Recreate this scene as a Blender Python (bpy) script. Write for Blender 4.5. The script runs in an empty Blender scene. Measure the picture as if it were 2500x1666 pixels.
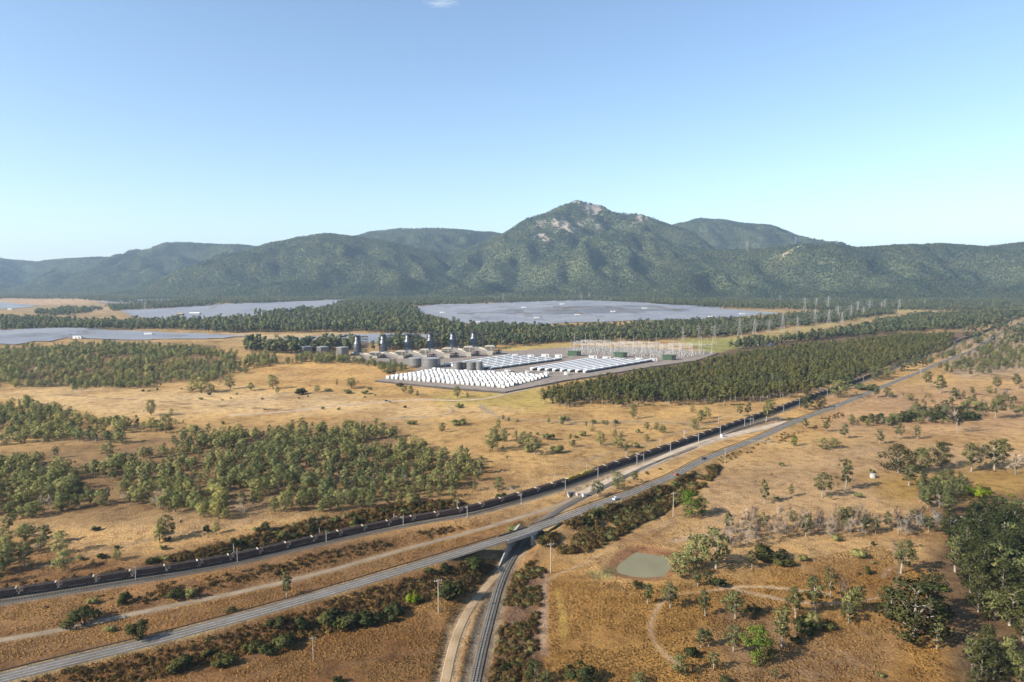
import bpy, bmesh, math, random
import numpy as np
from mathutils import Vector, Matrix

SC = bpy.context.scene
COL = SC.collection

# ------------------------------------------------------------------ camera, sky, sun, exposure
CAM_H = 115.0
PITCH = math.radians(5.24)
LENS = 24.0
cam_data = bpy.data.cameras.new('camera')
cam_data.lens = LENS
cam_data.sensor_width = 36.0
cam_data.clip_start = 1.0
cam_data.clip_end = 60000.0
cam = bpy.data.objects.new('camera', cam_data)
COL.objects.link(cam)
cam.location = (0, 0, CAM_H)
cam.rotation_euler = (math.pi / 2 - PITCH, 0, 0)
SC.camera = cam

SUN_EL = math.radians(30.0)
SUN_TRAVEL = math.radians(27.0)          # heading of the light on the ground, from +X towards +Y
LIGHT_DIR = Vector((math.cos(SUN_TRAVEL) * math.cos(SUN_EL), math.sin(SUN_TRAVEL) * math.cos(SUN_EL), -math.sin(SUN_EL)))
world = bpy.data.worlds.new('World')
SC.world = world
world.use_nodes = True
wn = world.node_tree
sky = wn.nodes.new('ShaderNodeTexSky')
sky.sky_type = 'NISHITA'
sky.sun_disc = False
sky.sun_elevation = SUN_EL
TO_SUN = -LIGHT_DIR
sky.sun_rotation = math.atan2(TO_SUN.x, TO_SUN.y)
sky.altitude = 0.0
sky.air_density = 1.0
sky.dust_density = 0.5
sky.ozone_density = 2.4
bg = wn.nodes['Background']
bg.inputs['Strength'].default_value = 0.09
wn.links.new(sky.outputs[0], bg.inputs['Color'])

sun_data = bpy.data.lights.new('sun', 'SUN')
sun_data.energy = 5.0
sun_data.angle = math.radians(0.53)
sun_data.color = (1.0, 0.90, 0.75)
sun = bpy.data.objects.new('sun', sun_data)
COL.objects.link(sun)
sun.location = (-3000, -1500, 4000)
sun.rotation_euler = LIGHT_DIR.to_track_quat('-Z', 'Y').to_euler()

SC.view_settings.view_transform = 'Standard'
SC.view_settings.look = 'None'
SC.view_settings.exposure = 1.25
SC.view_settings.gamma = 1.0
SC.view_settings.use_curve_mapping = False
SC.render.engine = 'CYCLES'
cy = SC.cycles
cy.use_denoising = True
cy.denoiser = 'OPENIMAGEDENOISE'
cy.max_bounces = 4
cy.diffuse_bounces = 2
cy.glossy_bounces = 2
cy.transmission_bounces = 2
cy.volume_bounces = 0
cy.transparent_max_bounces = 4
cy.caustics_reflective = False
cy.caustics_refractive = False
cy.use_adaptive_sampling = True
cy.adaptive_threshold = 0.02

# ------------------------------------------------------------------ picture geometry (2500 x 1666 photograph)
FPX = LENS / 36.0 * 2500.0
CP, SP = math.cos(PITCH), math.sin(PITCH)


def project(p):
    """world (N,3) -> photograph pixels and depth"""
    p = np.asarray(p, float).reshape(-1, 3)
    x = p[:, 0]; y = p[:, 1]; z = p[:, 2] - CAM_H
    d = np.maximum(y * CP - z * SP, 1.0)
    u = y * SP + z * CP
    return 1250 + FPX * x / d, 833 - FPX * u / d, d


def ray(sx, sy):
    dx = (np.asarray(sx, float) - 1250) / FPX
    du = (833 - np.asarray(sy, float)) / FPX
    return dx, CP + du * SP, -SP + du * CP


def plane(sx, sy, z=0.0):
    """point where the sight line of a pixel meets the level z"""
    dx, dy, dz = ray(sx, sy)
    t = (z - CAM_H) / dz
    return np.stack([dx * t, dy * t, np.zeros_like(t) + z], -1)


def at_depth(sx, sy, Y):
    dx, dy, dz = ray(sx, sy)
    t = Y / dy
    return np.stack([dx * t, dy * t, CAM_H + dz * t], -1)


D = 2500 / 2353.0          # the whole photograph as I measured it
ZOOM = {'A': (0, 450, 900), 'B': (700, 760, 600), 'C': (1200, 700, 700), 'E': (1700, 560, 800), 'F': (0, 900, 900),
        'G': (800, 900, 900), 'H': (1600, 850, 900), 'I': (0, 1200, 800), 'J': (800, 1200, 800), 'K': (1500, 1200, 1000), 'L': (1200, 1150, 500)}


def Z(k, x, y):
    x0, y0, w = ZOOM[k]
    return x0 + x * w / 2353.0, y0 + y * w / 2353.0


# ------------------------------------------------------------------ noise in numpy
def _hash(ix, iy, seed):
    h = (ix.astype(np.int64) * 374761393 + iy.astype(np.int64) * 668265263 + seed * 1442695041) & 0xFFFFFFFF
    h = ((h ^ (h >> 13)) * 1274126177) & 0xFFFFFFFF
    h = h ^ (h >> 16)
    return (h & 0xFFFFFF) / float(0xFFFFFF)


def vnoise(x, y, seed=0):
    ix = np.floor(x); iy = np.floor(y)
    fx = x - ix; fy = y - iy
    fx = fx * fx * (3 - 2 * fx); fy = fy * fy * (3 - 2 * fy)
    a = _hash(ix, iy, seed); b = _hash(ix + 1, iy, seed); c = _hash(ix, iy + 1, seed); d = _hash(ix + 1, iy + 1, seed)
    return (a * (1 - fx) + b * fx) * (1 - fy) + (c * (1 - fx) + d * fx) * fy


def fbm(x, y, seed=0, octaves=4):
    s = 0; a = 0.5; t = 0
    for o in range(octaves):
        s = s + a * vnoise(x, y, seed + o * 17); t += a
        x = x * 2.03 + 3.7; y = y * 2.03 - 1.9; a *= 0.5
    return s / t


# ------------------------------------------------------------------ lie of the land
BUMPS = []


def bump(sx, sy, rx, ry, amp):
    c = plane(np.array([sx]), np.array([sy]))[0]
    BUMPS.append((c[0], c[1], rx, ry, amp))


bump(560, 885, 150, 75, 6.0)
bump(300, 870, 220, 80, 4.0)
bump(1430, 757, 620, 330, 20.0)
bump(170, 815, 260, 160, 9.0)
bump(420, 1285, 70, 16, 2.0)
bump(820, 1352, 45, 12, 1.6)
bump(600, 1400, 40, 10, 1.2)
bump(750, 1260, 70, 22, 2.2)
bump(1150, 1085, 60, 40, 1.5)
bump(2250, 960, 90, 50, 3.0)


def natural(x, y):
    far = np.clip((y - 200) / 1500, 0, 1)
    h = (vnoise(x / 70, y / 70, 3) - 0.5) * (1.6 + 2 * far) + (vnoise(x / 240, y / 240, 5) - 0.5) * (1.5 + 8 * far)
    h = h + (vnoise(x / 18, y / 18, 9) - 0.5) * 0.5
    for cx, cy_, rx, ry, a in BUMPS:
        h = h + a * np.exp(-((x - cx) / rx) ** 2 - ((y - cy_) / ry) ** 2)
    return h * np.clip(1 - (y - 3200) / 800, 0.15, 1)


def path3(pts, zs):
    """pixels + levels -> smooth 3d polyline, about 4 m steps near, longer far off"""
    pts = np.array(pts, float)
    zs = np.interp(np.linspace(0, 1, len(pts)), np.linspace(0, 1, len(zs)), zs) if len(zs) != len(pts) else np.array(zs, float)
    w = np.array([plane(np.array([p[0]]), np.array([p[1]]), z)[0] for p, z in zip(pts, zs)])
    # catmull-rom
    out = []
    P = np.vstack([2 * w[0] - w[1], w, 2 * w[-1] - w[-2]])
    for i in range(1, len(P) - 2):
        p0, p1, p2, p3 = P[i - 1], P[i], P[i + 1], P[i + 2]
        L = np.linalg.norm(p2 - p1)
        n = max(2, int(L / 5))
        for k in range(n):
            t = k / n
            out.append(0.5 * ((2 * p1) + (p2 - p0) * t + (2 * p0 - 5 * p1 + 4 * p2 - p3) * t * t + (3 * p1 - p0 - 3 * p2 + p3) * t ** 3))
    out.append(w[-1])
    out = np.array(out)
    # even out small kinks
    for _ in range(6):
        out[1:-1] = 0.25 * out[:-2] + 0.5 * out[1:-1] + 0.25 * out[2:]
    return out


def near_path(x, y, pl, reach):
    """distance to a polyline, its level and its arc length at the foot point"""
    d = np.full(x.shape, 1e9); z = np.zeros(x.shape); s = np.zeros(x.shape)
    lo = pl[:, :2].min(0) - reach; hi = pl[:, :2].max(0) + reach
    idx = np.nonzero((x > lo[0]) & (x < hi[0]) & (y > lo[1]) & (y < hi[1]))[0]
    if len(idx) == 0:
        return d, z, s
    acc = 0
    for a, b in zip(pl[:-1], pl[1:]):
        L2 = (b[0] - a[0]) ** 2 + (b[1] - a[1]) ** 2
        L = math.sqrt(L2)
        xi = x[idx]; yi = y[idx]
        m = (np.abs(xi - (a[0] + b[0]) / 2) < L / 2 + reach) & (np.abs(yi - (a[1] + b[1]) / 2) < L / 2 + reach)
        j = idx[m]
        if len(j):
            t = np.clip(((x[j] - a[0]) * (b[0] - a[0]) + (y[j] - a[1]) * (b[1] - a[1])) / L2, 0, 1)
            dd = np.hypot(x[j] - a[0] - t * (b[0] - a[0]), y[j] - a[1] - t * (b[1] - a[1]))
            k = dd < d[j]
            jj = j[k]
            d[jj] = dd[k]; z[jj] = a[2] + t[k] * (b[2] - a[2]); s[jj] = acc + t[k] * L
        acc += L
    return d, z, s


HWY_PX = [(-160, 1700), (0, 1653), (204, 1606), (408, 1555), (612, 1500), (800, 1446), (936, 1405), (1072, 1364), (1200, 1324), (1327, 1282),
          (1434, 1241), (1497, 1219), (1561, 1195), (1648, 1159), (1720, 1121), (1845, 1072), (1944, 1028), (2059, 984), (2174, 936), (2247, 907), (2295, 886),
          (2383, 851), (2431, 820), (2500, 786), (2600, 745)]
HWY_Z = [4, 4, 4, 4.2, 4.5, 5, 5, 5, 5, 5, 4.8, 4.4, 4, 3.2, 2.2, 1.6, 1.2, 1.2, 1.2, 1.2, 1.5, 3, 2, 1.5, 1.5]
RAIL_PX = [(-160, 1490), (0, 1467), (340, 1413), (544, 1380), (800, 1322), (922, 1295), (1030, 1274), (1137, 1257), (1274, 1219), (1374, 1189), (1462, 1157),
           (1600, 1110), (1707, 1073), (1814, 1035), (1868, 1016), (1944, 988), (2021, 960), (2116, 925), (2250, 871), (2340, 835), (2417, 806), (2500, 768), (2600, 722)]
RAIL_Z = [0, 0, -1.5, -3.2, -3.8, -3.6, -3, -2, -0.6] + [0] * 14
BR_PX = [(1900, 1020), (1814, 1046), (1707, 1087), (1600, 1130), (1530, 1162), (1460, 1197), (1427, 1213), (1374, 1238), (1347, 1258), (1281, 1320), (1242, 1377), (1218, 1431), (1198, 1506), (1177, 1584), (1160, 1666), (1140, 1760)]
BR_Z = [0, 0, 0, 0, -0.2, -0.6, -1, -1.3, -1.5, -1.5, -1.5, -1.5, -1.2, -1, -1, -1]
T2_PX = [(-160, 1590), (0, 1562), (102, 1547), (204, 1528), (306, 1501), (510, 1462), (680, 1424), (800, 1395), (936, 1355), (1072, 1319), (1174, 1292), (1276, 1261), (1361, 1236), (1420, 1207)]
T2_Z = [-1, -1.2, -1.5, -1.6, -1.8, -2, -2, -2, -2, -2, -1.8, -1.6, -1.4, -0.8]
GR_PX = [(1420, 1207), (1530, 1156), (1600, 1127), (1669, 1096), (1753, 1070), (1868, 1043), (1925, 1030)]
T1_PX = [(1270, 1330), (1235, 1380), (1181, 1438), (1140, 1492), (1116, 1540), (1099, 1608), (1086, 1666), (1070, 1760)]

highway = path3(HWY_PX, HWY_Z)
rail_main = path3(RAIL_PX, RAIL_Z)
branch = path3(BR_PX, BR_Z)
track2 = path3(T2_PX, T2_Z)
gravel = path3(GR_PX, [-0.8, -0.1, 0.1, 0.2, 0.3, 0.6, 0.9])
track1 = path3(T1_PX, [-1.55, -1.5, -1.2, -0.9, -0.7, -0.5, -0.5, -0.5])

# where the highway crosses the branch line
_d = np.hypot(highway[:, None, 0] - branch[None, :, 0], highway[:, None, 1] - branch[None, :, 1])
_i, _j = np.unravel_index(np.argmin(_d), _d.shape)
BR_C = 0.5 * (highway[_i] + branch[_j]); BR_C[2] = highway[_i][2]
HD = highway[_i + 1] - highway[_i - 1]; HD[2] = 0; HD /= np.linalg.norm(HD)
BD = branch[_j + 1] - branch[_j - 1]; BD[2] = 0; BD /= np.linalg.norm(BD)
if BD[1] < 0: BD = -BD
GAP = 6.8
_s = np.array([np.dot(p - BR_C, HD) for p in highway])


def cut_at(pl, s0, s1):
    a = pl[_s <= s0]; b = pl[_s >= s1]
    return a, b


hwy_w, hwy_e = cut_at(highway, -GAP, GAP)
hwy_w = np.vstack([hwy_w, BR_C - GAP * HD]); hwy_e = np.vstack([BR_C + GAP * HD, hwy_e])

POND_PX = [(1551, 1347), (1582, 1352), (1634, 1360), (1640, 1385), (1623, 1408), (1585, 1412), (1540, 1408), (1508, 1400), (1500, 1388), (1520, 1370)]
POND_Z = -1.2
pond = np.array([plane(np.array([p[0]]), np.array([p[1]]), POND_Z)[0] for p in POND_PX])

PAD_PX = [(918, 929), (1010, 906), (1030, 893), (960, 890), (850, 872), (1120, 852), (1240, 858), (1408, 846), (1580, 850), (1753, 862), (1700, 880), (1605, 893), (1450, 918), (1375, 929), (1233, 957), (1090, 946)]
PAD_Z = 1.6


def sd_poly(x, y, poly):
    """signed distance to a polygon (negative inside), plan view"""
    d = np.full(x.shape, 1e18); ins = np.zeros(x.shape, bool)
    n = len(poly)
    for i in range(n):
        a = poly[i]; b = poly[(i + 1) % n]
        ex, ey = b[0] - a[0], b[1] - a[1]
        L2 = ex * ex + ey * ey + 1e-12
        t = np.clip(((x - a[0]) * ex + (y - a[1]) * ey) / L2, 0, 1)
        d = np.minimum(d, (x - a[0] - t * ex) ** 2 + (y - a[1] - t * ey) ** 2)
        c = ((a[1] > y) != (b[1] > y))
        if ey != 0:
            ins ^= c & (x < a[0] + (y - a[1]) * ex / ey)
    return np.where(ins, -1, 1) * np.sqrt(d)


pad = np.array([plane(np.array([p[0]]), np.array([p[1]]), PAD_Z)[0] for p in PAD_PX])

GRADES = [(track2, 3.0, 0.45), (gravel, 5.0, 0.4), (rail_main, 5.6, 0.5), (hwy_w, 4.0, 0.52), (hwy_e, 4.0, 0.52), (branch, 3.0, 0.5), (track1, 2.6, 0.4)]


def height(x, y):
    x = np.asarray(x, float); y = np.asarray(y, float)
    shp = x.shape
    x = x.ravel(); y = y.ravel()
    h = natural(x, y)
    q = (x > pad[:, 0].min() - 60) & (x < pad[:, 0].max() + 60) & (y > pad[:, 1].min() - 60) & (y < pad[:, 1].max() + 60)
    if q.any():
        sd = sd_poly(x[q], y[q], pad)
        w = np.clip(1 - sd / 35, 0, 1)
        h[q] = h[q] * (1 - w) + (PAD_Z - 1.4) * w
    q = (np.abs(x - pond[:, 0].mean()) < 60) & (np.abs(y - pond[:, 1].mean()) < 60)
    if q.any():
        sd = sd_poly(x[q], y[q], pond) + (fbm(x[q] / 5, y[q] / 5, 71, 3) - 0.5) * 0.9 + 0.1
        w = np.clip(1 - (sd - 1) / 22, 0, 1)
        rim = 0.55 * np.exp(-((sd - 6.5) / 2.5) ** 2)
        h[q] = h[q] * (1 - w) + (-0.25) * w + rim
        h[q] = np.minimum(h[q], POND_Z + 0.28 * sd + 0.05)
    for pl, w, s in GRADES:
        d, z, a = near_path(x, y, pl, 45)
        m = d < 44
        if m.any():
            dd = np.maximum(0, d[m] - w)
            ss = s
            if pl is branch:   # walls hold the fill up beside the bridge
                near = np.exp(-(((x[m] - BR_C[0]) ** 2 + (y[m] - BR_C[1]) ** 2) / 13.0 ** 2) ** 2)
                ss = s + near * 3.0
            h[m] = np.minimum(np.maximum(h[m], z[m] - 0.14 - dd * s), z[m] - 0.14 + dd * ss)
    return h.reshape(shp)


_TS = 120 * np.exp(np.linspace(0, math.log(110), 1600))


def ground_at(px):
    """pixels [(sx, sy)] -> points where the sight lines first meet the ground"""
    px = np.asarray(px, float).reshape(-1, 2)
    dx, dy, dz = ray(px[:, 0], px[:, 1])
    out = np.zeros((len(px), 3))
    for i0 in range(0, len(px), 200):
        s = slice(i0, i0 + 200)
        X = dx[s, None] * _TS; Y = dy[s, None] * _TS; ZZ = CAM_H + dz[s, None] * _TS
        # coarse
        G = height(X, Y)
        below = ZZ < G
        k = np.argmax(below, 1)
        k = np.where(below.any(1), np.maximum(k, 1), len(_TS) - 1)
        r = np.arange(len(k))
        t0 = _TS[k - 1]; t1 = _TS[k]
        f0 = (ZZ - G)[r, k - 1]; f1 = (ZZ - G)[r, k]
        t = t0 + (t1 - t0) * np.clip(f0 / np.maximum(f0 - f1, 1e-9), 0, 1)
        out[s, 0] = dx[s] * t; out[s, 1] = dy[s] * t
    out[:, 2] = height(out[:, 0], out[:, 1])
    return out


def g1(sx, sy):
    return ground_at([(sx, sy)])[0]


def px_per_m(p):
    return FPX / project(p)[2][0]

# ------------------------------------------------------------------ mesh and object helpers
def mesh_np(name, verts, faces, mats=(), smooth=False, mat_idx=None, attrs=None, cattr=None):
    """verts (N,3), faces: list of arrays (M,k) of equal k each"""
    verts = np.ascontiguousarray(verts, dtype=np.float32)
    if not isinstance(faces, (list, tuple)):
        faces = [faces]
    faces = [np.asarray(f, dtype=np.int32) for f in faces if len(f)]
    me = bpy.data.meshes.new(name)
    me.vertices.add(len(verts))
    me.vertices.foreach_set('co', verts.ravel())
    nl = sum(f.size for f in faces)
    npoly = sum(len(f) for f in faces)
    me.loops.add(nl)
    me.polygons.add(npoly)
    me.loops.foreach_set('vertex_index', np.concatenate([f.ravel() for f in faces]))
    tot = np.concatenate([np.full(len(f), f.shape[1], np.int32) for f in faces])
    start = np.concatenate([[0], np.cumsum(tot)[:-1]]).astype(np.int32)
    me.polygons.foreach_set('loop_start', start)
    if mat_idx is not None:
        me.polygons.foreach_set('material_index', np.asarray(mat_idx, np.int32))
    me.polygons.foreach_set('use_smooth', np.full(npoly, smooth))
    for m in mats:
        me.materials.append(m)
    if attrs:
        for k, v in attrs.items():
            v = np.asarray(v, np.float32)
            if v.ndim == 1:
                a = me.attributes.new(k, 'FLOAT', 'POINT'); a.data.foreach_set('value', v)
            else:
                a = me.attributes.new(k, 'FLOAT_VECTOR', 'POINT'); a.data.foreach_set('vector', v.ravel())
    if cattr is not None:
        a = me.attributes.new('tone', 'FLOAT_COLOR', 'POINT')
        c = np.ones((len(verts), 4), np.float32); c[:, :3] = cattr
        a.data.foreach_set('color', c.ravel())
    me.update(calc_edges=True)
    me.validate()
    return me


def link(name, me, parent=None, loc=None, rz=0.0, **props):
    o = bpy.data.objects.new(name, me)
    COL.objects.link(o)
    if parent is not None:
        o.parent = parent
    if loc is not None:
        o.location = loc
    if rz:
        o.rotation_euler = (0, 0, rz)
    for k, v in props.items():
        if v is not None:
            o[k] = v
    return o


def empty(name, loc, rz=0.0, label=None, category=None, group=None, scale=1.0):
    o = link(name, None, None, loc, rz, label=label, category=category, group=group)
    o.empty_display_size = 0.5
    if scale != 1.0:
        o.scale = (scale, scale, scale) if not hasattr(scale, '__len__') else scale
    return o


class MB:
    """collects shapes for one mesh"""
    def __init__(s):
        s.v = []; s.f = []; s.m = []; s.n = 0

    def add(s, v, f, m=0):
        v = np.asarray(v, float)
        s.v.append(v)
        for q in f:
            s.f.append([i + s.n for i in q]); s.m.append(m)
        s.n += len(v)

    def box(s, lo, hi, m=0, M=None):
        x0, y0, z0 = lo; x1, y1, z1 = hi
        v = np.array([(x0, y0, z0), (x1, y0, z0), (x1, y1, z0), (x0, y1, z0), (x0, y0, z1), (x1, y0, z1), (x1, y1, z1), (x0, y1, z1)], float)
        if M is not None:
            v = (M[:3, :3] @ v.T).T + M[:3, 3]
        s.add(v, [(0, 3, 2, 1), (4, 5, 6, 7), (0, 1, 5, 4), (1, 2, 6, 5), (2, 3, 7, 6), (3, 0, 4, 7)], m)

    def bar(s, a, b, w, h=None, m=0):
        a = np.array(a, float); b = np.array(b, float); h = w if h is None else h
        d = b - a; L = np.linalg.norm(d)
        if L < 1e-6: return
        d /= L
        up = np.array([0, 0, 1.0]) if abs(d[2]) < 0.9 else np.array([1.0, 0, 0])
        r = np.cross(d, up); r /= np.linalg.norm(r); u = np.cross(r, d)
        v = [p + r * i * w / 2 + u * j * h / 2 for p in (a, b) for i, j in ((-1, -1), (1, -1), (1, 1), (-1, 1))]
        s.add(v, [(3, 2, 1, 0), (4, 5, 6, 7), (0, 1, 5, 4), (1, 2, 6, 5), (2, 3, 7, 6), (3, 0, 4, 7)], m)

    def lathe(s, prof, n=16, c=(0, 0, 0), m=0, cap=True):
        v = []; f = []
        for r, z in prof:
            for k in range(n):
                a = 2 * math.pi * k / n
                v.append((c[0] + r * math.cos(a), c[1] + r * math.sin(a), c[2] + z))
        for i in range(len(prof) - 1):
            for k in range(n):
                k2 = (k + 1) % n
                f.append((i * n + k, i * n + k2, (i + 1) * n + k2, (i + 1) * n + k))
        if cap:
            f.append(tuple(range((len(prof) - 1) * n, len(prof) * n)))
        s.add(v, f, m)

    def tube(s, pts, radii, n=5, m=0):
        pts = np.asarray(pts, float)
        v = []; f = []
        for i, p in enumerate(pts):
            d = pts[min(i + 1, len(pts) - 1)] - pts[max(i - 1, 0)]
            d = d / (np.linalg.norm(d) + 1e-9)
            up = np.array([1.0, 0, 0]) if abs(d[2]) > 0.7 else np.array([0, 0, 1.0])
            r = np.cross(d, up); r /= np.linalg.norm(r); u = np.cross(r, d)
            for k in range(n):
                a = 2 * math.pi * k / n
                v.append(p + radii[i] * (math.cos(a) * r + math.sin(a) * u))
        for i in range(len(pts) - 1):
            for k in range(n):
                k2 = (k + 1) % n
                f.append((i * n + k, i * n + k2, (i + 1) * n + k2, (i + 1) * n + k))
        f.append(tuple(range((len(pts) - 1) * n, len(pts) * n)))
        s.add(v, f, m)

    def prism(s, poly, lo, hi, m=0, axis='y'):
        """poly of (a, b) extruded along an axis: y -> a = x, b = z; x -> a = y, b = z; z -> a = x, b = y"""
        n = len(poly); v = []
        for t in (lo, hi):
            for a, b in poly:
                v.append({'y': (a, t, b), 'x': (t, a, b), 'z': (a, b, t)}[axis])
        f = [tuple(range(n))[::-1], tuple(range(n, 2 * n))] + [(i, (i + 1) % n, n + (i + 1) % n, n + i) for i in range(n)]
        s.add(v, f, m)

    def mesh(s, name, mats, smooth=False):
        me = bpy.data.meshes.new(name)
        me.from_pydata(np.vstack(s.v).tolist(), [], s.f)
        for m in (mats if isinstance(mats, (list, tuple)) else [mats]):
            me.materials.append(m)
        me.polygons.foreach_set('material_index', s.m)
        if smooth:
            me.polygons.foreach_set('use_smooth', [True] * len(me.polygons))
        bm = bmesh.new(); bm.from_mesh(me); bmesh.ops.recalc_face_normals(bm, faces=bm.faces); bm.to_mesh(me); bm.free()
        return me

    def build(s, name, mats, parent=None, loc=None, rz=0.0, smooth=False, **props):
        return link(name, s.mesh(name, mats, smooth), parent, loc, rz, **props)


# ------------------------------------------------------------------ materials
def new_mat(name):
    m = bpy.data.materials.new(name); m.use_nodes = True
    nt = m.node_tree
    return m, nt, nt.nodes['Principled BSDF'], lambda t, **k: _node(nt, t, k)


def _node(nt, t, k):
    n = nt.nodes.new(t)
    for a, b in k.items():
        setattr(n, a, b)
    return n


def _ramp(nt, src, stops):
    r = nt.nodes.new('ShaderNodeValToRGB')
    e = r.color_ramp.elements
    while len(e) < len(stops): e.new(0.5)
    for el, (p, c) in zip(e, stops):
        el.position = p; el.color = (c[0], c[1], c[2], 1) if hasattr(c, '__len__') else (c, c, c, 1)
    nt.links.new(src, r.inputs[0])
    return r.outputs[0]


def _mul(nt, a, b, fac=1.0):
    x = nt.nodes.new('ShaderNodeMix'); x.data_type = 'RGBA'; x.blend_type = 'MULTIPLY'
    x.inputs[0].default_value = fac
    nt.links.new(a, x.inputs[6]); nt.links.new(b, x.inputs[7])
    return x.outputs[2]


def _noise(nt, vec, scale, detail=3.0, rough=0.55):
    n = nt.nodes.new('ShaderNodeTexNoise')
    n.inputs['Scale'].default_value = scale; n.inputs['Detail'].default_value = detail; n.inputs['Roughness'].default_value = rough
    if vec is not None: nt.links.new(vec, n.inputs['Vector'])
    return n.outputs['Fac']


def plain(name, col, rough=0.7, metal=0.0, var=0.25, scale=0.6, spec=0.3):
    """one paint or material with soft weathering in world space"""
    m, nt, b, N = new_mat(name)
    geo = N('ShaderNodeNewGeometry')
    nz = _noise(nt, geo.outputs['Position'], scale, 4)
    c = N('ShaderNodeRGB'); c.outputs[0].default_value = (*[q * 0.74 for q in col], 1)
    out = _mul(nt, c.outputs[0], _ramp(nt, nz, [(0.3, 1 - var), (0.7, 1 + var * 0.4)]))
    nt.links.new(out, b.inputs['Base Color'])
    b.inputs['Roughness'].default_value = rough; b.inputs['Metallic'].default_value = metal
    b.inputs['Specular IOR Level'].default_value = spec
    return m


def ground_mat():
    m, nt, b, N = new_mat('dry_grass_ground')
    geo = N('ShaderNodeNewGeometry'); pos = geo.outputs['Position']
    at = N('ShaderNodeAttribute'); at.attribute_name = 'tone'
    big = _ramp(nt, _noise(nt, pos, 0.022, 5, 0.6), [(0.32, (0.66, 0.60, 0.55)), (0.52, (1, 1, 1)), (0.72, (1.18, 1.14, 1.06))])
    mid = _ramp(nt, _noise(nt, pos, 0.16, 5, 0.62), [(0.32, (0.62, 0.57, 0.52)), (0.5, (1, 1, 1)), (0.70, (1.20, 1.16, 1.05))])
    fine = _ramp(nt, _noise(nt, pos, 1.3, 4, 0.65), [(0.32, (0.56, 0.50, 0.45)), (0.52, (1, 1, 1)), (0.68, (1.25, 1.22, 1.15))])
    c = _mul(nt, _mul(nt, _mul(nt, at.outputs['Color'], big), mid), fine)
    nt.links.new(c, b.inputs['Base Color'])
    b.inputs['Roughness'].default_value = 0.95; b.inputs['Specular IOR Level'].default_value = 0.1
    bp = N('ShaderNodeBump'); bp.inputs['Strength'].default_value = 1.0; bp.inputs['Distance'].default_value = 0.9
    nt.links.new(_noise(nt, pos, 0.9, 6, 0.7), bp.inputs['Height'])
    nt.links.new(bp.outputs[0], b.inputs['Normal'])
    return m


def gravel_mat(name, col, wheel=True):
    m, nt, b, N = new_mat(name)
    geo = N('ShaderNodeNewGeometry'); pos = geo.outputs['Position']
    c = N('ShaderNodeRGB'); c.outputs[0].default_value = (*[q * 0.74 for q in col], 1)
    a = _ramp(nt, _noise(nt, pos, 0.12, 5, 0.6), [(0.3, (0.74, 0.70, 0.64)), (0.65, (1.1, 1.08, 1.05))])
    d = _ramp(nt, _noise(nt, pos, 1.6, 4, 0.7), [(0.3, (0.75, 0.73, 0.70)), (0.7, (1.15, 1.15, 1.15))])
    nt.links.new(_mul(nt, _mul(nt, c.outputs[0], a), d), b.inputs['Base Color'])
    b.inputs['Roughness'].default_value = 0.95; b.inputs['Specular IOR Level'].default_value = 0.1
    return m


def leaf_mat(name, lo, hi, trans=0.35, patch=0.012, warm=(1.22, 1.08, 0.92), cool=(0.78, 0.86, 0.86)):
    m = bpy.data.materials.new(name); m.use_nodes = True
    nt = m.node_tree; nt.nodes.remove(nt.nodes['Principled BSDF'])
    N = lambda t: nt.nodes.new(t)
    oi = N('ShaderNodeObjectInfo')
    tc = N('ShaderNodeTexCoord')
    at = N('ShaderNodeAttribute'); at.attribute_name = 'cn'
    vt = N('ShaderNodeVectorTransform'); vt.vector_type = 'NORMAL'; vt.convert_from = 'OBJECT'; vt.convert_to = 'WORLD'
    nt.links.new(at.outputs['Vector'], vt.inputs[0])
    mx = N('ShaderNodeMix'); mx.data_type = 'RGBA'
    mx.inputs[6].default_value = (*lo, 1); mx.inputs[7].default_value = (*hi, 1)
    nt.links.new(oi.outputs['Random'], mx.inputs[0])
    ln = N('ShaderNodeAttribute'); ln.attribute_name = 'lv'
    c = _mul(nt, mx.outputs[2], _ramp(nt, ln.outputs['Fac'], [(0.0, (0.55, 0.58, 0.55)), (0.5, (1, 1, 1)), (1.0, (1.45, 1.38, 1.15))]))
    geo = N('ShaderNodeNewGeometry')
    c = _mul(nt, c, _ramp(nt, _noise(nt, geo.outputs['Position'], patch, 4, 0.6), [(0.34, cool), (0.66, warm)]))
    df = N('ShaderNodeBsdfDiffuse'); tr = N('ShaderNodeBsdfTranslucent'); ms = N('ShaderNodeMixShader')
    nt.links.new(c, df.inputs[0]); nt.links.new(c, tr.inputs[0])
    nt.links.new(vt.outputs[0], df.inputs['Normal'])
    ms.inputs[0].default_value = trans
    nt.links.new(df.outputs[0], ms.inputs[1]); nt.links.new(tr.outputs[0], ms.inputs[2])
    nt.links.new(ms.outputs[0], nt.nodes['Material Output'].inputs['Surface'])
    return m


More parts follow.
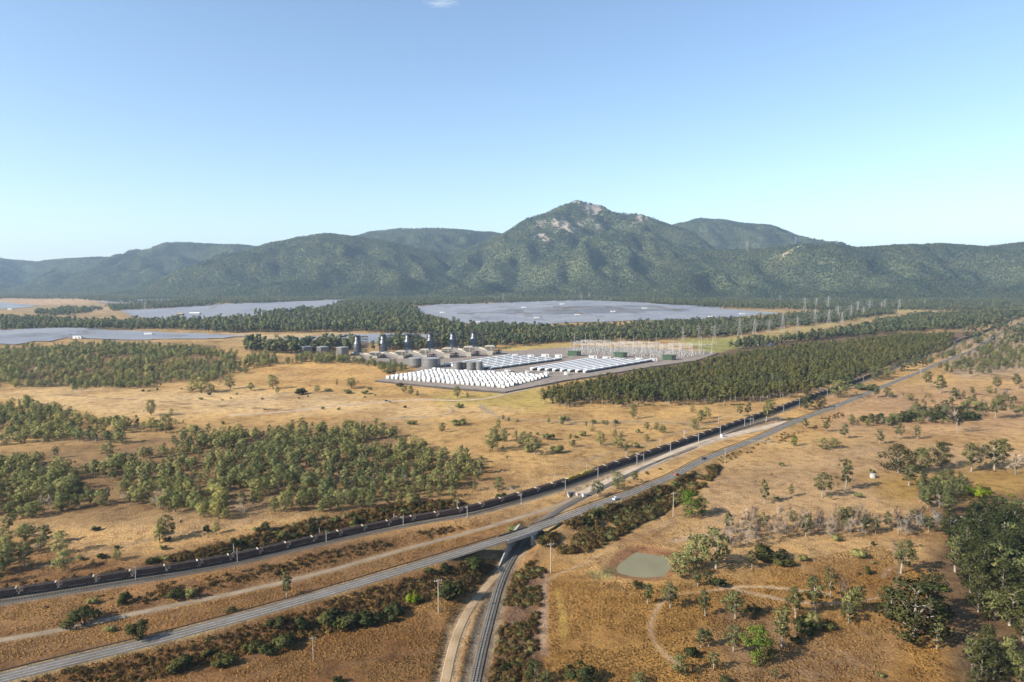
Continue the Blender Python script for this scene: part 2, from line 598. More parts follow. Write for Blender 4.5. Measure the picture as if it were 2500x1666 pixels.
M = {}
M['ground'] = ground_mat()
M['asphalt'] = gravel_mat('asphalt', (0.165, 0.157, 0.15))
M['paint'] = plain('road_paint', (0.62, 0.61, 0.58), 0.6, var=0.35, scale=0.4)
M['gravel'] = gravel_mat('pale_gravel', (0.31, 0.255, 0.19))
M['gravel_white'] = gravel_mat('white_gravel', (0.66, 0.60, 0.51))
M['apron'] = gravel_mat('apron_gravel', (0.50, 0.43, 0.35))
M['dirt'] = gravel_mat('track_dirt', (0.40, 0.305, 0.20))
M['ballast'] = gravel_mat('ballast', (0.155, 0.14, 0.122))
M['sleeper'] = plain('sleeper_concrete', (0.25, 0.245, 0.23), 0.9)
M['steel_rail'] = plain('rail_steel', (0.13, 0.11, 0.10), 0.4, 0.6)
M['concrete'] = plain('concrete', (0.48, 0.46, 0.42), 0.85, var=0.35, scale=0.35)
M['galv'] = plain('galvanised_steel', (0.48, 0.47, 0.46), 0.55, 0.1, var=0.15)
M['pole_wood'] = plain('weathered_pole', (0.48, 0.43, 0.36), 0.85)
M['white'] = plain('white_panel', (0.80, 0.80, 0.79), 0.5, var=0.12, scale=0.2)
M['grey'] = plain('grey_panel', (0.33, 0.34, 0.35), 0.6)
M['dark'] = plain('dark_steel', (0.05, 0.05, 0.055), 0.55)
M['pad'] = gravel_mat('pad_gravel', (0.29, 0.255, 0.235))
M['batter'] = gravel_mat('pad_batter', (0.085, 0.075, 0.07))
M['bark'] = plain('pale_bark', (0.36, 0.32, 0.27), 0.9, var=0.5, scale=1.5)
M['bark_dark'] = plain('dark_bark', (0.16, 0.13, 0.105), 0.9, var=0.4, scale=1.5)
M['bark_grey'] = plain('dead_wood', (0.33, 0.285, 0.25), 0.95, var=0.4, scale=1.0)

# ------------------------------------------------------------------ ground tones
GOLD = (0.50, 0.325, 0.13); TAN = (0.46, 0.30, 0.138); RUST = (0.30, 0.17, 0.062); PINK = (0.335, 0.225, 0.135)
STRAW = (0.47, 0.34, 0.165); LITTER = (0.20, 0.125, 0.065); RED = (0.30, 0.13, 0.06); GREEN = (0.27, 0.255, 0.07); DARKSOIL = (0.17, 0.115, 0.07)


def dpoly(pts):
    return [(x * D, y * D) for x, y in pts]


ZONES = [  # polygon in photograph pixels, tone, feather in pixels; foreground tones also darkened for vignetting
    (dpoly([(-200, 1180), (300, 1290), (700, 1240), (1150, 1190), (1300, 1250), (1160, 1300), (1000, 1390), (600, 1480), (-200, 1568)]), (0.265, 0.15, 0.066), 40),
    (dpoly([(1240, 1280), (1420, 1350), (1600, 1330), (2000, 1290), (2300, 1330), (2500, 1600), (2400, 1750), (1200, 1750)]), (0.345, 0.195, 0.062), 30),
    (dpoly([(-200, 1560), (500, 1470), (1000, 1410), (1060, 1450), (1010, 1580), (900, 1700), (-200, 1750)]), (0.225, 0.122, 0.05), 25),
    (dpoly([(1640, 1090), (1900, 1030), (2400, 1040), (2400, 1150), (2100, 1170), (1850, 1200), (1600, 1250)]), (0.43, 0.29, 0.152), 25),
    (dpoly([(1690, 1400), (2060, 1470), (2000, 1560), (1600, 1620), (1640, 1500)]), (0.27, 0.168, 0.086), 40),
    (dpoly([(1880, 890), (2400, 880), (2400, 1010), (1900, 1000)]), (0.45, 0.29, 0.15), 20),
    (dpoly([(2150, 800), (2353, 740), (2500, 740), (2500, 860), (2200, 870)]), (0.43, 0.315, 0.19), 12),
    (dpoly([(1000, 905), (1130, 895), (1290, 900), (1250, 950), (1130, 935), (1000, 930)]), (0.46, 0.35, 0.115), 10),
    (dpoly([(1150, 797), (1300, 790), (1330, 800), (1180, 815)]), (0.46, 0.36, 0.125), 4),
    (dpoly([(1560, 780), (1730, 775), (1800, 765), (1750, 800), (1620, 812)]), (0.33, 0.32, 0.10), 4),
    (dpoly([(1760, 765), (2120, 700), (2140, 712), (1950, 740), (1800, 780)]), (0.42, 0.33, 0.14), 4),
    (dpoly([(1650, 812), (1740, 792), (1800, 795), (1700, 812)]), (0.22, 0.155, 0.125), 3),
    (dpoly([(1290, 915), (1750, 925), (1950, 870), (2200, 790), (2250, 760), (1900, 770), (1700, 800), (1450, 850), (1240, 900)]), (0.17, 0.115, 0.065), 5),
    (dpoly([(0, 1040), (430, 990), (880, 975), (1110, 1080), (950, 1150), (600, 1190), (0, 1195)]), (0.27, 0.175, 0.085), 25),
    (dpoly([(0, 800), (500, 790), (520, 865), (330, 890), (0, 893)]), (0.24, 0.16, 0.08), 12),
    (dpoly([(-50, 900), (600, 895), (1000, 930), (1200, 945), (1000, 960), (700, 945), (300, 960), (0, 915)]), (0.60, 0.425, 0.215), 15),
    (dpoly([(560, 815), (900, 850), (930, 880), (700, 900), (560, 880)]), (0.53, 0.335, 0.13), 12),
    ([(1500, 1352), (1540, 1332), (1600, 1338), (1655, 1350), (1652, 1400), (1600, 1418), (1500, 1408), (1470, 1400)], (0.30, 0.165, 0.085), 4),
    ([(1430, 1398), (1500, 1385), (1500, 1412), (1450, 1412)], (0.22, 0.19, 0.08), 6),
    ([(1310, 1400), (1340, 1395), (1335, 1600), (1305, 1600)], (0.36, 0.235, 0.15), 8),
    ([(1255, 1400), (1310, 1400), (1315, 1640), (1215, 1666), (1200, 1600)], (0.19, 0.115, 0.07), 10),
    (dpoly([(2180, 1150), (2400, 1100), (2400, 1700), (2200, 1600), (2140, 1300)]), (0.16, 0.105, 0.055), 30),
    (dpoly([(1980, 1100), (2400, 1060), (2400, 1140), (2050, 1160)]), (0.36, 0.23, 0.075), 20),
    ([(250, 1400), (560, 1322), (760, 1272), (960, 1232), (1120, 1215), (1180, 1235), (1040, 1268), (900, 1292), (700, 1335), (400, 1400)], (0.20, 0.122, 0.062), 12),
    # the plains beyond
    (dpoly([(-100, 690), (200, 683), (300, 690), (180, 700), (0, 703), (-100, 705)]), (0.50, 0.345, 0.205), 3),
    (dpoly([(120, 715), (280, 705), (300, 714), (180, 725)]), (0.46, 0.33, 0.18), 3),
    (dpoly([(500, 765), (700, 768), (800, 764), (960, 780), (700, 782), (560, 780)]), (0.52, 0.39, 0.215), 3),
    (dpoly([(950, 708), (1350, 690), (1400, 694), (1000, 712)]), (0.46, 0.35, 0.21), 2),
]
TRACKS = [  # faint wheel tracks worn into the grass: pixels, half width m, tone
    ([(1608, 1480), (1585, 1514), (1581, 1544), (1602, 1578), (1627, 1608), (1657, 1622)], 0.85, (0.40, 0.285, 0.18)),
    ([(1608, 1480), (1625, 1455), (1649, 1447), (1700, 1448), (1755, 1444), (1806, 1425), (1865, 1432), (1967, 1442), (2020, 1450)], 0.9, (0.46, 0.345, 0.23)),
    ([(1790, 1437), (1814, 1444), (1870, 1457), (1925, 1470), (2010, 1478), (2095, 1476), (2154, 1459), (2200, 1440)], 0.85, (0.44, 0.33, 0.22)),
    ([(2155, 1410), (2160, 1390), (2185, 1380), (2210, 1385)], 1.0, (0.44, 0.32, 0.22)),
    ([(1835, 1085), (1764, 1152), (1726, 1202), (1690, 1240), (1640, 1275), (1560, 1310), (1480, 1345), (1430, 1375), (1330, 1420)], 1.0, (0.45, 0.31, 0.18)),
    ([(1850, 1100), (1775, 1160), (1740, 1205), (1700, 1248)], 0.9, (0.40, 0.27, 0.15)),
    ([(1327, 1404), (1330, 1450), (1330, 1530), (1323, 1600)], 0.9, (0.38, 0.27, 0.18)),
    ([(1360, 1440), (1375, 1500), (1378, 1580)], 0.8, (0.40, 0.27, 0.075)),
    ([(1880, 1085), (1960, 1087), (2050, 1098), (2110, 1130), (2140, 1150)], 0.9, (0.50, 0.37, 0.21)),
    ([(115, 963), (344, 977), (540, 992), (727, 1003)], 1.6, (0.24, 0.165, 0.10)),
    ([(1089, 989), (1108, 1000), (1106, 1010), (1077, 1017), (985, 1019), (880, 1030)], 2.2, (0.31, 0.265, 0.20)),
    ([(1172, 985), (1190, 1005), (1235, 1023), (1300, 1028), (1420, 1031), (1560, 1030), (1680, 1034)], 2.2, (0.31, 0.255, 0.185)),
    ([(1640, 1322), (1700, 1308), (1780, 1298), (1850, 1290)], 1.4, (0.44, 0.33, 0.23)),
    ([(100, 1385), (300, 1330), (500, 1290), (700, 1258), (850, 1235), (960, 1222)], 1.3, (0.33, 0.23, 0.13)),
    ([(1380, 1140), (1500, 1103), (1640, 1062), (1760, 1026), (1900, 985)], 1.6, (0.36, 0.27, 0.17)),
    ([(800, 1636), (900, 1610), (1000, 1595), (1060, 1590)], 0.9, (0.22, 0.13, 0.06)),
    ([(2180, 1320), (2195, 1370), (2190, 1430), (2170, 1500)], 1.3, (0.34, 0.235, 0.15)),
]


def ground_tone(x, y, z):
    sx, sy, d = project(np.stack([x, y, z], -1))
    t = np.clip((sy - 700) / 200, 0, 1)[:, None]
    c = (np.array((0.30, 0.235, 0.13)) * (1 - t) + np.array(GOLD) * t)
    t = np.clip((sy - 980) / 260, 0, 1)[:, None]
    c = c * (1 - t) + np.array(TAN) * t
    t = np.clip((sy - 1330) / 200, 0, 1)[:, None]
    c = c * (1 - t) + np.array(RUST) * t  # rusty near grass, its colour also darkened to stand in for vignetting
    wob = 1 + 0 * sx
    jx = (fbm(x / 22, y / 22, 31) - 0.5); jy = (fbm(x / 22 + 9, y / 22, 37) - 0.5)
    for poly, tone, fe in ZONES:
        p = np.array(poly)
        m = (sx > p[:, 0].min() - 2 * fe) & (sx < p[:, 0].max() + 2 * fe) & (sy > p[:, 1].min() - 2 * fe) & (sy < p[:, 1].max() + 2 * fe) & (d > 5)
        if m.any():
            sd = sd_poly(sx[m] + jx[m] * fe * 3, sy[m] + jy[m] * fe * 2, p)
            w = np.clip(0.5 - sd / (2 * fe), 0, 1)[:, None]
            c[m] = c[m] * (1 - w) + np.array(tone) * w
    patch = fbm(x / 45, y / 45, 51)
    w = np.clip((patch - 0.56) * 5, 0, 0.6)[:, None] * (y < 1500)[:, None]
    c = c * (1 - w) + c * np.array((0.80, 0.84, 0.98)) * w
    for px, hw, tone in TRACK_W:
        dd, _, _ = near_path(x, y, px, 12)
        m = dd < 11
        if m.any():
            w = np.clip(1.35 - dd[m] / hw + jx[m] * 2.6, 0, 0.85)[:, None]
            c[m] = c[m] * (1 - w) + np.array(tone) * w
    # bare verges beside the road and the rails
    for pl, hw, tone in ((highway, 3.4, (0.36, 0.28, 0.15)), (rail_main, 5.2, (0.24, 0.20, 0.155)), (branch, 3.6, (0.24, 0.20, 0.155)), (gravel, 7.0, (0.44, 0.34, 0.23)), (track1, 2.6, (0.36, 0.265, 0.165)), (track2, 1.9, (0.33, 0.235, 0.145))):
        dd, _, _ = near_path(x, y, pl, 16)
        m = dd < 15
        if m.any():
            w = np.clip((hw + 1.5 - dd[m]) / 2 + jx[m] * 1.5, 0, 0.9)[:, None]
            c[m] = c[m] * (1 - w) + np.array(tone) * w
    return c * 0.74


TRACK_W = []
for px, hw, tone in TRACKS:
    w = ground_at(px)
    TRACK_W.append((path3(px, w[:, 2].tolist()), hw, tone))


def make_ground():
    ys = [40.0]
    while ys[-1] < 150: ys.append(ys[-1] + 4)
    while ys[-1] < 16000:
        d = ys[-1]
        ys.append(d + min(3.2 * d * d / 191700, 0.0085 * d))
    ys = np.array(ys)
    us = np.concatenate([np.linspace(-1.7, -0.86, 36), np.linspace(-0.85, 0.85, 720), np.linspace(0.86, 1.7, 36)])
    Yg, Ug = np.meshgrid(ys, us, indexing='ij')
    Xg = (Yg + 70) * Ug
    x = Xg.ravel(); y = Yg.ravel()
    z = height(x, y)
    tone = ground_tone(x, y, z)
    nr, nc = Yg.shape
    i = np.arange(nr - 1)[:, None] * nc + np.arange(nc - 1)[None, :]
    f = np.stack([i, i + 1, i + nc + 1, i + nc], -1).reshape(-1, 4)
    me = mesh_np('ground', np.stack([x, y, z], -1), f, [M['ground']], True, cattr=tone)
    link('ground', me, kind='structure')


make_ground()


# ------------------------------------------------------------------ roads, tracks, rails
def sweep(pl, prof, closed=False):
    """cross-section [(offset to the right, lift)] carried along a polyline"""
    pl = np.asarray(pl)
    t = np.gradient(pl, axis=0); t[:, 2] = 0
    t /= np.linalg.norm(t, axis=1)[:, None]
    r = np.stack([t[:, 1], -t[:, 0], 0 * t[:, 0]], -1)
    k = len(prof)
    v = np.concatenate([(pl + r * o + np.array([0, 0, h]))[:, None, :] for o, h in prof], 1).reshape(-1, 3)
    n = len(pl)
    f = []
    for j in range(k if closed else k - 1):
        j2 = (j + 1) % k
        i = np.arange(n - 1) * k
        f.append(np.stack([i + j, i + j2, i + k + j2, i + k + j], -1))
    return v, np.concatenate(f)[:, ::-1]


def strip(name, pl, prof, mat, parent=None, closed=False, **props):
    v, f = sweep(pl, prof, closed)
    return link(name, mesh_np(name, v, f, [mat]), parent, **props)


def road(name, pl, hw, mat, lift=0.03):
    return strip(name, pl, [(-hw - 0.6, lift - 0.35), (-hw, lift), (0, lift + 0.06), (hw, lift), (hw + 0.6, lift - 0.35)], mat, kind='structure')


hw_o = road('highway', highway, 2.75, M['asphalt'])
for off, w_ in ((-1.15, 0.07), (2.25, 0.075)):
    strip('edge_line', highway, [(off - w_, 0.09), (off + w_, 0.09)], M['paint'], hw_o)
strip('centre_line', highway, [(0.55 - 0.065, 0.10), (0.55 + 0.065, 0.10)], M['paint'], hw_o)
road('service_track', track2, 1.25, M['gravel'])
road('gravel_track', track1, 1.3, M['dirt'])
road('gravel_apron', gravel, 3.4, M['apron'])

ACC_PX = [(560, 1016), (700, 1005), (827, 991), (942, 981), (1031, 976), (1133, 978), (1184, 974), (1235, 962), (1300, 948), (1378, 929), (1450, 918)]
_w = ground_at(ACC_PX)
access = path3(ACC_PX, _w[:, 2].tolist())
for _ in range(4):
    access[:, 2] = height(access[:, 0], access[:, 1])
strip('access_road', access, [(-2.3, -0.2), (-1.8, 0.22), (0, 0.28), (1.8, 0.22), (2.3, -0.2)], M['apron'], kind='structure')


def railway(name, pl, offsets, label_bed, sleepers_to=0):
    lo, hi = min(offsets) - 1.4, max(offsets) + 1.4
    bed = strip(name, pl, [(lo - 0.9, -0.45), (lo, 0.18), (hi, 0.18), (hi + 0.9, -0.45)], M['ballast'], kind='structure')
    for o in offsets:
        for g in (-0.5, 0.5):
            c = o + g
            strip('rail', pl, [(c - 0.06, 0.18), (c - 0.06, 0.40), (c + 0.06, 0.40), (c + 0.06, 0.18)], M['steel_rail'], bed)
    if sleepers_to:
        seg = np.linalg.norm(np.diff(pl, axis=0), axis=1); s = np.concatenate([[0], np.cumsum(seg)])
        for o in offsets:
            mb = MB()
            for q in np.arange(0, s[-1], 0.9):
                p = np.array([np.interp(q, s, pl[:, k]) for k in range(3)])
                if p[1] > sleepers_to: continue
                e = np.array([np.interp(min(q + 1, s[-1]), s, pl[:, k]) for k in range(3)]) - p
                e[2] = 0
                if np.linalg.norm(e) < 1e-6: continue
                e /= np.linalg.norm(e); r = np.array([e[1], -e[0], 0])
                mb.bar(p + r * (o - 0.95) + (0, 0, 0.21), p + r * (o + 0.95) + (0, 0, 0.21), 0.3, 0.12)
            if mb.n:
                mb.build('sleepers', M['sleeper'], bed, kind='stuff')
    return bed


railway('railway_bed', rail_main, (-1.9, 1.9), '', 330)
railway('branch_railway_bed', branch, (0.0,), '', 420)

# pond
def make_pond():
    c = pond.mean(0)
    big = c + (pond - c) * 1.12
    n = 72
    pts = []
    for i in range(n):                      # rounded outline
        t = i / n * len(big); k = int(t); f = t - k
        p0, p1, p2, p3 = [big[(k + j) % len(big)] for j in (-1, 0, 1, 2)]
        pts.append(0.5 * ((2 * p1) + (p2 - p0) * f + (2 * p0 - 5 * p1 + 4 * p2 - p3) * f * f + (3 * p1 - p0 - 3 * p2 + p3) * f ** 3))
    v = np.vstack([pts, [c]]); v[:, 2] = POND_Z
    f = np.array([(i, (i + 1) % n, n) for i in range(n)])
    m, nt, b, N = new_mat('pond_water')
    geo = N('ShaderNodeNewGeometry')
    col = _ramp(nt, _noise(nt, geo.outputs['Position'], 0.09, 3), [(0.3, (0.14, 0.122, 0.055)), (0.7, (0.175, 0.155, 0.08))])
    nt.links.new(col, b.inputs['Base Color'])
    b.inputs['Roughness'].default_value = 0.18; b.inputs['Specular IOR Level'].default_value = 0.22
    bp = N('ShaderNodeBump'); bp.inputs['Strength'].default_value = 0.12; bp.inputs['Distance'].default_value = 0.1
    nt.links.new(_noise(nt, geo.outputs['Position'], 1.5, 3), bp.inputs['Height']); nt.links.new(bp.outputs[0], b.inputs['Normal'])
    link('pond_water', mesh_np('pond_water', v, f, [m]), kind='structure')


make_pond()


# ------------------------------------------------------------------ bridge
def make_bridge():
    t = empty('road_bridge', (0, 0, 0), label='concrete highway bridge carrying the two-lane road over the single branch railway', category='bridge')
    half = 3.35
    GAPB = GAP + 1.5
    pl = np.array([BR_C + HD * s for s in np.linspace(-GAPB, GAPB, 9)])
    for p in pl:
        d, z, _ = near_path(np.array([p[0]]), np.array([p[1]]), highway, 30)
        p[2] = z[0]
    deck = strip('deck', pl, [(-half, -0.03), (half, -0.03), (half, -0.65), (-half, -0.65)], M['concrete'], t, closed=True)
    for k in range(4):
        o = -half + 0.7 + k * (2 * half - 1.4) / 3
        strip('girder', pl, [(o - 0.22, -0.64), (o + 0.22, -0.64), (o + 0.22, -1.25), (o - 0.22, -1.25)], M['concrete'], deck, closed=True)
    for s in (-1, 1):
        strip('parapet', pl, [(s * (half - 0.2), 0.0), (s * half, 0.0), (s * half, 0.6), (s * (half - 0.2), 0.6)], M['galv'] if s > 0 else M['dark_rail'], deck, closed=True)
    zb = -1.9
    top = BR_C[2] - 0.66
    A = plane(np.array([1252.]), np.array([1336.]), -1.6)[0]; B = plane(np.array([1218.]), np.array([1388.]), -1.6)[0]
    C = plane(np.array([1296.]), np.array([1338.]), -1.6)[0]; E = plane(np.array([1329.]), np.array([1346.]), -1.6)[0]

    def wall(name, p, q, zp, zq, side, th=0.5):
        d = q - p; d[2] = 0; d /= np.linalg.norm(d)
        n = np.array([d[1], -d[0], 0]) * side * th
        mb = MB()
        P_ = [np.array([p[0], p[1], zb]), np.array([q[0], q[1], zb]), np.array([q[0], q[1], zq]), np.array([p[0], p[1], zp])]
        P_ = P_ + [v + n for v in P_]
        mb.add(P_, [(0, 1, 2, 3), (7, 6, 5, 4), (0, 4, 5, 1), (1, 5, 6, 2), (2, 6, 7, 3), (3, 7, 4, 0)])
        mb.build(name, M['concrete'], t)
    wall('abutment', A, A + BD * 12, top, top, -1, 0.9)
    wall('abutment', C, C + BD * 12, top, top, 1, 0.9)
    wall('wing_wall', B, A - BD * 0.02, -1.2, top - 0.2, -1)
    wall('wing_wall', C - BD * 0.02, E, top - 0.6, -0.9, -1)
    far_l = A + BD * 12.02; far_r = C + BD * 12.02
    wall('wing_wall', far_l, far_l + BD * 5 - np.array([BD[1], -BD[0], 0]) * 2, top - 0.3, -0.8, -1)
    wall('wing_wall', far_r, far_r + BD * 5 + np.array([BD[1], -BD[0], 0]) * 2, top - 0.3, -0.8, 1)


M['dark_rail'] = plain('dark_barrier', (0.10, 0.085, 0.07), 0.8, var=0.4)  # one dark tone for the guard rails and the far parapet
make_bridge()


def make_guard():
    """barrier along the far edge of the highway"""
    s = np.array([np.dot(p - BR_C, HD) for p in highway])
    q = highway[(highway[:, 1] < 620) & (highway[:, 1] > 60)]
    for part, lab in ((q[np.array([np.dot(p - BR_C, HD) for p in q]) < -GAP - 1.7], 'dark steel guard rail along the far verge of the highway, left of the bridge'),
                      (q[np.array([np.dot(p - BR_C, HD) for p in q]) > GAP + 1.7], 'dark steel guard rail along the far verge of the highway, right of the bridge')):
        t = empty('guard_rail', part[0], label=lab, category='guard rail')
        loc = part - part[0]
        strip('beam', loc, [(-3.15, 0.35), (-3.1, 0.45), (-3.15, 0.7), (-3.25, 0.7), (-3.2, 0.45), (-3.25, 0.35)], M['dark_rail'], t, closed=True)
        mb = MB()
        tt = np.gradient(part, axis=0); tt[:, 2] = 0; tt /= np.linalg.norm(tt, axis=1)[:, None]
        r = np.stack([tt[:, 1], -tt[:, 0], 0 * tt[:, 0]], -1)
        for p, rr in zip(loc[::1], r[::1]):
            a = p + rr * -3.32
            mb.bar(a + (0, 0, -0.5), a + (0, 0, 0.66), 0.13)
        mb.build('posts', M['dark_rail'], t, kind='stuff')


make_guard()


# ------------------------------------------------------------------ hills
def dp(pts):
    return np.array([at_depth(np.array([x * D]), np.array([y * D]), Y)[0] for x, y, Y in pts])


HILLS = [
    ('mountain', 0.50, [
        [(930, 652, 4900), (985, 628, 5000), (1040, 594, 5150), (1100, 562, 5350), (1145, 541, 5500), (1190, 519, 5600), (1240, 493, 5600), (1290, 471, 5600), (1318, 463, 5600), (1330, 459, 5600), (1343, 464, 5600), (1380, 471, 5600), (1400, 484, 5600),
         (1440, 488, 5600), (1470, 488, 5600), (1495, 505, 5600), (1530, 532, 5600), (1565, 554, 5550), (1600, 572, 5500), (1650, 595, 5400)],
        [(1318, 463, 5600), (1270, 520, 5300), (1200, 570, 4900), (1130, 620, 4500), (1080, 655, 4200)],
        [(1380, 471, 5600), (1365, 500, 5450), (1330, 560, 5000), (1290, 615, 4600), (1250, 652, 4250)],
        [(1400, 484, 5600), (1400, 540, 5250), (1410, 590, 4850), (1395, 630, 4500), (1360, 658, 4250)],
        [(1470, 488, 5600), (1500, 540, 5300), (1490, 590, 4900), (1460, 640, 4450)]]),
    ('hill', 0.45, [
        [(1480, 650, 4300), (1530, 612, 4500), (1570, 588, 4600), (1640, 572, 4700), (1750, 570, 4700), (1830, 560, 4600), (1900, 560, 4600), (1980, 567, 4600), (2060, 562, 4700), (2150, 558, 4800), (2250, 565, 4800), (2353, 556, 4800), (2500, 540, 4800), (2800, 560, 4800)],
        [(1640, 572, 4700), (1600, 620, 4250), (1560, 655, 3900)], [(1830, 560, 4600), (1800, 600, 4300), (1770, 640, 4000), (1790, 664, 3800)],
        [(1900, 560, 4600), (1900, 610, 4250), (1880, 655, 3900)], [(1980, 567, 4600), (1990, 610, 4300), (1960, 650, 3950)],
        [(2150, 558, 4800), (2110, 605, 4300), (2050, 635, 4000), (1990, 665, 3750)], [(2353, 556, 4800), (2330, 615, 4250), (2270, 660, 3850)], [(2500, 540, 4800), (2500, 610, 4300), (2450, 660, 3850)]]),
    ('hill', 0.42, [
        [(390, 645, 4900), (480, 608, 5100), (560, 578, 5200), (640, 555, 5200), (700, 541, 5200), (750, 534, 5200), (800, 540, 5200), (850, 547, 5200), (920, 562, 5200), (980, 592, 5100), (1010, 625, 4900)],
        [(640, 555, 5200), (600, 600, 4800), (540, 640, 4450)], [(750, 534, 5200), (740, 590, 4800), (700, 640, 4400)], [(850, 547, 5200), (880, 600, 4800), (880, 645, 4400)]]),
    ('hill', 0.40, [[(700, 570, 6600), (800, 545, 6800), (860, 530, 6800), (920, 523, 6800), (1000, 522, 6800), (1060, 526, 6800), (1120, 532, 6800), (1180, 540, 6800), (1250, 560, 6800)],
                    [(920, 523, 6800), (950, 570, 6200), (970, 610, 5800)], [(1060, 526, 6800), (1040, 580, 6200)]]),
    ('hill', 0.42, [[(1440, 570, 7000), (1480, 545, 7000), (1530, 521, 7000), (1570, 510, 7000), (1610, 500, 7000), (1660, 503, 7000), (1700, 510, 7000), (1760, 516, 7000), (1790, 525, 7000), (1830, 545, 7000), (1880, 575, 7000)],
                    [(1660, 503, 7000), (1670, 560, 6300)]]),
    ('hill', 0.36, [[(-350, 575, 7400), (-150, 585, 7300), (0, 593, 7200), (80, 600, 7200), (140, 595, 7100), (230, 590, 7000), (300, 590, 7000), (340, 582, 6800), (380, 565, 6700), (430, 555, 6600), (480, 560, 6600), (560, 563, 6600), (600, 566, 6600), (700, 580, 6600)],
                    [(430, 555, 6600), (400, 600, 6000), (330, 645, 5300)], [(230, 590, 7000), (180, 620, 6200), (120, 650, 5500)], [(0, 593, 7200), (-20, 625, 6200), (-60, 655, 5400)]]),
]
# bare rock and clearings, photograph pixels (whole-picture measure) with radius
ROCKS = [(1365, 480, 16), (1350, 476, 11), (1330, 461, 7), (1290, 516, 13), (1275, 512, 8), (1240, 517, 9), (1240, 547, 10), (1256, 551, 7), (1333, 517, 7), (1312, 533, 9), (1470, 500, 11), (1485, 498, 7), (1375, 522, 5)]
CLEAR = [((1790, 590), (1812, 578), 1.6), ((1812, 578), (1845, 562), 2.2), ((1845, 562), (1880, 562), 1.6)]


def hill_tone_and_mask(v):
    sx, sy, d = project(v)
    x = sx / D; y = sy / D
    rock = np.zeros(len(v))
    n = fbm(x / 7, y / 5, 77, 3)
    for rx, ry, r in ROCKS:
        rock = np.maximum(rock, 1.25 - np.hypot((x - rx), (y - ry) * 1.1) / (r * 1.25) + (n - 0.5) * 2.2)
    cl = np.zeros(len(v))
    for a, b, r in CLEAR:
        ex, ey = b[0] - a[0], b[1] - a[1]
        t = np.clip(((x - a[0]) * ex + (y - a[1]) * ey) / (ex * ex + ey * ey), 0, 1)
        cl = np.maximum(cl, 1.3 - np.hypot(x - a[0] - t * ex, y - a[1] - t * ey) / r + (n - 0.5))
    return np.clip(rock, 0, 1), np.clip(cl, 0, 1)


def hill_mat():
    m, nt, b, N = new_mat('hillside')
    geo = N('ShaderNodeNewGeometry'); pos = geo.outputs['Position']
    at = N('ShaderNodeAttribute'); at.attribute_name = 'tone'
    f = _ramp(nt, _noise(nt, pos, 0.03, 5, 0.7), [(0.3, (0.6, 0.6, 0.6)), (0.7, (1.25, 1.25, 1.25))])
    nt.links.new(_mul(nt, at.outputs['Color'], f), b.inputs['Base Color'])
    b.inputs['Roughness'].default_value = 0.95; b.inputs['Specular IOR Level'].default_value = 0.05
    bp = N('ShaderNodeBump'); bp.inputs['Strength'].default_value = 1.0; bp.inputs['Distance'].default_value = 8.0
    nt.links.new(_noise(nt, pos, 0.05, 6, 0.7), bp.inputs['Height']); nt.links.new(bp.outputs[0], b.inputs['Normal'])
    return m


M['hill'] = hill_mat()
HILL_PTS = []


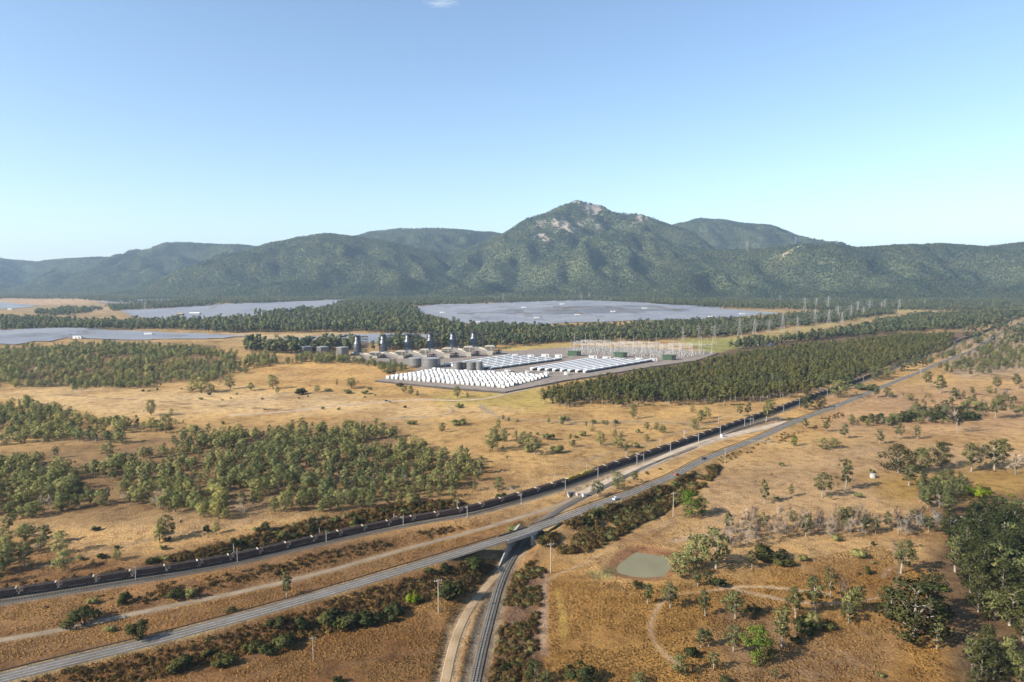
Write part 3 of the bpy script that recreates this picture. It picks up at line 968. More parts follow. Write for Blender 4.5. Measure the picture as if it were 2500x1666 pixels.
def make_hill(idx, name, k, lines):
    segs = []
    for ln in lines:
        w = dp(ln)
        for a, b in zip(w[:-1], w[1:]):
            segs.append((a, b))
    allp = np.array([p for s in segs for p in s])
    zmax = allp[:, 2].max()
    R = zmax / k + 500
    x0, y0 = allp[:, 0].min() - R, max(allp[:, 1].min() - R, 3300)
    x1, y1 = allp[:, 0].max() + R, allp[:, 1].max() + R * 0.75
    x0 = max(x0, -7600); x1 = min(x1, 7600)

    def hf(x, y):
        wx = x + (fbm(x / 420, y / 420, 11 + idx) - 0.5) * 260
        wy = y + (fbm(x / 420, y / 420, 23 + idx) - 0.5) * 260
        h = np.full(x.shape, -1e9)
        for a, b in segs:
            ex, ey = b[0] - a[0], b[1] - a[1]
            L2 = ex * ex + ey * ey
            for px, py, kk in ((x, y, k * 1.5), (wx, wy, k)):
                t = np.clip(((px - a[0]) * ex + (py - a[1]) * ey) / L2, 0, 1)
                d = np.hypot(px - a[0] - t * ex, py - a[1] - t * ey)
                zz = a[2] + t * (b[2] - a[2])
                if kk == k:
                    zz = zz - 12
                rr = 22.0 if idx == 0 else 120.0
                h = np.maximum(h, zz - kk * (np.sqrt(d * d + rr * rr) - rr))
        rid = 1 - np.abs(2 * fbm(x / 560, y / 560, 41 + idx, 4) - 1)
        # gullies bite into the slopes but leave the crest line
        top = np.full(x.shape, 1e9)
        for a, b in segs[:len(lines[0]) - 1]:
            ex, ey = b[0] - a[0], b[1] - a[1]
            t = np.clip(((x - a[0]) * ex + (y - a[1]) * ey) / (ex * ex + ey * ey), 0, 1)
            top = np.minimum(top, np.hypot(x - a[0] - t * ex, y - a[1] - t * ey))
        bite = np.clip(top / 300, 0, 1) * np.clip(h / 120, 0, 1)
        h = h + bite * (rid - 0.84) * (430 if idx == 0 else 330)
        h = 40 * np.logaddexp(0, h / 40) - 12          # soft foot
        return h

    step = 22.0
    xs = np.arange(x0, x1, step); ys = np.arange(y0, y1, step)
    X, Y = np.meshgrid(xs, ys)
    H = hf(X.ravel(), Y.ravel())
    v = np.stack([X.ravel(), Y.ravel(), H], -1)
    rock, cl = hill_tone_and_mask(v) if idx <= 1 else (np.zeros(len(v)), np.zeros(len(v)))
    if idx != 0: rock[:] = 0
    if idx != 1: cl[:] = 0
    c = np.tile(np.array((0.07, 0.08, 0.04)), (len(v), 1))
    c = c * (1 - rock[:, None]) + np.array((0.29, 0.245, 0.21)) * rock[:, None]
    c = c * (1 - cl[:, None]) + np.array((0.30, 0.26, 0.16)) * cl[:, None]
    v[:, 2] += rock * (fbm(v[:, 0] / 40, v[:, 1] / 40, 5) - 0.4) * 45
    nr, nc = X.shape
    i = np.arange(nr - 1)[:, None] * nc + np.arange(nc - 1)[None, :]
    f = np.stack([i, i + 1, i + nc + 1, i + nc], -1).reshape(-1, 4)
    keep = (v[:, 2] > -6)[f].any(1)
    f = f[keep]
    used = np.unique(f)
    remap = np.full(len(v), -1); remap[used] = np.arange(len(used))
    link(name, mesh_np(name, v[used], remap[f], [M['hill']], True, cattr=c[used]), kind='structure')
    # where trees stand on it
    rng = np.random.default_rng(100 + idx)
    sp = 11.5
    gx = np.arange(x0, x1, sp); gy = np.arange(y0, y1, sp)
    GX, GY = np.meshgrid(gx, gy)
    px = GX.ravel() + rng.uniform(-.5, .5, GX.size) * sp; py = GY.ravel() + rng.uniform(-.5, .5, GX.size) * sp
    # bilinear height from the sheet itself
    fi = np.clip((px - x0) / step, 0, nc - 1.001); fj = np.clip((py - y0) / step, 0, nr - 1.001)
    i0 = fi.astype(int); j0 = fj.astype(int); a = fi - i0; b = fj - j0
    Hm = v[:, 2].reshape(nr, nc)
    hz = (Hm[j0, i0] * (1 - a) + Hm[j0, i0 + 1] * a) * (1 - b) + (Hm[j0 + 1, i0] * (1 - a) + Hm[j0 + 1, i0 + 1] * a) * b
    gxs = (Hm[j0, i0 + 1] - Hm[j0, i0]) / step; gys = (Hm[j0 + 1, i0] - Hm[j0, i0]) / step
    p = np.stack([px, py, hz], -1)
    sx, sy, d = project(p)
    view = np.stack([-px, -py, CAM_H - hz], -1)
    facing = (-gxs * view[:, 0] - gys * view[:, 1] + view[:, 2]) / np.linalg.norm(view, axis=1)
    rk, cc = hill_tone_and_mask(p) if idx <= 1 else (np.zeros(len(p)), np.zeros(len(p)))
    if idx != 0: rk[:] = 0
    if idx != 1: cc[:] = 0
    m = (hz > 0.5) & (facing > -0.12) & (sx > -250) & (sx < 2750) & (rng.random(len(p)) > rk * 0.97) & (cc < 0.4)
    nr_ = np.stack([-gxs, -gys, np.ones_like(gxs)], -1); nr_ /= np.linalg.norm(nr_, axis=1)[:, None]
    HILL_PTS.append(np.hstack([p[m], nr_[m]]))


for _i, (nm, k, lines) in enumerate(HILLS):
    make_hill(_i, nm, k, lines)

# ------------------------------------------------------------------ vegetation: leaf sprays spread through the crown's volume
M['leaf_gum'] = leaf_mat('gum_leaf', (0.105, 0.122, 0.055), (0.185, 0.195, 0.092))
M['leaf_wood'] = leaf_mat('woodland_leaf', (0.145, 0.17, 0.075), (0.31, 0.32, 0.14))
M['leaf_plant'] = leaf_mat('plantation_leaf', (0.09, 0.10, 0.04), (0.19, 0.19, 0.07))
M['leaf_far'] = leaf_mat('distant_leaf', (0.092, 0.118, 0.07), (0.185, 0.2, 0.105))
M['leaf_hill'] = leaf_mat('hill_leaf', (0.05, 0.078, 0.042), (0.125, 0.15, 0.072), 0.35, 0.0045, (1.35, 1.12, 0.95), (0.62, 0.76, 0.82))
M['leaf_dark'] = leaf_mat('dark_bush_leaf', (0.048, 0.06, 0.026), (0.09, 0.10, 0.042))
M['leaf_bright'] = leaf_mat('bright_leaf', (0.20, 0.27, 0.03), (0.27, 0.34, 0.04))
M['leaf_green'] = leaf_mat('fresh_leaf', (0.10, 0.17, 0.03), (0.17, 0.24, 0.045))
M['leaf_scrub'] = leaf_mat('scrub_leaf', (0.115, 0.076, 0.038), (0.20, 0.145, 0.066))
M['leaf_olive'] = leaf_mat('olive_scrub_leaf', (0.11, 0.095, 0.042), (0.17, 0.145, 0.062))
M['leaf_olivegreen'] = leaf_mat('light_olive_leaf', (0.20, 0.205, 0.085), (0.34, 0.335, 0.14))
M['leaf_twig'] = leaf_mat('dry_twig', (0.27, 0.225, 0.19), (0.36, 0.305, 0.265), 0.1)
M['leaf_grass'] = leaf_mat('dry_grass_blade', (0.42, 0.265, 0.10), (0.60, 0.40, 0.17), 0.45)


def spray(rng, centres, radii, n, size, crown_c, flat=0.8, up=0.25):
    """n leaf-spray quads over ellipsoid clumps -> verts, quads, normals, tone"""
    centres = np.array(centres, float); radii = np.array(radii, float)
    w = radii ** 2; w /= w.sum()
    k = rng.choice(len(centres), n, p=w)
    d = rng.normal(size=(n, 3)); d /= np.linalg.norm(d, axis=1)[:, None]
    r = rng.random(n) ** 0.45
    p = centres[k] + d * (radii[k] * r)[:, None] * np.array([1, 1, flat])
    out = d * 0.75 + (p - np.array(crown_c)) / (np.linalg.norm(p - np.array(crown_c), axis=1)[:, None] + 1e-6) * 0.6 + np.array([0, 0, up])
    nrm = out + rng.normal(size=(n, 3)) * 0.28
    nrm /= np.linalg.norm(nrm, axis=1)[:, None]
    face = out + rng.normal(size=(n, 3)) * 0.9
    face /= np.linalg.norm(face, axis=1)[:, None]
    a = np.cross(face, rng.normal(size=(n, 3))); a /= np.linalg.norm(a, axis=1)[:, None]
    b = np.cross(face, a)
    s = size * rng.uniform(0.55, 1.3, n)[:, None]
    e = rng.uniform(0.45, 0.9, n)[:, None]
    q = np.stack([p - a * s * 0.5 - b * s * 0.12 * e, p + b * s * -0.5 * e, p + a * s * 0.5 + b * s * 0.1 * e, p + b * s * 0.5 * e], 1)
    v = q.reshape(-1, 3)
    f = np.arange(n * 4).reshape(-1, 4)
    ck = rng.random(len(centres))
    lv = np.clip(0.5 * ck[k] + 0.5 * rng.random(n), 0, 1)
    return v, f, np.repeat(nrm, 4, 0), np.repeat(lv, 4)


def limb_path(rng, a, b, n=4, bend=0.12):
    a = np.array(a, float); b = np.array(b, float)
    L = np.linalg.norm(b - a)
    ts = np.linspace(0, 1, n)
    off = rng.normal(size=3) * bend * L
    return np.array([a + (b - a) * t + off * math.sin(math.pi * t) for t in ts])


def tree_shape(seed, kind, quads):
    """a 10 m specimen: (trunk MB, leaf arrays)"""
    rng = np.random.default_rng(seed)
    mb = MB()
    cs = []; rs = []
    if kind in ('gum', 'wood', 'plant'):
        if kind == 'gum':
            fork, R, nl, r0 = rng.uniform(2.6, 3.8), rng.uniform(2.2, 2.9), 15, 0.19
        elif kind == 'wood':
            fork, R, nl, r0 = rng.uniform(1.0, 2.0), rng.uniform(3.3, 4.2), 17, 0.23
        else:
            fork, R, nl, r0 = rng.uniform(4.0, 5.0), rng.uniform(1.7, 2.1), 10, 0.12
        top = 9.7
        lean = rng.normal(size=2) * 0.45
        axis = lambda z: np.array([lean[0] * (z / 10) ** 1.3, lean[1] * (z / 10) ** 1.3, z])
        zs = [-0.4, fork * 0.5, fork, fork + (top - fork) * 0.35, fork + (top - fork) * 0.75]
        mb.tube([axis(max(z, 0)) + np.array([rng.normal() * 0.05, rng.normal() * 0.05, min(z, 0)]) for z in zs], [r0 * 1.35, r0, r0 * 0.85, r0 * 0.55, r0 * 0.18], 6)
        for i in range(nl):
            u = (i + rng.uniform(0.2, 0.8)) / nl
            a = i * 2.4 + rng.uniform(-.5, .5)
            prof = math.sin(math.pi * min(1, 0.16 + 0.80 * u)) ** 0.7
            rad = R * prof * rng.uniform(0.35, 0.85)
            cr = R * rng.uniform(0.30, 0.44) * (0.75 + 0.35 * prof)
            zz = fork * 0.95 + (top - fork * 0.95) * u
            zz = min(zz, 9.9 - cr * 0.7)
            tip = axis(zz) + np.array([rad * math.cos(a), rad * math.sin(a), 0])
            root = axis(max(fork * 0.8, zz - rad * rng.uniform(0.7, 1.2)))
            mb.tube(limb_path(rng, root, tip, 4, 0.08), [r0 * 0.42, r0 * 0.32, r0 * 0.22, r0 * 0.08], 4)
            cs.append(tip); rs.append(cr)
            o = rng.normal(size=3) * cr * 0.8; o[2] *= 0.5
            cs.append(tip + o); rs.append(cr * rng.uniform(0.45, 0.75))
        cc = axis(fork + (top - fork) * 0.42)
        size = {'gum': 0.50, 'wood': 0.60, 'plant': 0.52}[kind] * (1000 / quads) ** 0.45
        leaf = spray(rng, cs, rs, quads, size, cc, 0.72)
    elif kind == 'far':
        R = 3.0
        mb.tube([(0, 0, -0.4), (0, 0, 4.5)], [0.2, 0.14], 3)
        for i in range(8):
            a = rng.uniform(0, 6.28); rad = R * rng.uniform(0.1, 0.7)
            cs.append((rad * math.cos(a), rad * math.sin(a), rng.uniform(2.6, 8.8))); rs.append(rng.uniform(0.9, 1.6))
        leaf = spray(rng, cs, rs, quads, 1.35, (0, 0, 6), 0.8)
    elif kind == 'canopy':
        for i in range(5):
            a = rng.uniform(0, 6.28); rad = 3.8 * rng.uniform(0.1, 0.9)
            cs.append((rad * math.cos(a), rad * math.sin(a), rng.uniform(2.5, 7))); rs.append(rng.uniform(2.2, 3.4))
        leaf = spray(rng, cs, rs, quads, 4.2, (0, 0, 3), 0.9, up=0.9)
    elif kind in ('bush', 'scrub', 'round'):      # 3 m specimen
        n = {'bush': 9, 'scrub': 10, 'round': 12}[kind]
        R = {'bush': 2.0, 'scrub': 2.4, 'round': 1.9}[kind]; H = {'bush': 2.6, 'scrub': 1.7, 'round': 3.0}[kind]
        for i in range(n):
            a = rng.uniform(0, 6.28); rad = R * math.sqrt(rng.random()) * 0.75
            zt = H * (1 - (rad / R) ** 2 * 0.6) * rng.uniform(0.35, 0.85)
            cs.append((rad * math.cos(a), rad * math.sin(a), zt)); rs.append(rng.uniform(0.45, 0.8) * R * 0.55)
            mb.tube(limb_path(rng, (rng.normal() * 0.15, rng.normal() * 0.15, -0.3), cs[-1], 3, 0.1), [0.07, 0.05, 0.02], 3)
        leaf = spray(rng, cs, rs, quads, {'bush': 0.5, 'scrub': 0.42, 'round': 0.42}[kind] * (400 / quads) ** 0.35, (0, 0, 0.4 * H), 0.9)
    elif kind == 'bare':
        tw = MB()

        def grow(p, d, L, r, lev):
            q = p + d * L
            mid = (p + q) / 2 + rng.normal(size=3) * L * 0.07
            (mb if lev < 2 else tw).tube([p, mid, q], [r, r * 0.8, r * 0.6], 4 if lev < 2 else 3)
            if lev >= 4: return
            for _ in range(3 if lev < 3 else 3):
                nd = d + rng.normal(size=3) * (0.55 + 0.1 * lev) + np.array([0, 0, 0.18])
                nd /= np.linalg.norm(nd)
                grow(q if rng.random() < 0.6 else mid, nd, L * rng.uniform(0.55, 0.8), r * 0.55, lev + 1)
        grow(np.array([0, 0, -0.3]), np.array([rng.normal() * 0.06, rng.normal() * 0.06, 1.0]), 3.0, 0.16, 0)
        v = np.vstack(tw.v); n = len(v)
        # fine twig ends as slivers
        tips = v[rng.choice(n, quads)]
        dd = rng.normal(size=(quads, 3)); dd[:, 2] += 0.4; dd /= np.linalg.norm(dd, axis=1)[:, None]
        L = rng.uniform(0.5, 1.1, quads)[:, None]
        sd = np.cross(dd, rng.normal(size=(quads, 3))); sd /= np.linalg.norm(sd, axis=1)[:, None]
        sv = np.stack([tips - sd * 0.035, tips + sd * 0.035, tips + dd * L + sd * 0.02, tips + dd * L - sd * 0.02], 1).reshape(-1, 3)
        fv = np.vstack([v, sv])
        twf = [tuple(f) for f in tw.f] + [tuple(range(n + 4 * i, n + 4 * i + 4)) for i in range(quads)]
        nr = np.zeros((len(fv), 3)); nr[:, 2] = 0.6; nr[:, :2] = fv[:, :2] * 0.3; nr[:, 0] -= 0.3
        leaf = (fv, twf, nr, np.full(len(fv), 0.5))
    return mb, leaf


def leaf_mesh(name, leaf, mat):
    v, f, n, lv = leaf
    if isinstance(f, list):
        by = {}
        for q in f: by.setdefault(len(q), []).append(q)
        fs = [np.array(by[k]) for k in sorted(by)]
    else:
        fs = [f]
    return mesh_np(name, v, fs, [mat], False, attrs={'cn': n, 'lv': lv})


def both_mesh(name, mb, leaf, mat_t, mat_l):
    v, f, n, lv = leaf
    if mb.n == 0:
        return leaf_mesh(name, leaf, mat_l)
    tv = np.vstack(mb.v); k = len(tv)
    by = {}
    for q in mb.f: by.setdefault(len(q), []).append(q)
    fs = [np.array(by[q]) for q in sorted(by)]; mi = [np.zeros(len(x)) for x in fs]
    if isinstance(f, list):
        by = {}
        for q in f: by.setdefault(len(q), []).append(q)
        fl = [np.array(by[q]) + k for q in sorted(by)]
    else:
        fl = [np.asarray(f) + k]
    for x in fl: fs.append(x); mi.append(np.ones(len(x)))
    tn = tv * np.array([1, 1, 0]) + np.array([-0.4, -0.3, 0.3])
    return mesh_np(name, np.vstack([tv, v]), fs, [mat_t, mat_l], False, np.concatenate(mi), {'cn': np.vstack([tn, n]), 'lv': np.concatenate([np.full(k, .5), lv])})


KINDS = {  # kind: (shape, leaf quads, bark, leaf, variants, specimen height)
    'gum': ('gum', 2200, 'bark', 'leaf_gum', 5, 10.0), 'wood': ('wood', 1900, 'bark_dark', 'leaf_wood', 5, 9.6), 'plant': ('plant', 420, 'bark', 'leaf_plant', 4, 10.0),
    'bush': ('bush', 900, 'bark_dark', 'leaf_dark', 3, 3.0), 'bushlight': ('bush', 900, 'bark_dark', 'leaf_wood', 3, 3.0), 'round': ('round', 1400, 'bark_dark', 'leaf_dark', 2, 3.4),
    'bright': ('round', 1400, 'bark_dark', 'leaf_bright', 2, 3.4), 'green': ('wood', 2600, 'bark_dark', 'leaf_green', 2, 9.6), 'bare': ('bare', 420, 'bark_grey', 'leaf_twig', 4, 8.6),
    'darkgum': ('wood', 2600, 'bark', 'leaf_dark', 3, 9.6), 'greygum': ('gum', 1000, 'bark', 'leaf_gum', 3, 10.0), 'green2': ('wood', 1500, 'bark_dark', 'leaf_olivegreen', 3, 9.6)}
PROTO = {}
for _n, (kd, (shape, q, bk, lf, nv, hh)) in enumerate(KINDS.items()):
    for k in range(nv):
        mb, leaf = tree_shape(1000 + 37 * _n + k, shape, q)
        PROTO[(kd, k)] = (mb.mesh('trunk', M[bk]), leaf_mesh('crown', leaf, M[lf]), hh)
TRNG = random.Random(7)


def plant_tree(name, kd, p, h, label, category='tree', group=None, wide=1.0, rz=None, v=None):
    nv = KINDS[kd][4]
    t, c, hh = PROTO[(kd, TRNG.randrange(nv) if v is None else v % nv)]
    s = h / hh
    e = empty(name, tuple(p), TRNG.uniform(0, 6.28) if rz is None else rz, label, category, group, (s * wide, s * wide, s))
    link('trunk' if kd not in ('bush', 'bushlight', 'round', 'bright') else 'stem', t, e)
    link('crown' if kd not in ('bush', 'bushlight', 'round', 'bright') else 'foliage', c, e)
    return e


def placed_labels(base, pts_):
    """a label for each tree of a stand: its rank from the left within its row counted from the front"""
    n = len(pts_)
    if n < 2: return [base] * n
    rows = max(1, round(n / 18.0))
    order = np.argsort([p[1] for p in pts_])
    out = [None] * n
    for r, ch in enumerate(np.array_split(order, rows)):
        for k, i in enumerate(sorted(ch, key=lambda q: project(pts_[q])[0][0])):
            out[i] = '%s, %s from left%s' % (base, rank(k + 1), '' if rows == 1 else ' in %s row from front' % rank(r + 1))
    return out


RANK = ['first', 'second', 'third', 'fourth', 'fifth', 'sixth', 'seventh', 'eighth', 'ninth', 'tenth', 'eleventh', 'twelfth', 'thirteenth', 'fourteenth', 'fifteenth', 'sixteenth', 'seventeenth', 'eighteenth', 'nineteenth', 'twentieth',
        'twenty-first', 'twenty-second', 'twenty-third', 'twenty-fourth', 'twenty-fifth', 'twenty-sixth', 'twenty-seventh', 'twenty-eighth', 'twenty-ninth', 'thirtieth']


def rank(n):
    return RANK[n - 1] if n <= 30 else str(n) + 'th'


# -- lighter specimens for woods that read as one mass
STUFF_COLL = {}


def stuff_set(name, specs):
    col = bpy.data.collections.new(name)
    for i, (shape, q, bk, lf, seed) in enumerate(specs):
        mb, leaf = tree_shape(seed, shape, q)
        o = bpy.data.objects.new('%s_%02d' % (name, i), both_mesh(name, mb, leaf, M[bk], M[lf]))
        col.objects.link(o)
    STUFF_COLL[name] = (col, len(specs))


stuff_set('wood_specimen', [('wood', 420, 'bark_dark', 'leaf_wood', 2000 + i) for i in range(4)] + [('gum', 380, 'bark', 'leaf_gum', 2010), ('wood', 420, 'bark_dark', 'leaf_olivegreen', 2011), ('gum', 220, 'bark', 'leaf_gum', 2012)])
stuff_set('plantation_specimen', [('plant', 240, 'bark', 'leaf_plant', 2100 + i) for i in range(5)] + [('gum', 300, 'bark', 'leaf_gum', 2110)])
stuff_set('belt_specimen', [('far', 150, 'bark_dark', 'leaf_far', 2200 + i) for i in range(6)])
stuff_set('hill_specimen', [('canopy', 34, 'bark_dark', 'leaf_hill', 2300 + i) for i in range(6)])
stuff_set('scrub_specimen', [('scrub', 480, 'bark_dark', 'leaf_scrub', 2400 + i) for i in range(5)] + [('scrub', 480, 'bark_dark', 'leaf_dark', 2410)] + [('scrub', 480, 'bark_dark', 'leaf_wood', 2420)])


stuff_set('brown_scrub_specimen', [('scrub', 420, 'bark_dark', 'leaf_scrub', 2430 + i) for i in range(5)] + [('scrub', 420, 'bark_dark', 'leaf_olive', 2440)])


def tuft_set():
    col = bpy.data.collections.new('tuft_specimen')
    for i in range(4):
        rng = np.random.default_rng(2500 + i)
        n = 22
        a = rng.uniform(0, 6.28, n); r = rng.uniform(0, 0.45, n); h = rng.uniform(0.35, 0.9, n)
        b = np.stack([r * np.cos(a), r * np.sin(a), np.full(n, -0.1)], -1)
        tip = b + np.stack([np.cos(a) * 0.35 * h, np.sin(a) * 0.35 * h, h], -1)
        sd = np.stack([-np.sin(a), np.cos(a), 0 * a], -1) * 0.11
        v = np.stack([b - sd, b + sd, tip + sd * 0.4, tip - sd * 0.4], 1).reshape(-1, 3)
        nn = np.repeat(np.stack([np.cos(a) * 0.5, np.sin(a) * 0.5, np.full(n, 0.8)], -1), 4, 0)
        o = bpy.data.objects.new('tuft_%02d' % i, leaf_mesh('tuft', (v, np.arange(4 * n).reshape(-1, 4), nn, np.repeat(rng.random(n), 4)), M['leaf_grass']))
        col.objects.link(o)
    STUFF_COLL['tuft_specimen'] = (col, 4)


tuft_set()


def scatter_stuff(name, coll, pts, scl, seed=1, wide=(0.85, 1.2), nrm=None):
    """one stuff object: copies of a few specimens on its points"""
    col, nv = STUFF_COLL[coll]
    n = len(pts)
    rng = np.random.default_rng(seed)
    me = bpy.data.meshes.new(name)
    me.vertices.add(n)
    me.vertices.foreach_set('co', np.asarray(pts, np.float32).ravel())
    s = np.stack([scl * rng.uniform(*wide, n), scl * rng.uniform(*wide, n), scl * rng.uniform(0.9, 1.1, n)], -1)
    a = me.attributes.new('scl', 'FLOAT_VECTOR', 'POINT'); a.data.foreach_set('vector', s.astype(np.float32).ravel())
    r = np.zeros((n, 3), np.float32); r[:, 2] = rng.uniform(0, 6.28, n); r[:, :2] = rng.normal(size=(n, 2)) * 0.06
    if nrm is not None:            # lean with the slope
        g = r[:, 2]
        nx = nrm[:, 0] * np.cos(g) + nrm[:, 1] * np.sin(g); ny = -nrm[:, 0] * np.sin(g) + nrm[:, 1] * np.cos(g)
        r[:, 0] = -np.arcsin(np.clip(ny, -1, 1)); r[:, 1] = np.arctan2(nx, nrm[:, 2])
    a = me.attributes.new('rot', 'FLOAT_VECTOR', 'POINT'); a.data.foreach_set('vector', r.ravel())
    a = me.attributes.new('pick', 'INT', 'POINT'); a.data.foreach_set('value', rng.integers(0, nv, n).astype(np.int32))
    o = link(name, me, kind='stuff')
    ng = bpy.data.node_groups.new(name, 'GeometryNodeTree')
    ng.interface.new_socket('Geometry', in_out='INPUT', socket_type='NodeSocketGeometry')
    ng.interface.new_socket('Geometry', in_out='OUTPUT', socket_type='NodeSocketGeometry')
    N = ng.nodes.new
    gi = N('NodeGroupInput'); go = N('NodeGroupOutput')
    ci = N('GeometryNodeCollectionInfo'); ci.inputs['Collection'].default_value = col
    ci.inputs['Separate Children'].default_value = True; ci.inputs['Reset Children'].default_value = True
    ip = N('GeometryNodeInstanceOnPoints')

    def na(nm, tp):
        x = N('GeometryNodeInputNamedAttribute'); x.data_type = tp; x.inputs[0].default_value = nm
        return x.outputs[0]
    L = ng.links.new
    L(gi.outputs[0], ip.inputs['Points']); L(ci.outputs[0], ip.inputs['Instance'])
    ip.inputs['Pick Instance'].default_value = True
    L(na('pick', 'INT'), ip.inputs['Instance Index'])
    L(na('rot', 'FLOAT_VECTOR'), ip.inputs['Rotation'])
    L(na('scl', 'FLOAT_VECTOR'), ip.inputs['Scale'])
    L(ip.outputs[0], go.inputs[0])
    md = o.modifiers.new('scatter', 'NODES'); md.node_group = ng
    return o


KEEP_OFF = [(highway, 4.4), (rail_main, 6.0), (branch, 3.8), (track2, 3.2), (track1, 3.0), (gravel, 6.5), (access, 5.0)]


def scatter(poly, spacing, seed, keep=1.0, clump=0.0, clump_size=40.0, off=True, ragged=0.0):
    """jittered points (world) whose feet lie inside a polygon of photograph pixels"""
    rng = np.random.default_rng(seed)
    poly = np.array(poly, float)
    w = plane(poly[:, 0], np.maximum(poly[:, 1], 699.0))
    lo = w[:, :2].min(0) - 30; hi = w[:, :2].max(0) + 30
    hi[1] = min(hi[1], 5200); hi[0] = min(hi[0], 4200); lo[0] = max(lo[0], -4200)
    gx = np.arange(lo[0], hi[0], spacing); gy = np.arange(lo[1], hi[1], spacing)
    X, Y = np.meshgrid(gx, gy)
    x = X.ravel() + rng.uniform(-.5, .5, X.size) * spacing; y = Y.ravel() + rng.uniform(-.5, .5, X.size) * spacing
    m = rng.random(len(x)) < keep
    if clump:
        m &= (fbm(x / clump_size, y / clump_size, seed + 3, 3) - 0.5) * 2.5 + 0.5 > clump * rng.uniform(0.7, 1.1, len(x))
    x = x[m]; y = y[m]
    sx, sy, d = project(np.stack([x, y, 0 * x], -1))
    p0, p1 = poly.min(0) - 60, poly.max(0) + 60
    m = (sx > p0[0]) & (sx < p1[0]) & (sy > p0[1]) & (sy < p1[1])
    x = x[m]; y = y[m]
    z = height(x, y)
    sx, sy, d = project(np.stack([x, y, z], -1))
    m = sd_poly(sx, sy, poly) < (fbm(x / 24, y / 24, seed + 9, 3) - 0.52) * 2 * ragged * rng.uniform(0.5, 1.2, len(x))
    x, y, z = x[m], y[m], z[m]
    if off and len(x):
        ok = np.ones(len(x), bool)
        for pl, w_ in KEEP_OFF:
            dd, _, _ = near_path(x, y, pl, w_ + 1)
            ok &= dd > w_
        for pl, hw, _ in TRACK_W:
            dd, _, _ = near_path(x, y, pl, hw + 2)
            ok &= dd > hw + 0.6
        ok &= sd_poly(x, y, pad) > 6
        ok &= sd_poly(x, y, pond) > 5
        x, y, z = x[ok], y[ok], z[ok]
    return np.stack([x, y, z], -1)


def nearest_first(p):
    return p[np.argsort(p[:, 1])]


# -- hills
hq = np.vstack(HILL_PTS); hp = hq[:, :3]
_r = np.random.default_rng(5)
scatter_stuff('hill_forest', 'hill_specimen', hp, _r.uniform(0.85, 1.5, len(hp)) * (0.75 + 0.5 * fbm(hp[:, 0] / 160, hp[:, 1] / 160, 61)), 21, nrm=hq[:, 3:])

# -- belts of trees on the plain
BELTS = [
    (dpoly([(-150, 672), (300, 670), (1000, 668), (1500, 668), (2000, 680), (2500, 688), (2500, 716), (2250, 716), (2100, 714), (1990, 712), (1900, 715), (1790, 716), (1600, 706), (1480, 701), (1360, 691), (960, 703), (900, 697), (700, 703), (560, 700), (300, 698), (180, 688), (-150, 684)]), 12, 0.95, 0.15),
    (dpoly([(-150, 735), (100, 735), (200, 742), (500, 740), (700, 728), (760, 710), (900, 700), (960, 712), (960, 730), (1040, 755), (1200, 768), (1200, 776), (1000, 774), (800, 762), (700, 766), (520, 764), (380, 760), (130, 757), (-150, 762)]), 10, 1.0, 0.1),
    (dpoly([(80, 718), (160, 712), (240, 712), (160, 727), (90, 728)]), 10, 0.8, 0.3),
    (dpoly([(240, 705), (420, 700), (600, 706), (430, 712), (260, 716)]), 11, 0.9, 0.2),
    (dpoly([(420, 722), (700, 712), (720, 720), (560, 728), (440, 732)]), 11, 0.7, 0.4),
    (dpoly([(1040, 742), (1100, 752), (1300, 758), (1500, 748), (1700, 738), (1900, 722), (2040, 712), (2060, 722), (1950, 738), (1800, 756), (1650, 778), (1500, 783), (1330, 790), (1180, 790), (1200, 775)]), 10, 1.0, 0.12),
    (dpoly([(1180, 775), (1330, 785), (1150, 800), (1100, 795), (1000, 792), (1000, 785)]), 9, 0.9, 0.2),
    (dpoly([(560, 796), (700, 800), (800, 795), (960, 790), (1100, 792), (1180, 798), (1150, 802), (900, 806), (680, 815), (560, 810)]), 9, 0.9, 0.25),
    (dpoly([(1650, 800), (1700, 792), (1850, 778), (2000, 755), (2120, 735), (2130, 738), (2000, 765), (1850, 788), (1700, 805)]), 9, 0.85, 0.2),
    (dpoly([(1980, 752), (2090, 730), (2353, 716), (2500, 714), (2500, 722), (2353, 732), (2300, 745), (2200, 758), (2100, 764), (1900, 778)]), 9, 1.0, 0.1),
    (dpoly([(2200, 765), (2300, 750), (2500, 740), (2500, 790), (2353, 790), (2290, 800), (2240, 800)]), 12, 0.5, 0.5),
    (dpoly([(380, 702), (560, 704), (700, 706), (560, 712), (400, 712)]), 12, 0.8, 0.3),
]
pts = np.vstack([scatter(pl, sp, 300 + i, kp, cl, ragged=5) for i, (pl, sp, kp, cl) in enumerate(BELTS)])
SOLAR_PX = {
    'a': [(995, 754), (1200, 741), (1425, 733), (1570, 739), (1770, 755), (1925, 767), (1800, 776), (1500, 786), (1260, 796), (1100, 790)],
    'b': [(-80, 812), (0, 808), (153, 801), (268, 808), (450, 815), (627, 822), (524, 829), (191, 828), (100, 838), (-80, 850)],
    'c': [(640, 832), (780, 820), (960, 815), (1120, 820), (1000, 838), (803, 842)],
    'd': [(290, 758), (600, 741), (900, 728), (770, 755), (700, 766), (550, 779), (450, 790), (310, 772)],
    'e': [(-80, 736), (0, 739), (96, 746), (60, 753), (-80, 760)],
    'f': [(230, 738), (330, 732), (600, 728), (560, 734), (330, 742)]}
_sx, _sy, _ = project(pts)
_k = np.ones(len(pts), bool)
for _p in SOLAR_PX.values():
    _k &= sd_poly(_sx, _sy, np.array(_p, float)) > -2
pts = pts[_k]
_r = np.random.default_rng(6)
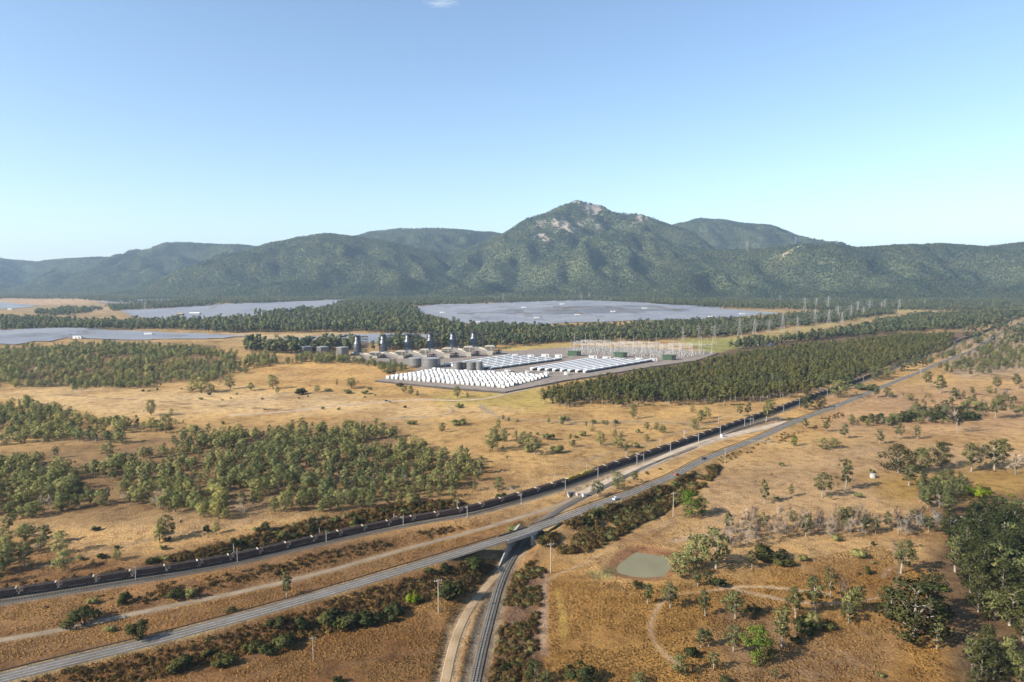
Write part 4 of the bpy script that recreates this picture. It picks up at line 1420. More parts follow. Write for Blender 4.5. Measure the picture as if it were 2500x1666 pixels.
scatter_stuff('tree_belts', 'belt_specimen', pts, _r.triangular(0.6, 1.1, 1.7, len(pts)) * np.where((_sx < 1130) & (_sy > 745) & (_sx > 500), 1.6, 1.3)[_k], 22)

# -- plantation beside the railway
PLANT_PX = dpoly([(1244, 930), (1275, 906), (1480, 868), (1650, 838), (1720, 822), (1900, 798), (2080, 778), (2190, 776), (2185, 806), (2080, 846), (1960, 884), (1850, 912), (1740, 926), (1600, 932), (1430, 936), (1340, 932), (1290, 945)])
pp = scatter(PLANT_PX, 5.3, 410, 0.93, 0.06, 14, ragged=9)
sx, sy, dd_ = project(pp)
edge = sd_poly(sx, sy, np.array(PLANT_PX))
front = np.argsort(-(sy - np.interp(sx, [1340, 1500, 1700, 1850, 1970, 2080, 2210, 2320], [1002, 994, 990, 984, 969, 939, 899, 856])))[:170]
isf = np.zeros(len(pp), bool); isf[front] = True
for p, lb_ in zip(pp[front], placed_labels('slender tree on plantation front', pp[front])):
    plant_tree('plantation_tree', 'plant', p, TRNG.uniform(6.5, 13.5), lb_, 'tree', 'trees on the plantation edge')
_r = np.random.default_rng(7)
scatter_stuff('plantation_forest', 'plantation_specimen', pp[~isf], _r.triangular(0.6, 1.2, 1.5, (~isf).sum()), 23)

# -- woodland on the left
WOODS = [
    (dpoly([(-60, 1060), (60, 1050), (190, 1085), (260, 1065), (330, 1040), (430, 1010), (560, 1000), (700, 985), (860, 985), (960, 1025), (1080, 1065), (1110, 1095), (1060, 1140), (960, 1160), (800, 1168), (690, 1180), (600, 1196), (480, 1205), (400, 1190), (330, 1165), (200, 1165), (60, 1200), (-60, 1200)]), 6.4, 0.92, 0.14),
    (dpoly([(-60, 938), (60, 932), (130, 945), (230, 968), (320, 995), (300, 1012), (220, 1014), (120, 1024), (-60, 1028)]), 6.6, 0.95, 0.08),
    (dpoly([(-60, 1225), (60, 1215), (140, 1250), (160, 1300), (100, 1318), (30, 1345), (-60, 1345)]), 8.5, 1.0, 0.05),
    (dpoly([(300, 970), (400, 985), (420, 1000), (340, 1010), (290, 1000)]), 13, 0.5, 0.3),
    (dpoly([(330, 1190), (620, 1200), (700, 1180), (720, 1200), (500, 1250), (350, 1270), (180, 1290), (300, 1230)]), 13, 0.5, 0.45)]
ww = [scatter(pl, sp, 500 + i, kp, cl, 20, ragged=24) for i, (pl, sp, kp, cl) in enumerate(WOODS)]
wl = ['leafy tree in broad left woodland', 'leafy tree in upper left wood', 'leafy tree in left edge grove', 'tree between the two left woods', 'small tree on slope above train']
cand = [(p, i) for i, w in enumerate(ww) for p in w]
cand.sort(key=lambda q: q[0][1])
rest = []
labs = {}
for i in range(5):
    ids = [n for n, q in enumerate(cand[:290]) if q[1] == i]
    for n, lb_ in zip(ids, placed_labels(wl[i], [cand[n][0] for n in ids])): labs[n] = lb_
for n, (p, i) in enumerate(cand):
    if n < 290:
        plant_tree('woodland_tree', TRNG.choice(['wood'] * 6 + ['gum', 'greygum', 'green2', 'bare']), p, TRNG.triangular(2.6, 11.0, 7.0) * (0.75 if i == 4 else 1.0), labs[n], 'tree', ['broad woodland trees', 'upper left wood trees', 'left edge grove trees', 'lone trees between the woods', 'slope trees by the train'][i], TRNG.uniform(0.95, 1.3))
    else:
        rest.append(p)
W3 = dpoly([(-60, 810), (80, 800), (250, 795), (450, 800), (520, 815), (500, 850), (560, 858), (480, 884), (430, 880), (330, 893), (150, 893), (-60, 895)])
W3b = dpoly([(520, 815), (690, 822), (740, 820), (800, 828), (870, 842), (900, 840), (940, 850), (930, 858), (870, 850), (760, 835), (690, 838), (600, 845), (560, 858), (500, 850)])
more = np.vstack([scatter(W3, 7.2, 520, 0.92, 0.22, 30, ragged=14), scatter(W3b, 6.5, 521, 0.85, 0.15, 30, ragged=10)])
rest = np.vstack([np.array(rest).reshape(-1, 3), more])
_r = np.random.default_rng(8)
scatter_stuff('woodland', 'wood_specimen', rest, _r.triangular(0.28, 0.75, 1.15, len(rest)), 24, (0.95, 1.3))

# -- scrub on banks and verges, reads as one mass
SCRUB = [
    ([(1330, 1296), (1420, 1262), (1540, 1222), (1640, 1180), (1730, 1140), (1760, 1125), (1745, 1165), (1690, 1210), (1600, 1265), (1510, 1310), (1420, 1352), (1340, 1350), (1310, 1325)], 1.9, 1.0, 0.05),
    ([(-60, 1680), (300, 1610), (640, 1520), (860, 1450), (1100, 1385), (1215, 1345), (1240, 1340), (1215, 1385), (1150, 1450), (1060, 1460), (900, 1525), (600, 1600), (300, 1680), (-60, 1700)], 1.45, 0.95, 0.08),
    ([(1262, 1395), (1310, 1370), (1330, 1400), (1318, 1500), (1300, 1660), (1195, 1680), (1215, 1570), (1235, 1450)], 1.5, 0.95, 0.15),
    ([(340, 1375), (560, 1325), (700, 1284), (850, 1254), (980, 1232), (1100, 1222), (1150, 1232), (1000, 1264), (900, 1288), (780, 1314), (640, 1347), (420, 1385)], 1.7, 0.95, 0.12),
    ([(-60, 1440), (200, 1405), (420, 1368), (600, 1330), (640, 1340), (460, 1375), (200, 1425), (-60, 1462)], 2.4, 0.7, 0.3),
    ([(300, 1440), (560, 1400), (800, 1345), (960, 1310), (1100, 1285), (1130, 1290), (1000, 1325), (820, 1370), (600, 1420), (350, 1475)], 1.8, 0.9, 0.2),
    ([(0, 1490), (330, 1440), (360, 1470), (220, 1510), (0, 1545)], 3.5, 0.5, 0.45),
    ([(1750, 1120), (1850, 1082), (1960, 1040), (2060, 1002), (2075, 1010), (1960, 1060), (1860, 1100), (1770, 1135)], 3.0, 0.6, 0.4),
    ([(1410, 1225), (1520, 1175), (1640, 1130), (1650, 1140), (1530, 1190), (1430, 1235)], 4, 0.4, 0.4)]
sp_ = [scatter(pl, s, 600 + i, k, c, 14) for i, (pl, s, k, c) in enumerate(SCRUB)]
_r = np.random.default_rng(9)
for nm_, set_, ids in (('scrub', 'scrub_specimen', (0, 2, 3)), ('brown_scrub', 'brown_scrub_specimen', tuple(i for i in range(len(SCRUB)) if i not in (0, 2, 3)))):
    sc = np.vstack([sp_[i] for i in ids])
    sz = np.concatenate([_r.uniform(*((0.7, 1.35) if i == 0 else (0.5, 1.05) if i == 3 else (0.35, 0.8) if i == 2 else (0.25, 0.62)), len(sp_[i])) for i in ids])
    scatter_stuff(nm_, set_, sc, sz, 25, (0.8, 1.3))

# -- dry grass tussocks in the foreground
TUFT = [([(1340, 1420), (1450, 1420), (1640, 1430), (1900, 1380), (2150, 1330), (2250, 1400), (2300, 1560), (2300, 1720), (1310, 1720), (1340, 1600)], 0.8, 0.9, 0.25),
        ([(-100, 1660), (300, 1600), (700, 1500), (1000, 1420), (1150, 1470), (1080, 1600), (1060, 1720), (-100, 1720)], 0.8, 0.9, 0.2),
        ([(-100, 1480), (300, 1440), (800, 1345), (1200, 1270), (1340, 1250), (1250, 1300), (900, 1410), (400, 1545), (-100, 1640)], 0.9, 0.9, 0.25),
        ([(1100, 1500), (1200, 1430), (1190, 1560), (1150, 1700), (1100, 1700)], 1.1, 0.8, 0.3),
        ([(1340, 1380), (1500, 1330), (1650, 1270), (1700, 1300), (1500, 1420), (1350, 1430)], 1.5, 0.7, 0.4),
        ([(-100, 1340), (300, 1300), (800, 1235), (1100, 1150), (1500, 1080), (1700, 1060), (1500, 1130), (1100, 1240), (500, 1380), (-100, 1460)], 2.0, 0.6, 0.42)]
tp = np.vstack([scatter(pl, s, 700 + i, k, cl, 9) for i, (pl, s, k, cl) in enumerate(TUFT)])
_r = np.random.default_rng(10)
scatter_stuff('dry_grass', 'tuft_specimen', tp, _r.uniform(0.25, 0.6, len(tp)), 26)
print('COUNTS hills', len(hp), 'belts', len(pts), 'plant', len(pp), 'wood', len(rest), len(cand), 'scrub', len(sc), 'tuft', len(tp))

# ------------------------------------------------------------------ solar farms
def solar_mat():
    m, nt, b, N = new_mat('solar_panel')
    geo = N('ShaderNodeNewGeometry')
    c = _ramp(nt, _noise(nt, geo.outputs['Position'], 0.01, 4), [(0.3, (0.16, 0.168, 0.19)), (0.7, (0.215, 0.22, 0.24))])
    nt.links.new(c, b.inputs['Base Color'])
    b.inputs['Roughness'].default_value = 0.5; b.inputs['Specular IOR Level'].default_value = 0.12
    return m


M['solar'] = solar_mat()
SOLAR_LABEL = {'a': 'largest solar farm, blue-grey panel rows over a low rise beyond the substation', 'b': 'dark solar farm at the left edge in front of the tree belt', 'c': 'grey solar farm just behind the square cooling blocks and stacks',
               'd': 'long pale solar farm between two tree belts left of centre', 'e': 'small far solar farm at the left edge next to bare tan ground', 'f': 'thin far strip of solar panels at the foot of the hills'}


# rows tilt less in these stretches, shaped to darken them like a shade band
FLATBAND = {'a': np.array([(1000, 762), (1200, 759), (1450, 746), (1620, 748), (1760, 757), (1640, 764), (1450, 768), (1250, 769)], float), 'b': np.array([(-90, 822), (60, 814), (220, 812), (420, 818), (640, 822), (520, 827), (280, 823), (120, 826), (-90, 834)], float)}


def solar_farm(key, poly):
    poly = np.array(poly, float)
    w = ground_at(poly)
    base = w.mean(0)
    t = empty('solar_farm', tuple(base), label=SOLAR_LABEL[key], category='solar farm')
    lo = w[:, :2].min(0); hi = w[:, :2].max(0)
    pitch = 7.0 if base[1] < 2200 else 10.0
    vs = []; fs = []; n = 0
    seg = 26.0
    for y in np.arange(lo[1], hi[1], pitch):
        xs = np.arange(lo[0], hi[0], seg)
        yy = np.full(xs.shape, y)
        inside = sd_poly(xs, yy, w) < 0
        # service alleys break the rows
        al = (np.floor((xs + y * 0.25) / 180.0) != np.floor((xs + y * 0.25 - 30) / 180.0)) & (int(y / pitch) % 3 == 0)
        z = height(xs, yy)
        qx, qy, _ = project(np.stack([xs, yy, z], -1))
        flat = sd_poly(qx, qy, FLATBAND[key]) < 0 if key in FLATBAND else np.zeros(len(xs), bool)
        for i in range(len(xs) - 1):
            if inside[i] and inside[i + 1] and not al[i]:
                tw = pitch * 0.40; rise = (0.045 if flat[i] else 0.10) * tw
                a = np.array([xs[i], y, z[i] + 1.7]) - base; b = np.array([xs[i + 1] - 0.4, y, z[i + 1] + 1.7]) - base
                vs += [a + (0, -tw, -rise), b + (0, -tw, -rise), b + (0, tw, rise), a + (0, tw, rise)]
                fs.append((n, n + 1, n + 2, n + 3)); n += 4
    link('panel_rows', mesh_np('panel_rows', np.array(vs), np.array(fs), [M['solar']]), t, kind='stuff')
    return t


for k_, p_ in SOLAR_PX.items():
    solar_farm(k_, p_)
# inverter cabins, white specks among the rows
CAB = [('C', 262, 175), ('C', 578, 147), ('C', 370, 261), ('C', 703, 236), ('C', 996, 209), ('C', 1255, 182), ('C', 1797, 252), ('C', 2055, 228), ('B', 1275, 64), ('B', 1490, 18), ('B', 1822, 112), ('A', 497, 983), ('A', 950, 962), ('A', 1335, 861), ('A', 670, 686), ('A', 65, 800)]
ORD = ['first', 'second', 'third', 'fourth', 'fifth', 'sixth', 'seventh', 'eighth', 'ninth', 'tenth', 'eleventh', 'twelfth', 'thirteenth', 'fourteenth', 'fifteenth', 'sixteenth', 'seventeenth', 'eighteenth', 'nineteenth', 'twentieth']
mb = MB(); mb.box((-8, -2.5, 0), (8, 2.5, 4.6)); mb.box((-8.3, -2.8, 4.6), (8.3, 2.8, 5.0)); mb.box((-3, -2.6, 0.3), (-1, -2.52, 3.2), 1); mb.box((2, -2.6, 0.3), (6, -2.52, 3.2), 1)
cabin_me = mb.mesh('inverter_cabin', [M['white'], M['grey']])
cabs = sorted([Z(*c) for c in CAB], key=lambda q: q[0])
for i, c in enumerate(cabs):
    link('inverter_cabin', cabin_me, None, tuple(g1(c[0], c[1] + 1)), label='white cabin among the solar panels, %s such cabin from the left' % ORD[i], category='cabin', group='solar farm cabins')

# ------------------------------------------------------------------ power station pad
mb = MB()
n = len(pad)
c = pad.mean(0)
out = []
for i in range(n):
    e0 = pad[i] - pad[i - 1]; e1 = pad[(i + 1) % n] - pad[i]
    nn = np.array([e0[1], -e0[0], 0]) / np.linalg.norm(e0) + np.array([e1[1], -e1[0], 0]) / np.linalg.norm(e1)
    q = pad[i] + nn / np.linalg.norm(nn) * 0.5
    s = -1 if sd_poly(np.array([q[0]]), np.array([q[1]]), pad)[0] < 0 else 1
    out.append(pad[i] + s * nn / np.linalg.norm(nn) * 4.0)
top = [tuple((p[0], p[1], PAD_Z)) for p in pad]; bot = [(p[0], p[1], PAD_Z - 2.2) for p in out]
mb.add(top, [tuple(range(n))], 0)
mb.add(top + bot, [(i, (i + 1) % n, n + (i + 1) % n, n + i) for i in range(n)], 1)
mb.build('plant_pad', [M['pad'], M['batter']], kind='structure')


def P(sx, sy, z=PAD_Z):
    return plane(np.array([sx]), np.array([sy]), z)[0]


# ------------------------------------------------------------------ battery blocks
def grid_pts(corners, nu, nv):
    """corners in order left, near, right, far (pixels): cell centres with their heading"""
    a, b, c_, d_ = [P(*q) for q in corners]
    for j in range(nv):
        for i in range(nu):
            u = (i + 0.5) / nu; v = (j + 0.5) / nv
            yield i, j, (a * (1 - u) + b * u) * (1 - v) + (d_ * (1 - u) + c_ * u) * v
    return


def heading(p, q):
    a = P(*p); b = P(*q)
    return math.atan2(b[1] - a[1], b[0] - a[0])


def battery_mesh(L, W, H):
    mb = MB()
    mb.box((-L / 2, -W / 2, 0.35), (L / 2, W / 2, H), 0)
    mb.box((-L / 2 - 0.05, -W / 2 - 0.05, 0), (L / 2 + 0.05, W / 2 + 0.05, 0.35), 1)
    mb.box((-L / 2 + 0.3, -W / 2 - 0.06, 0.6), (L / 2 - 0.3, -W / 2 - 0.005, H * 0.42), 1)
    for k in range(3):
        x = -L / 2 + L * (k + 0.5) / 3
        mb.lathe([(0.05, 0), (L * 0.12, 0), (L * 0.12, 0.25)], 10, (x, 0, H + 0.001), 1)
    mb.box((L / 2 + 0.005, -W / 2 + 0.25, 0.6), (L / 2 + 0.12, W / 2 - 0.25, H - 0.5), 1)
    return mb.mesh('battery_unit', [M['white'], M['grey']])


BLK1 = [(938, 925), (1232, 949), (1345, 920), (1060, 904)]
h1 = heading(BLK1[0], BLK1[1])
BMS = [battery_mesh(4.1, 4.6, 3.3), battery_mesh(3.8, 3.6, 2.4), battery_mesh(3.2, 4.4, 2.9), battery_mesh(4.0, 3.0, 3.6)]
RB = random.Random(3)
ROWN = ['front', 'second', 'third', 'fourth', 'fifth', 'sixth', 'seventh', 'eighth', 'ninth', 'tenth', 'eleventh', 'back']
for i, j, p in grid_pts(BLK1, 25, 12):
    link('battery_unit', BMS[RB.choice((0, 0, 1, 2, 2, 3))], None, (p[0] + RB.uniform(-.5, .5), p[1] + RB.uniform(-1.2, 1.2), PAD_Z + 0.01), h1, label='white battery cabinet, %s in the %s row of the nearest white block' % (RANK[i] + ' from left', ROWN[j]), category='battery', group='battery cabinets of the nearest block')


def long_row(name_, corners, rows, per, where):
    """rows of joined white containers with a dark lower body under their white tops"""
    a, b, c_, d_ = [P(*q) for q in corners]
    L = np.linalg.norm(c_ - b) / per
    mb = MB()
    l = L * 0.90
    mb.box((-l / 2, -2.0, 0.0), (l / 2, 2.0, 1.9), 1)  # dark lower body, solid below the white top
    mb.box((-l / 2, -2.3, 1.9), (l / 2, 2.3, 3.4), 0)
    mb.box((-l / 2 - 1.6, -1.5, 0.0), (-l / 2 - 0.1, 1.5, 3.0), 0)
    mb.box((-l / 2 - 1.62, -0.9, 0.4), (-l / 2 - 1.605, 0.9, 1.6), 1)
    me = mb.mesh('battery_row', [M['white'], M['dark']])
    for r in range(rows):
        v = (r + 0.5) / rows
        s = b * (1 - v) + a * v; e = c_ * (1 - v) + d_ * v
        rz = math.atan2(e[1] - s[1], e[0] - s[0])
        for k in range(per):
            p = s + (e - s) * (k + 0.5) / per
            link('battery_container', me, None, (p[0], p[1], PAD_Z + 0.01), rz,
                 label='long white container, %s along the %s row of the %s' % (ORD[k], ['front', 'second', 'third', 'fourth', 'fifth', 'sixth', 'seventh', 'back'][r], where), category='battery', group='battery containers of the ' + where)


long_row('b', [(1078, 894), (1206, 904), (1380, 880), (1236, 871)], 7, 8, 'left container block')
long_row('c', [(1290, 904), (1436, 911), (1600, 883), (1428, 880)], 8, 9, 'right container block')

# ------------------------------------------------------------------ gas turbines, stacks, tanks
M['stack'] = plain('stack_steel', (0.14, 0.145, 0.165), 0.42, 0.6, var=0.25, scale=0.15)
M['beige'] = plain('intake_beige', (0.52, 0.47, 0.38), 0.6, var=0.2, scale=0.2)
M['shed'] = plain('corrugated_grey', (0.30, 0.29, 0.29), 0.5, 0.4, var=0.25, scale=0.3)
M['tank'] = plain('tank_steel', (0.27, 0.265, 0.26), 0.42, 0.5, var=0.3, scale=0.15)

STK = [(678, 408, 245), (925, 400, 238), (1160, 388, 230), (1375, 376, 220), (1588, 366, 215), (1790, 355, 208)]
HOOD = [(850, 448, 388), (1100, 450, 378), (1325, 456, 362), (1540, 444, 350), (1745, 430, 335), (1950, 414, 328)]
for i, ((x, yb, yt), (hx, hb, ht)) in enumerate(zip(STK, HOOD)):
    sx, sb = Z('B', x, yb); _, st = Z('B', x, yt)
    p = P(sx, sb)
    s = px_per_m(p)
    H = (sb - st) / s * 1.08
    r = 76 * 600 / 2353.0 / s / 2
    which = ORD[i] + ' from the left of the six'
    t = empty('exhaust_stack', tuple(p), label='dark steel bottle-shaped exhaust stack, %s' % which, category='chimney', group='exhaust stacks')
    mb = MB(); mb.box((-r * 1.35, -r * 1.35, 0), (r * 1.35, r * 1.35, H * 0.07)); mb.build('plinth', M['white'], t)
    mb = MB(); mb.lathe([(r * 1.02, H * 0.07), (r * 1.02, H * 0.50), (r * 0.98, H * 0.53), (r * 0.66, H * 0.70), (r * 0.62, H * 0.73), (r * 0.62, H * 0.985), (r * 0.5, H * 0.985), (r * 0.5, H * 0.9)], 22)
    shaft = mb.build('shaft', M['stack'], t, smooth=True)
    mb = MB()
    for zz, rr in ((0.97, 0.82), (0.51, 1.1), (0.30, 1.07)):
        mb.lathe([(r * rr * 0.85, H * zz), (r * rr, H * zz), (r * rr, H * (zz + 0.025)), (r * rr * 0.85, H * (zz + 0.025))], 22)
    mb.build('platform_ring', M['dark'], shaft)
    # steel access frame beside the stack
    mb = MB()
    x0, x1 = r * 1.15, r * 2.5
    w = 0.40
    for xx in (x0, (x0 + x1) / 2, x1):
        for yy in (-r * 0.8, r * 0.8):
            mb.bar((xx, yy, 0), (xx, yy, H * (0.93 if xx > x0 else 0.97)), w)
    for zz in np.linspace(0.2, 0.93, 6):
        for yy in (-r * 0.8, r * 0.8):
            mb.bar((x0, yy, H * zz), (x1, yy, H * zz), w * 0.8)
        mb.bar((x0, -r * .8, H * zz), (x0, r * .8, H * zz), w * .8); mb.bar((x1, -r * .8, H * zz), (x1, r * .8, H * zz), w * .8)
    for k, zz in enumerate(np.linspace(0.2, 0.80, 5)):
        a, b = (x0, x1) if k % 2 else (x1, x0)
        mb.bar((a, -r * .8, H * zz), (b, -r * .8, H * (zz + 0.14)), w * 0.6)
    mb.box((x0 - r * 0.3, -r * 0.8, H * 0.94), (x1, r * 0.8, H * 0.96))
    mb.build('access_frame', M['dark'], t)

    hsx, hsb = Z('B', hx, hb); _, hst = Z('B', hx, ht)
    q = P(hsx, hsb)
    s2 = px_per_m(q)
    hh = (hsb - hst) / s2
    t = empty('gas_turbine', tuple(q), heading((sx, sb), (hsx, hsb)) * 0, label='gas turbine house with beige intake hood, %s' % which, category='turbine', group='gas turbines')
    W = 130 * 600 / 2353.0 / s2 / 2
    mb = MB()
    mb.box((-W * 0.45, -W * 0.5, 0), (W * 0.35, W * 0.6, hh * 0.55)); mb.box((-W * 0.55, -W * 0.55, hh * 0.50), (W * 0.45, W * 0.65, hh * 0.56))
    mb.build('pedestal', M['beige'], t)
    # hood: rounded drum with dark louvre bands facing the camera
    mb = MB()
    prof = [(-W * 0.95, hh * 0.60), (-W * 0.75, hh * 0.92), (-W * 0.45, hh * 1.0), (W * 0.5, hh * 1.0), (W * 0.72, hh * 0.9), (W * 0.6, hh * 0.58), (-W * 0.8, hh * 0.56)]
    mb.prism(prof, -W * 0.62, W * 0.62)
    hood = mb.build('intake_hood', M['beige'], t)
    mb = MB()
    for zz in (0.63, 0.80):
        mb.box((-W * 0.72, -W * 0.66, hh * zz), (W * 0.05, -W * 0.63, hh * (zz + 0.09)))
        mb.box((W * 0.2, -W * 0.66, hh * zz), (W * 0.58, -W * 0.63, hh * (zz + 0.09)))
    mb.build('louvre', M['dark'], hood)
    # long enclosure back towards its stack
    dv = p - q; dv[2] = 0
    Ld = np.linalg.norm(dv)
    e = dv / Ld
    ang = math.atan2(e[1], e[0])
    R3 = np.array([[math.cos(ang), -math.sin(ang), 0, 0], [math.sin(ang), math.cos(ang), 0, 0], [0, 0, 1, 0], [0, 0, 0, 1]])
    mb = MB()
    mb.box((W * 0.3, -W * 0.24, 0), (Ld - r * 1.4, W * 0.24, hh * 0.30), 0, R3)
    mb.build('enclosure', M['shed'], t)
    mb = MB()
    mb.box((W * 0.5, -W * 0.16, hh * 0.303), (Ld * 0.6, W * 0.16, hh * 0.42), 0, R3)
    mb.build('roof_duct', M['beige'], t)
    # auxiliary skid to the right
    mb = MB()
    for kk in range(4):
        xx = W * (0.62 + kk * 0.33)
        mb.bar((xx, -W * .3, 0), (xx, -W * .3, hh * 0.42), 0.5); mb.bar((xx, W * .3, 0), (xx, W * .3, hh * 0.42), 0.5)
    mb.bar((W * .6, -W * .3, hh * .42), (W * 1.65, -W * .3, hh * .42), 0.5); mb.bar((W * .6, W * .3, hh * .42), (W * 1.65, W * .3, hh * .42), 0.5)
    mb.box((W * 0.75, -W * 0.25, hh * 0.05), (W * 1.5, W * 0.25, hh * 0.28)); mb.lathe([(W * 0.14, 0), (W * 0.14, hh * 0.5), (0.01, hh * 0.55)], 10, (W * 1.25, 0, 0))
    mb.build('auxiliary_skid', M['dark'], t)

# extra intake house at the far right of the row
# square cooling blocks
for i, (x, yb, yt) in enumerate([(187, 402, 340), (345, 404, 343), (535, 416, 346)]):
    sx, sb = Z('B', x, yb); _, st = Z('B', x, yt)
    p = P(sx, sb, 2.5)
    s = px_per_m(p); H = (sb - st) / s; W = 108 * 600 / 2353.0 / s / 2 / 1.3
    t = empty('cooling_block', (p[0], p[1], 0.5), math.radians(38 + i * 6), 'square corrugated grey block left of the stacks, %s of three from the left' % ORD[i], 'industrial block', 'square grey blocks')
    mb = MB(); mb.box((-W, -W, 0), (W, W, H + 2)); mb.build('wall', M['shed'], t)
    for fx in range(4):
        mb = MB()
        for k in range(9):
            u = -W + 2 * W * (k + 0.5) / 9
            a = {0: ((u - .25, -W - .3, .2), (u + .25, -W - .01, H + 1.6)), 1: ((u - .25, W + .01, .2), (u + .25, W + .3, H + 1.6)), 2: ((-W - .3, u - .25, .2), (-W - .01, u + .25, H + 1.6)), 3: ((W + .01, u - .25, .2), (W + .3, u + .25, H + 1.6))}[fx]
            mb.box(*a)
        mb.build('cladding_ribs', M['shed'], t, kind='stuff')
    mb = MB(); mb.box((-W - 0.4, -W - 0.4, H + 2), (W + 0.4, W + 0.4, H + 2.5)); mb.build('roof', M['grey'], t)


def tank(name, sx, sb, wpx, hpx, label, z=PAD_Z):
    p = P(sx, sb, z)
    s = px_per_m(p); r = wpx / s / 2; H = hpx / s
    p[1] += r
    t = empty(name, tuple(p), label=label, category='tank', group='steel storage tanks')
    mb = MB(); mb.lathe([(r, 0), (r, H), (r * 1.02, H), (r * 1.02, H * 1.02), (r * 0.98, H * 1.02)], 32, cap=False); mb.build('shell', M['tank'], t, smooth=False)
    mb = MB(); mb.lathe([(r * 0.985, H * 1.0), (r * 0.5, H * 1.05), (0.05, H * 1.07)], 32); mb.build('roof', M['grey'], t)
    mb = MB()
    for zz in (0.33, 0.66):
        mb.lathe([(r * 0.99, H * zz), (r * 1.012, H * zz), (r * 1.012, H * zz + 0.2), (r * 0.99, H * zz + 0.2)], 32, cap=False)
    mb.build('band', M['grey'], t)
    mb = MB()
    for k in range(2):
        mb.bar((r * 0.7 + k * 0.6, -r * 0.76, 0), (r * 0.7 + k * 0.6, -r * 0.76, H), 0.15)
    mb.build('ladder', M['dark'], t)


for x, yb, w, h, lb in [(1225, 532, 150, 76, 'left of the two broad low steel tanks below the stacks'), (1370, 546, 185, 86, 'right of the two broad low steel tanks below the stacks'),
                        (1690, 555, 100, 62, 'rear steel tank in the cluster of four above the white block'), (1630, 563, 80, 72, 'leftmost steel tank in the cluster of four above the white block'),
                        (1765, 566, 95, 74, 'large front steel tank in the cluster of four above the white block'), (1842, 570, 66, 80, 'rightmost narrow steel tank in the cluster of four above the white block')]:
    a, b = Z('B', x, yb)
    tank('storage_tank', a, b, w * .255, h * .255, lb)
a, b = Z('A', 1185, 1075)
tank('water_tank', a, b + 4, 22, 12, 'round grey tank half hidden by woodland left of the square blocks', 3)

# switch rooms and green transformer halls
M['green_hall'] = plain('green_cladding', (0.10, 0.16, 0.095), 0.6, var=0.2)
for i, (x0, x1, y) in enumerate([(625, 735, 570), (1010, 1115, 582), (1405, 1515, 604)]):
    a = P(*Z('C', x0, y)); b = P(*Z('C', x1, y)); L = abs(b[0] - a[0])
    t = empty('transformer_hall', tuple((a + b) / 2), label='low green transformer hall at the substation edge, %s of three from the left' % ORD[i], category='building', group='green transformer halls')
    mb = MB(); mb.box((-L / 2, 0, 0), (L * 0.18, 9, 6.6)); mb.build('wall', M['green_hall'], t)
    mb = MB(); mb.box((L * 0.18 + 0.01, 0.3, 0), (L / 2, 8.7, 6.4)); mb.build('door_bay', M['dark'], t)
    mb = MB(); mb.box((-L / 2 - 0.3, -0.3, 6.6), (L / 2 + 0.3, 9.3, 7.0)); mb.build('roof', M['green_hall'], t)
SW = [(192, 577, 45, 24), (440, 580, 60, 28), (550, 585, 55, 30), (832, 590, 60, 26), (945, 597, 60, 26), (1030, 603, 40, 20), (1212, 607, 50, 26), (1330, 612, 55, 26), (130, 700, 48, 22), (290, 712, 30, 25), (450, 720, 40, 24), (612, 727, 30, 30), (320, 578, 50, 22)]
for i, (x, y, w, h) in enumerate(sorted(SW)):
    p = P(*Z('C', x, y)); s = px_per_m(p); L = w * .2975 / s; H = h * .2975 / s
    t = empty('switch_room', tuple(p), label='small pale switch room beside the battery blocks, %s such hut from the left' % ORD[i], category='hut', group='pale switch rooms')
    mb = MB(); mb.box((-L / 2, -2, 0.5), (L / 2, 3, H)); mb.build('wall', M['white'], t)
    mb = MB(); mb.box((-L / 2 - .2, -2.2, H), (L / 2 + .2, 3.2, H + .3)); mb.build('roof', M['grey'], t)
    mb = MB(); mb.box((-L / 2, -2.1, 0), (L / 2, 3.1, 0.5)); mb.box((L * .1, -2.08, .6), (L * .35, -2.01, H * .8)); mb.build('plinth_and_door', M['grey'], t)

# ------------------------------------------------------------------ substation
SUB = [Z('C', 600, 545), Z('C', 1500, 592), Z('C', 1840, 548), Z('C', 760, 505)]
gm = MB()
for s in (-1, 1):
    gm.bar((s * 9, 0, 0), (s * 9, 0, 14.5), 0.34); gm.bar((s * 9, 0, 14.5), (s * 9, 0, 17.5), 0.2)
for zz in (13.2, 14.4):
    gm.bar((-9, 0, zz), (9, 0, zz), 0.35)
for k in range(6):
    gm.bar((-9 + 3 * k, 0, 13.2), (-7.5 + 3 * k, 0, 14.4), 0.2); gm.bar((-7.5 + 3 * k, 0, 14.4), (-6 + 3 * k, 0, 13.2), 0.2)
M['pale_steel'] = plain('pale_steel', (0.56, 0.545, 0.52), 0.6)
gantry_me = gm.mesh('gantry', M['pale_steel'])
GROWS = ['front', 'second', 'third', 'back']
for i, j, p in grid_pts(SUB, 13, 4):
    if (i * 7 + j * 3) % 5 == 0: continue
    link('switchyard_gantry', gantry_me, None, (p[0], p[1], PAD_Z), math.radians(-6), label='pale steel switchyard gantry, %s bay from the left in the %s row of the substation' % (ORD[i], GROWS[j]), category='gantry', group='substation gantries')
em = MB()
RR = random.Random(5)
for i, j, p in grid_pts(SUB, 60, 12):
    if RR.random() < 0.2: continue
    x, y = p[0] + RR.uniform(-2, 2), p[1] + RR.uniform(-2, 2)
    h = RR.uniform(3.5, 7.5)
    em.bar((x, y, PAD_Z - .1), (x, y, PAD_Z + h * .55), 0.55, m=0)
    em.bar((x, y, PAD_Z + h * .55), (x, y, PAD_Z + h), 0.42, m=1)
    if RR.random() < 0.5:
        em.bar((x - 2, y, PAD_Z + h), (x + 2, y, PAD_Z + h), 0.22, m=0)
em.build('switchgear', [M['pale_steel'], M['grey']], kind='stuff')
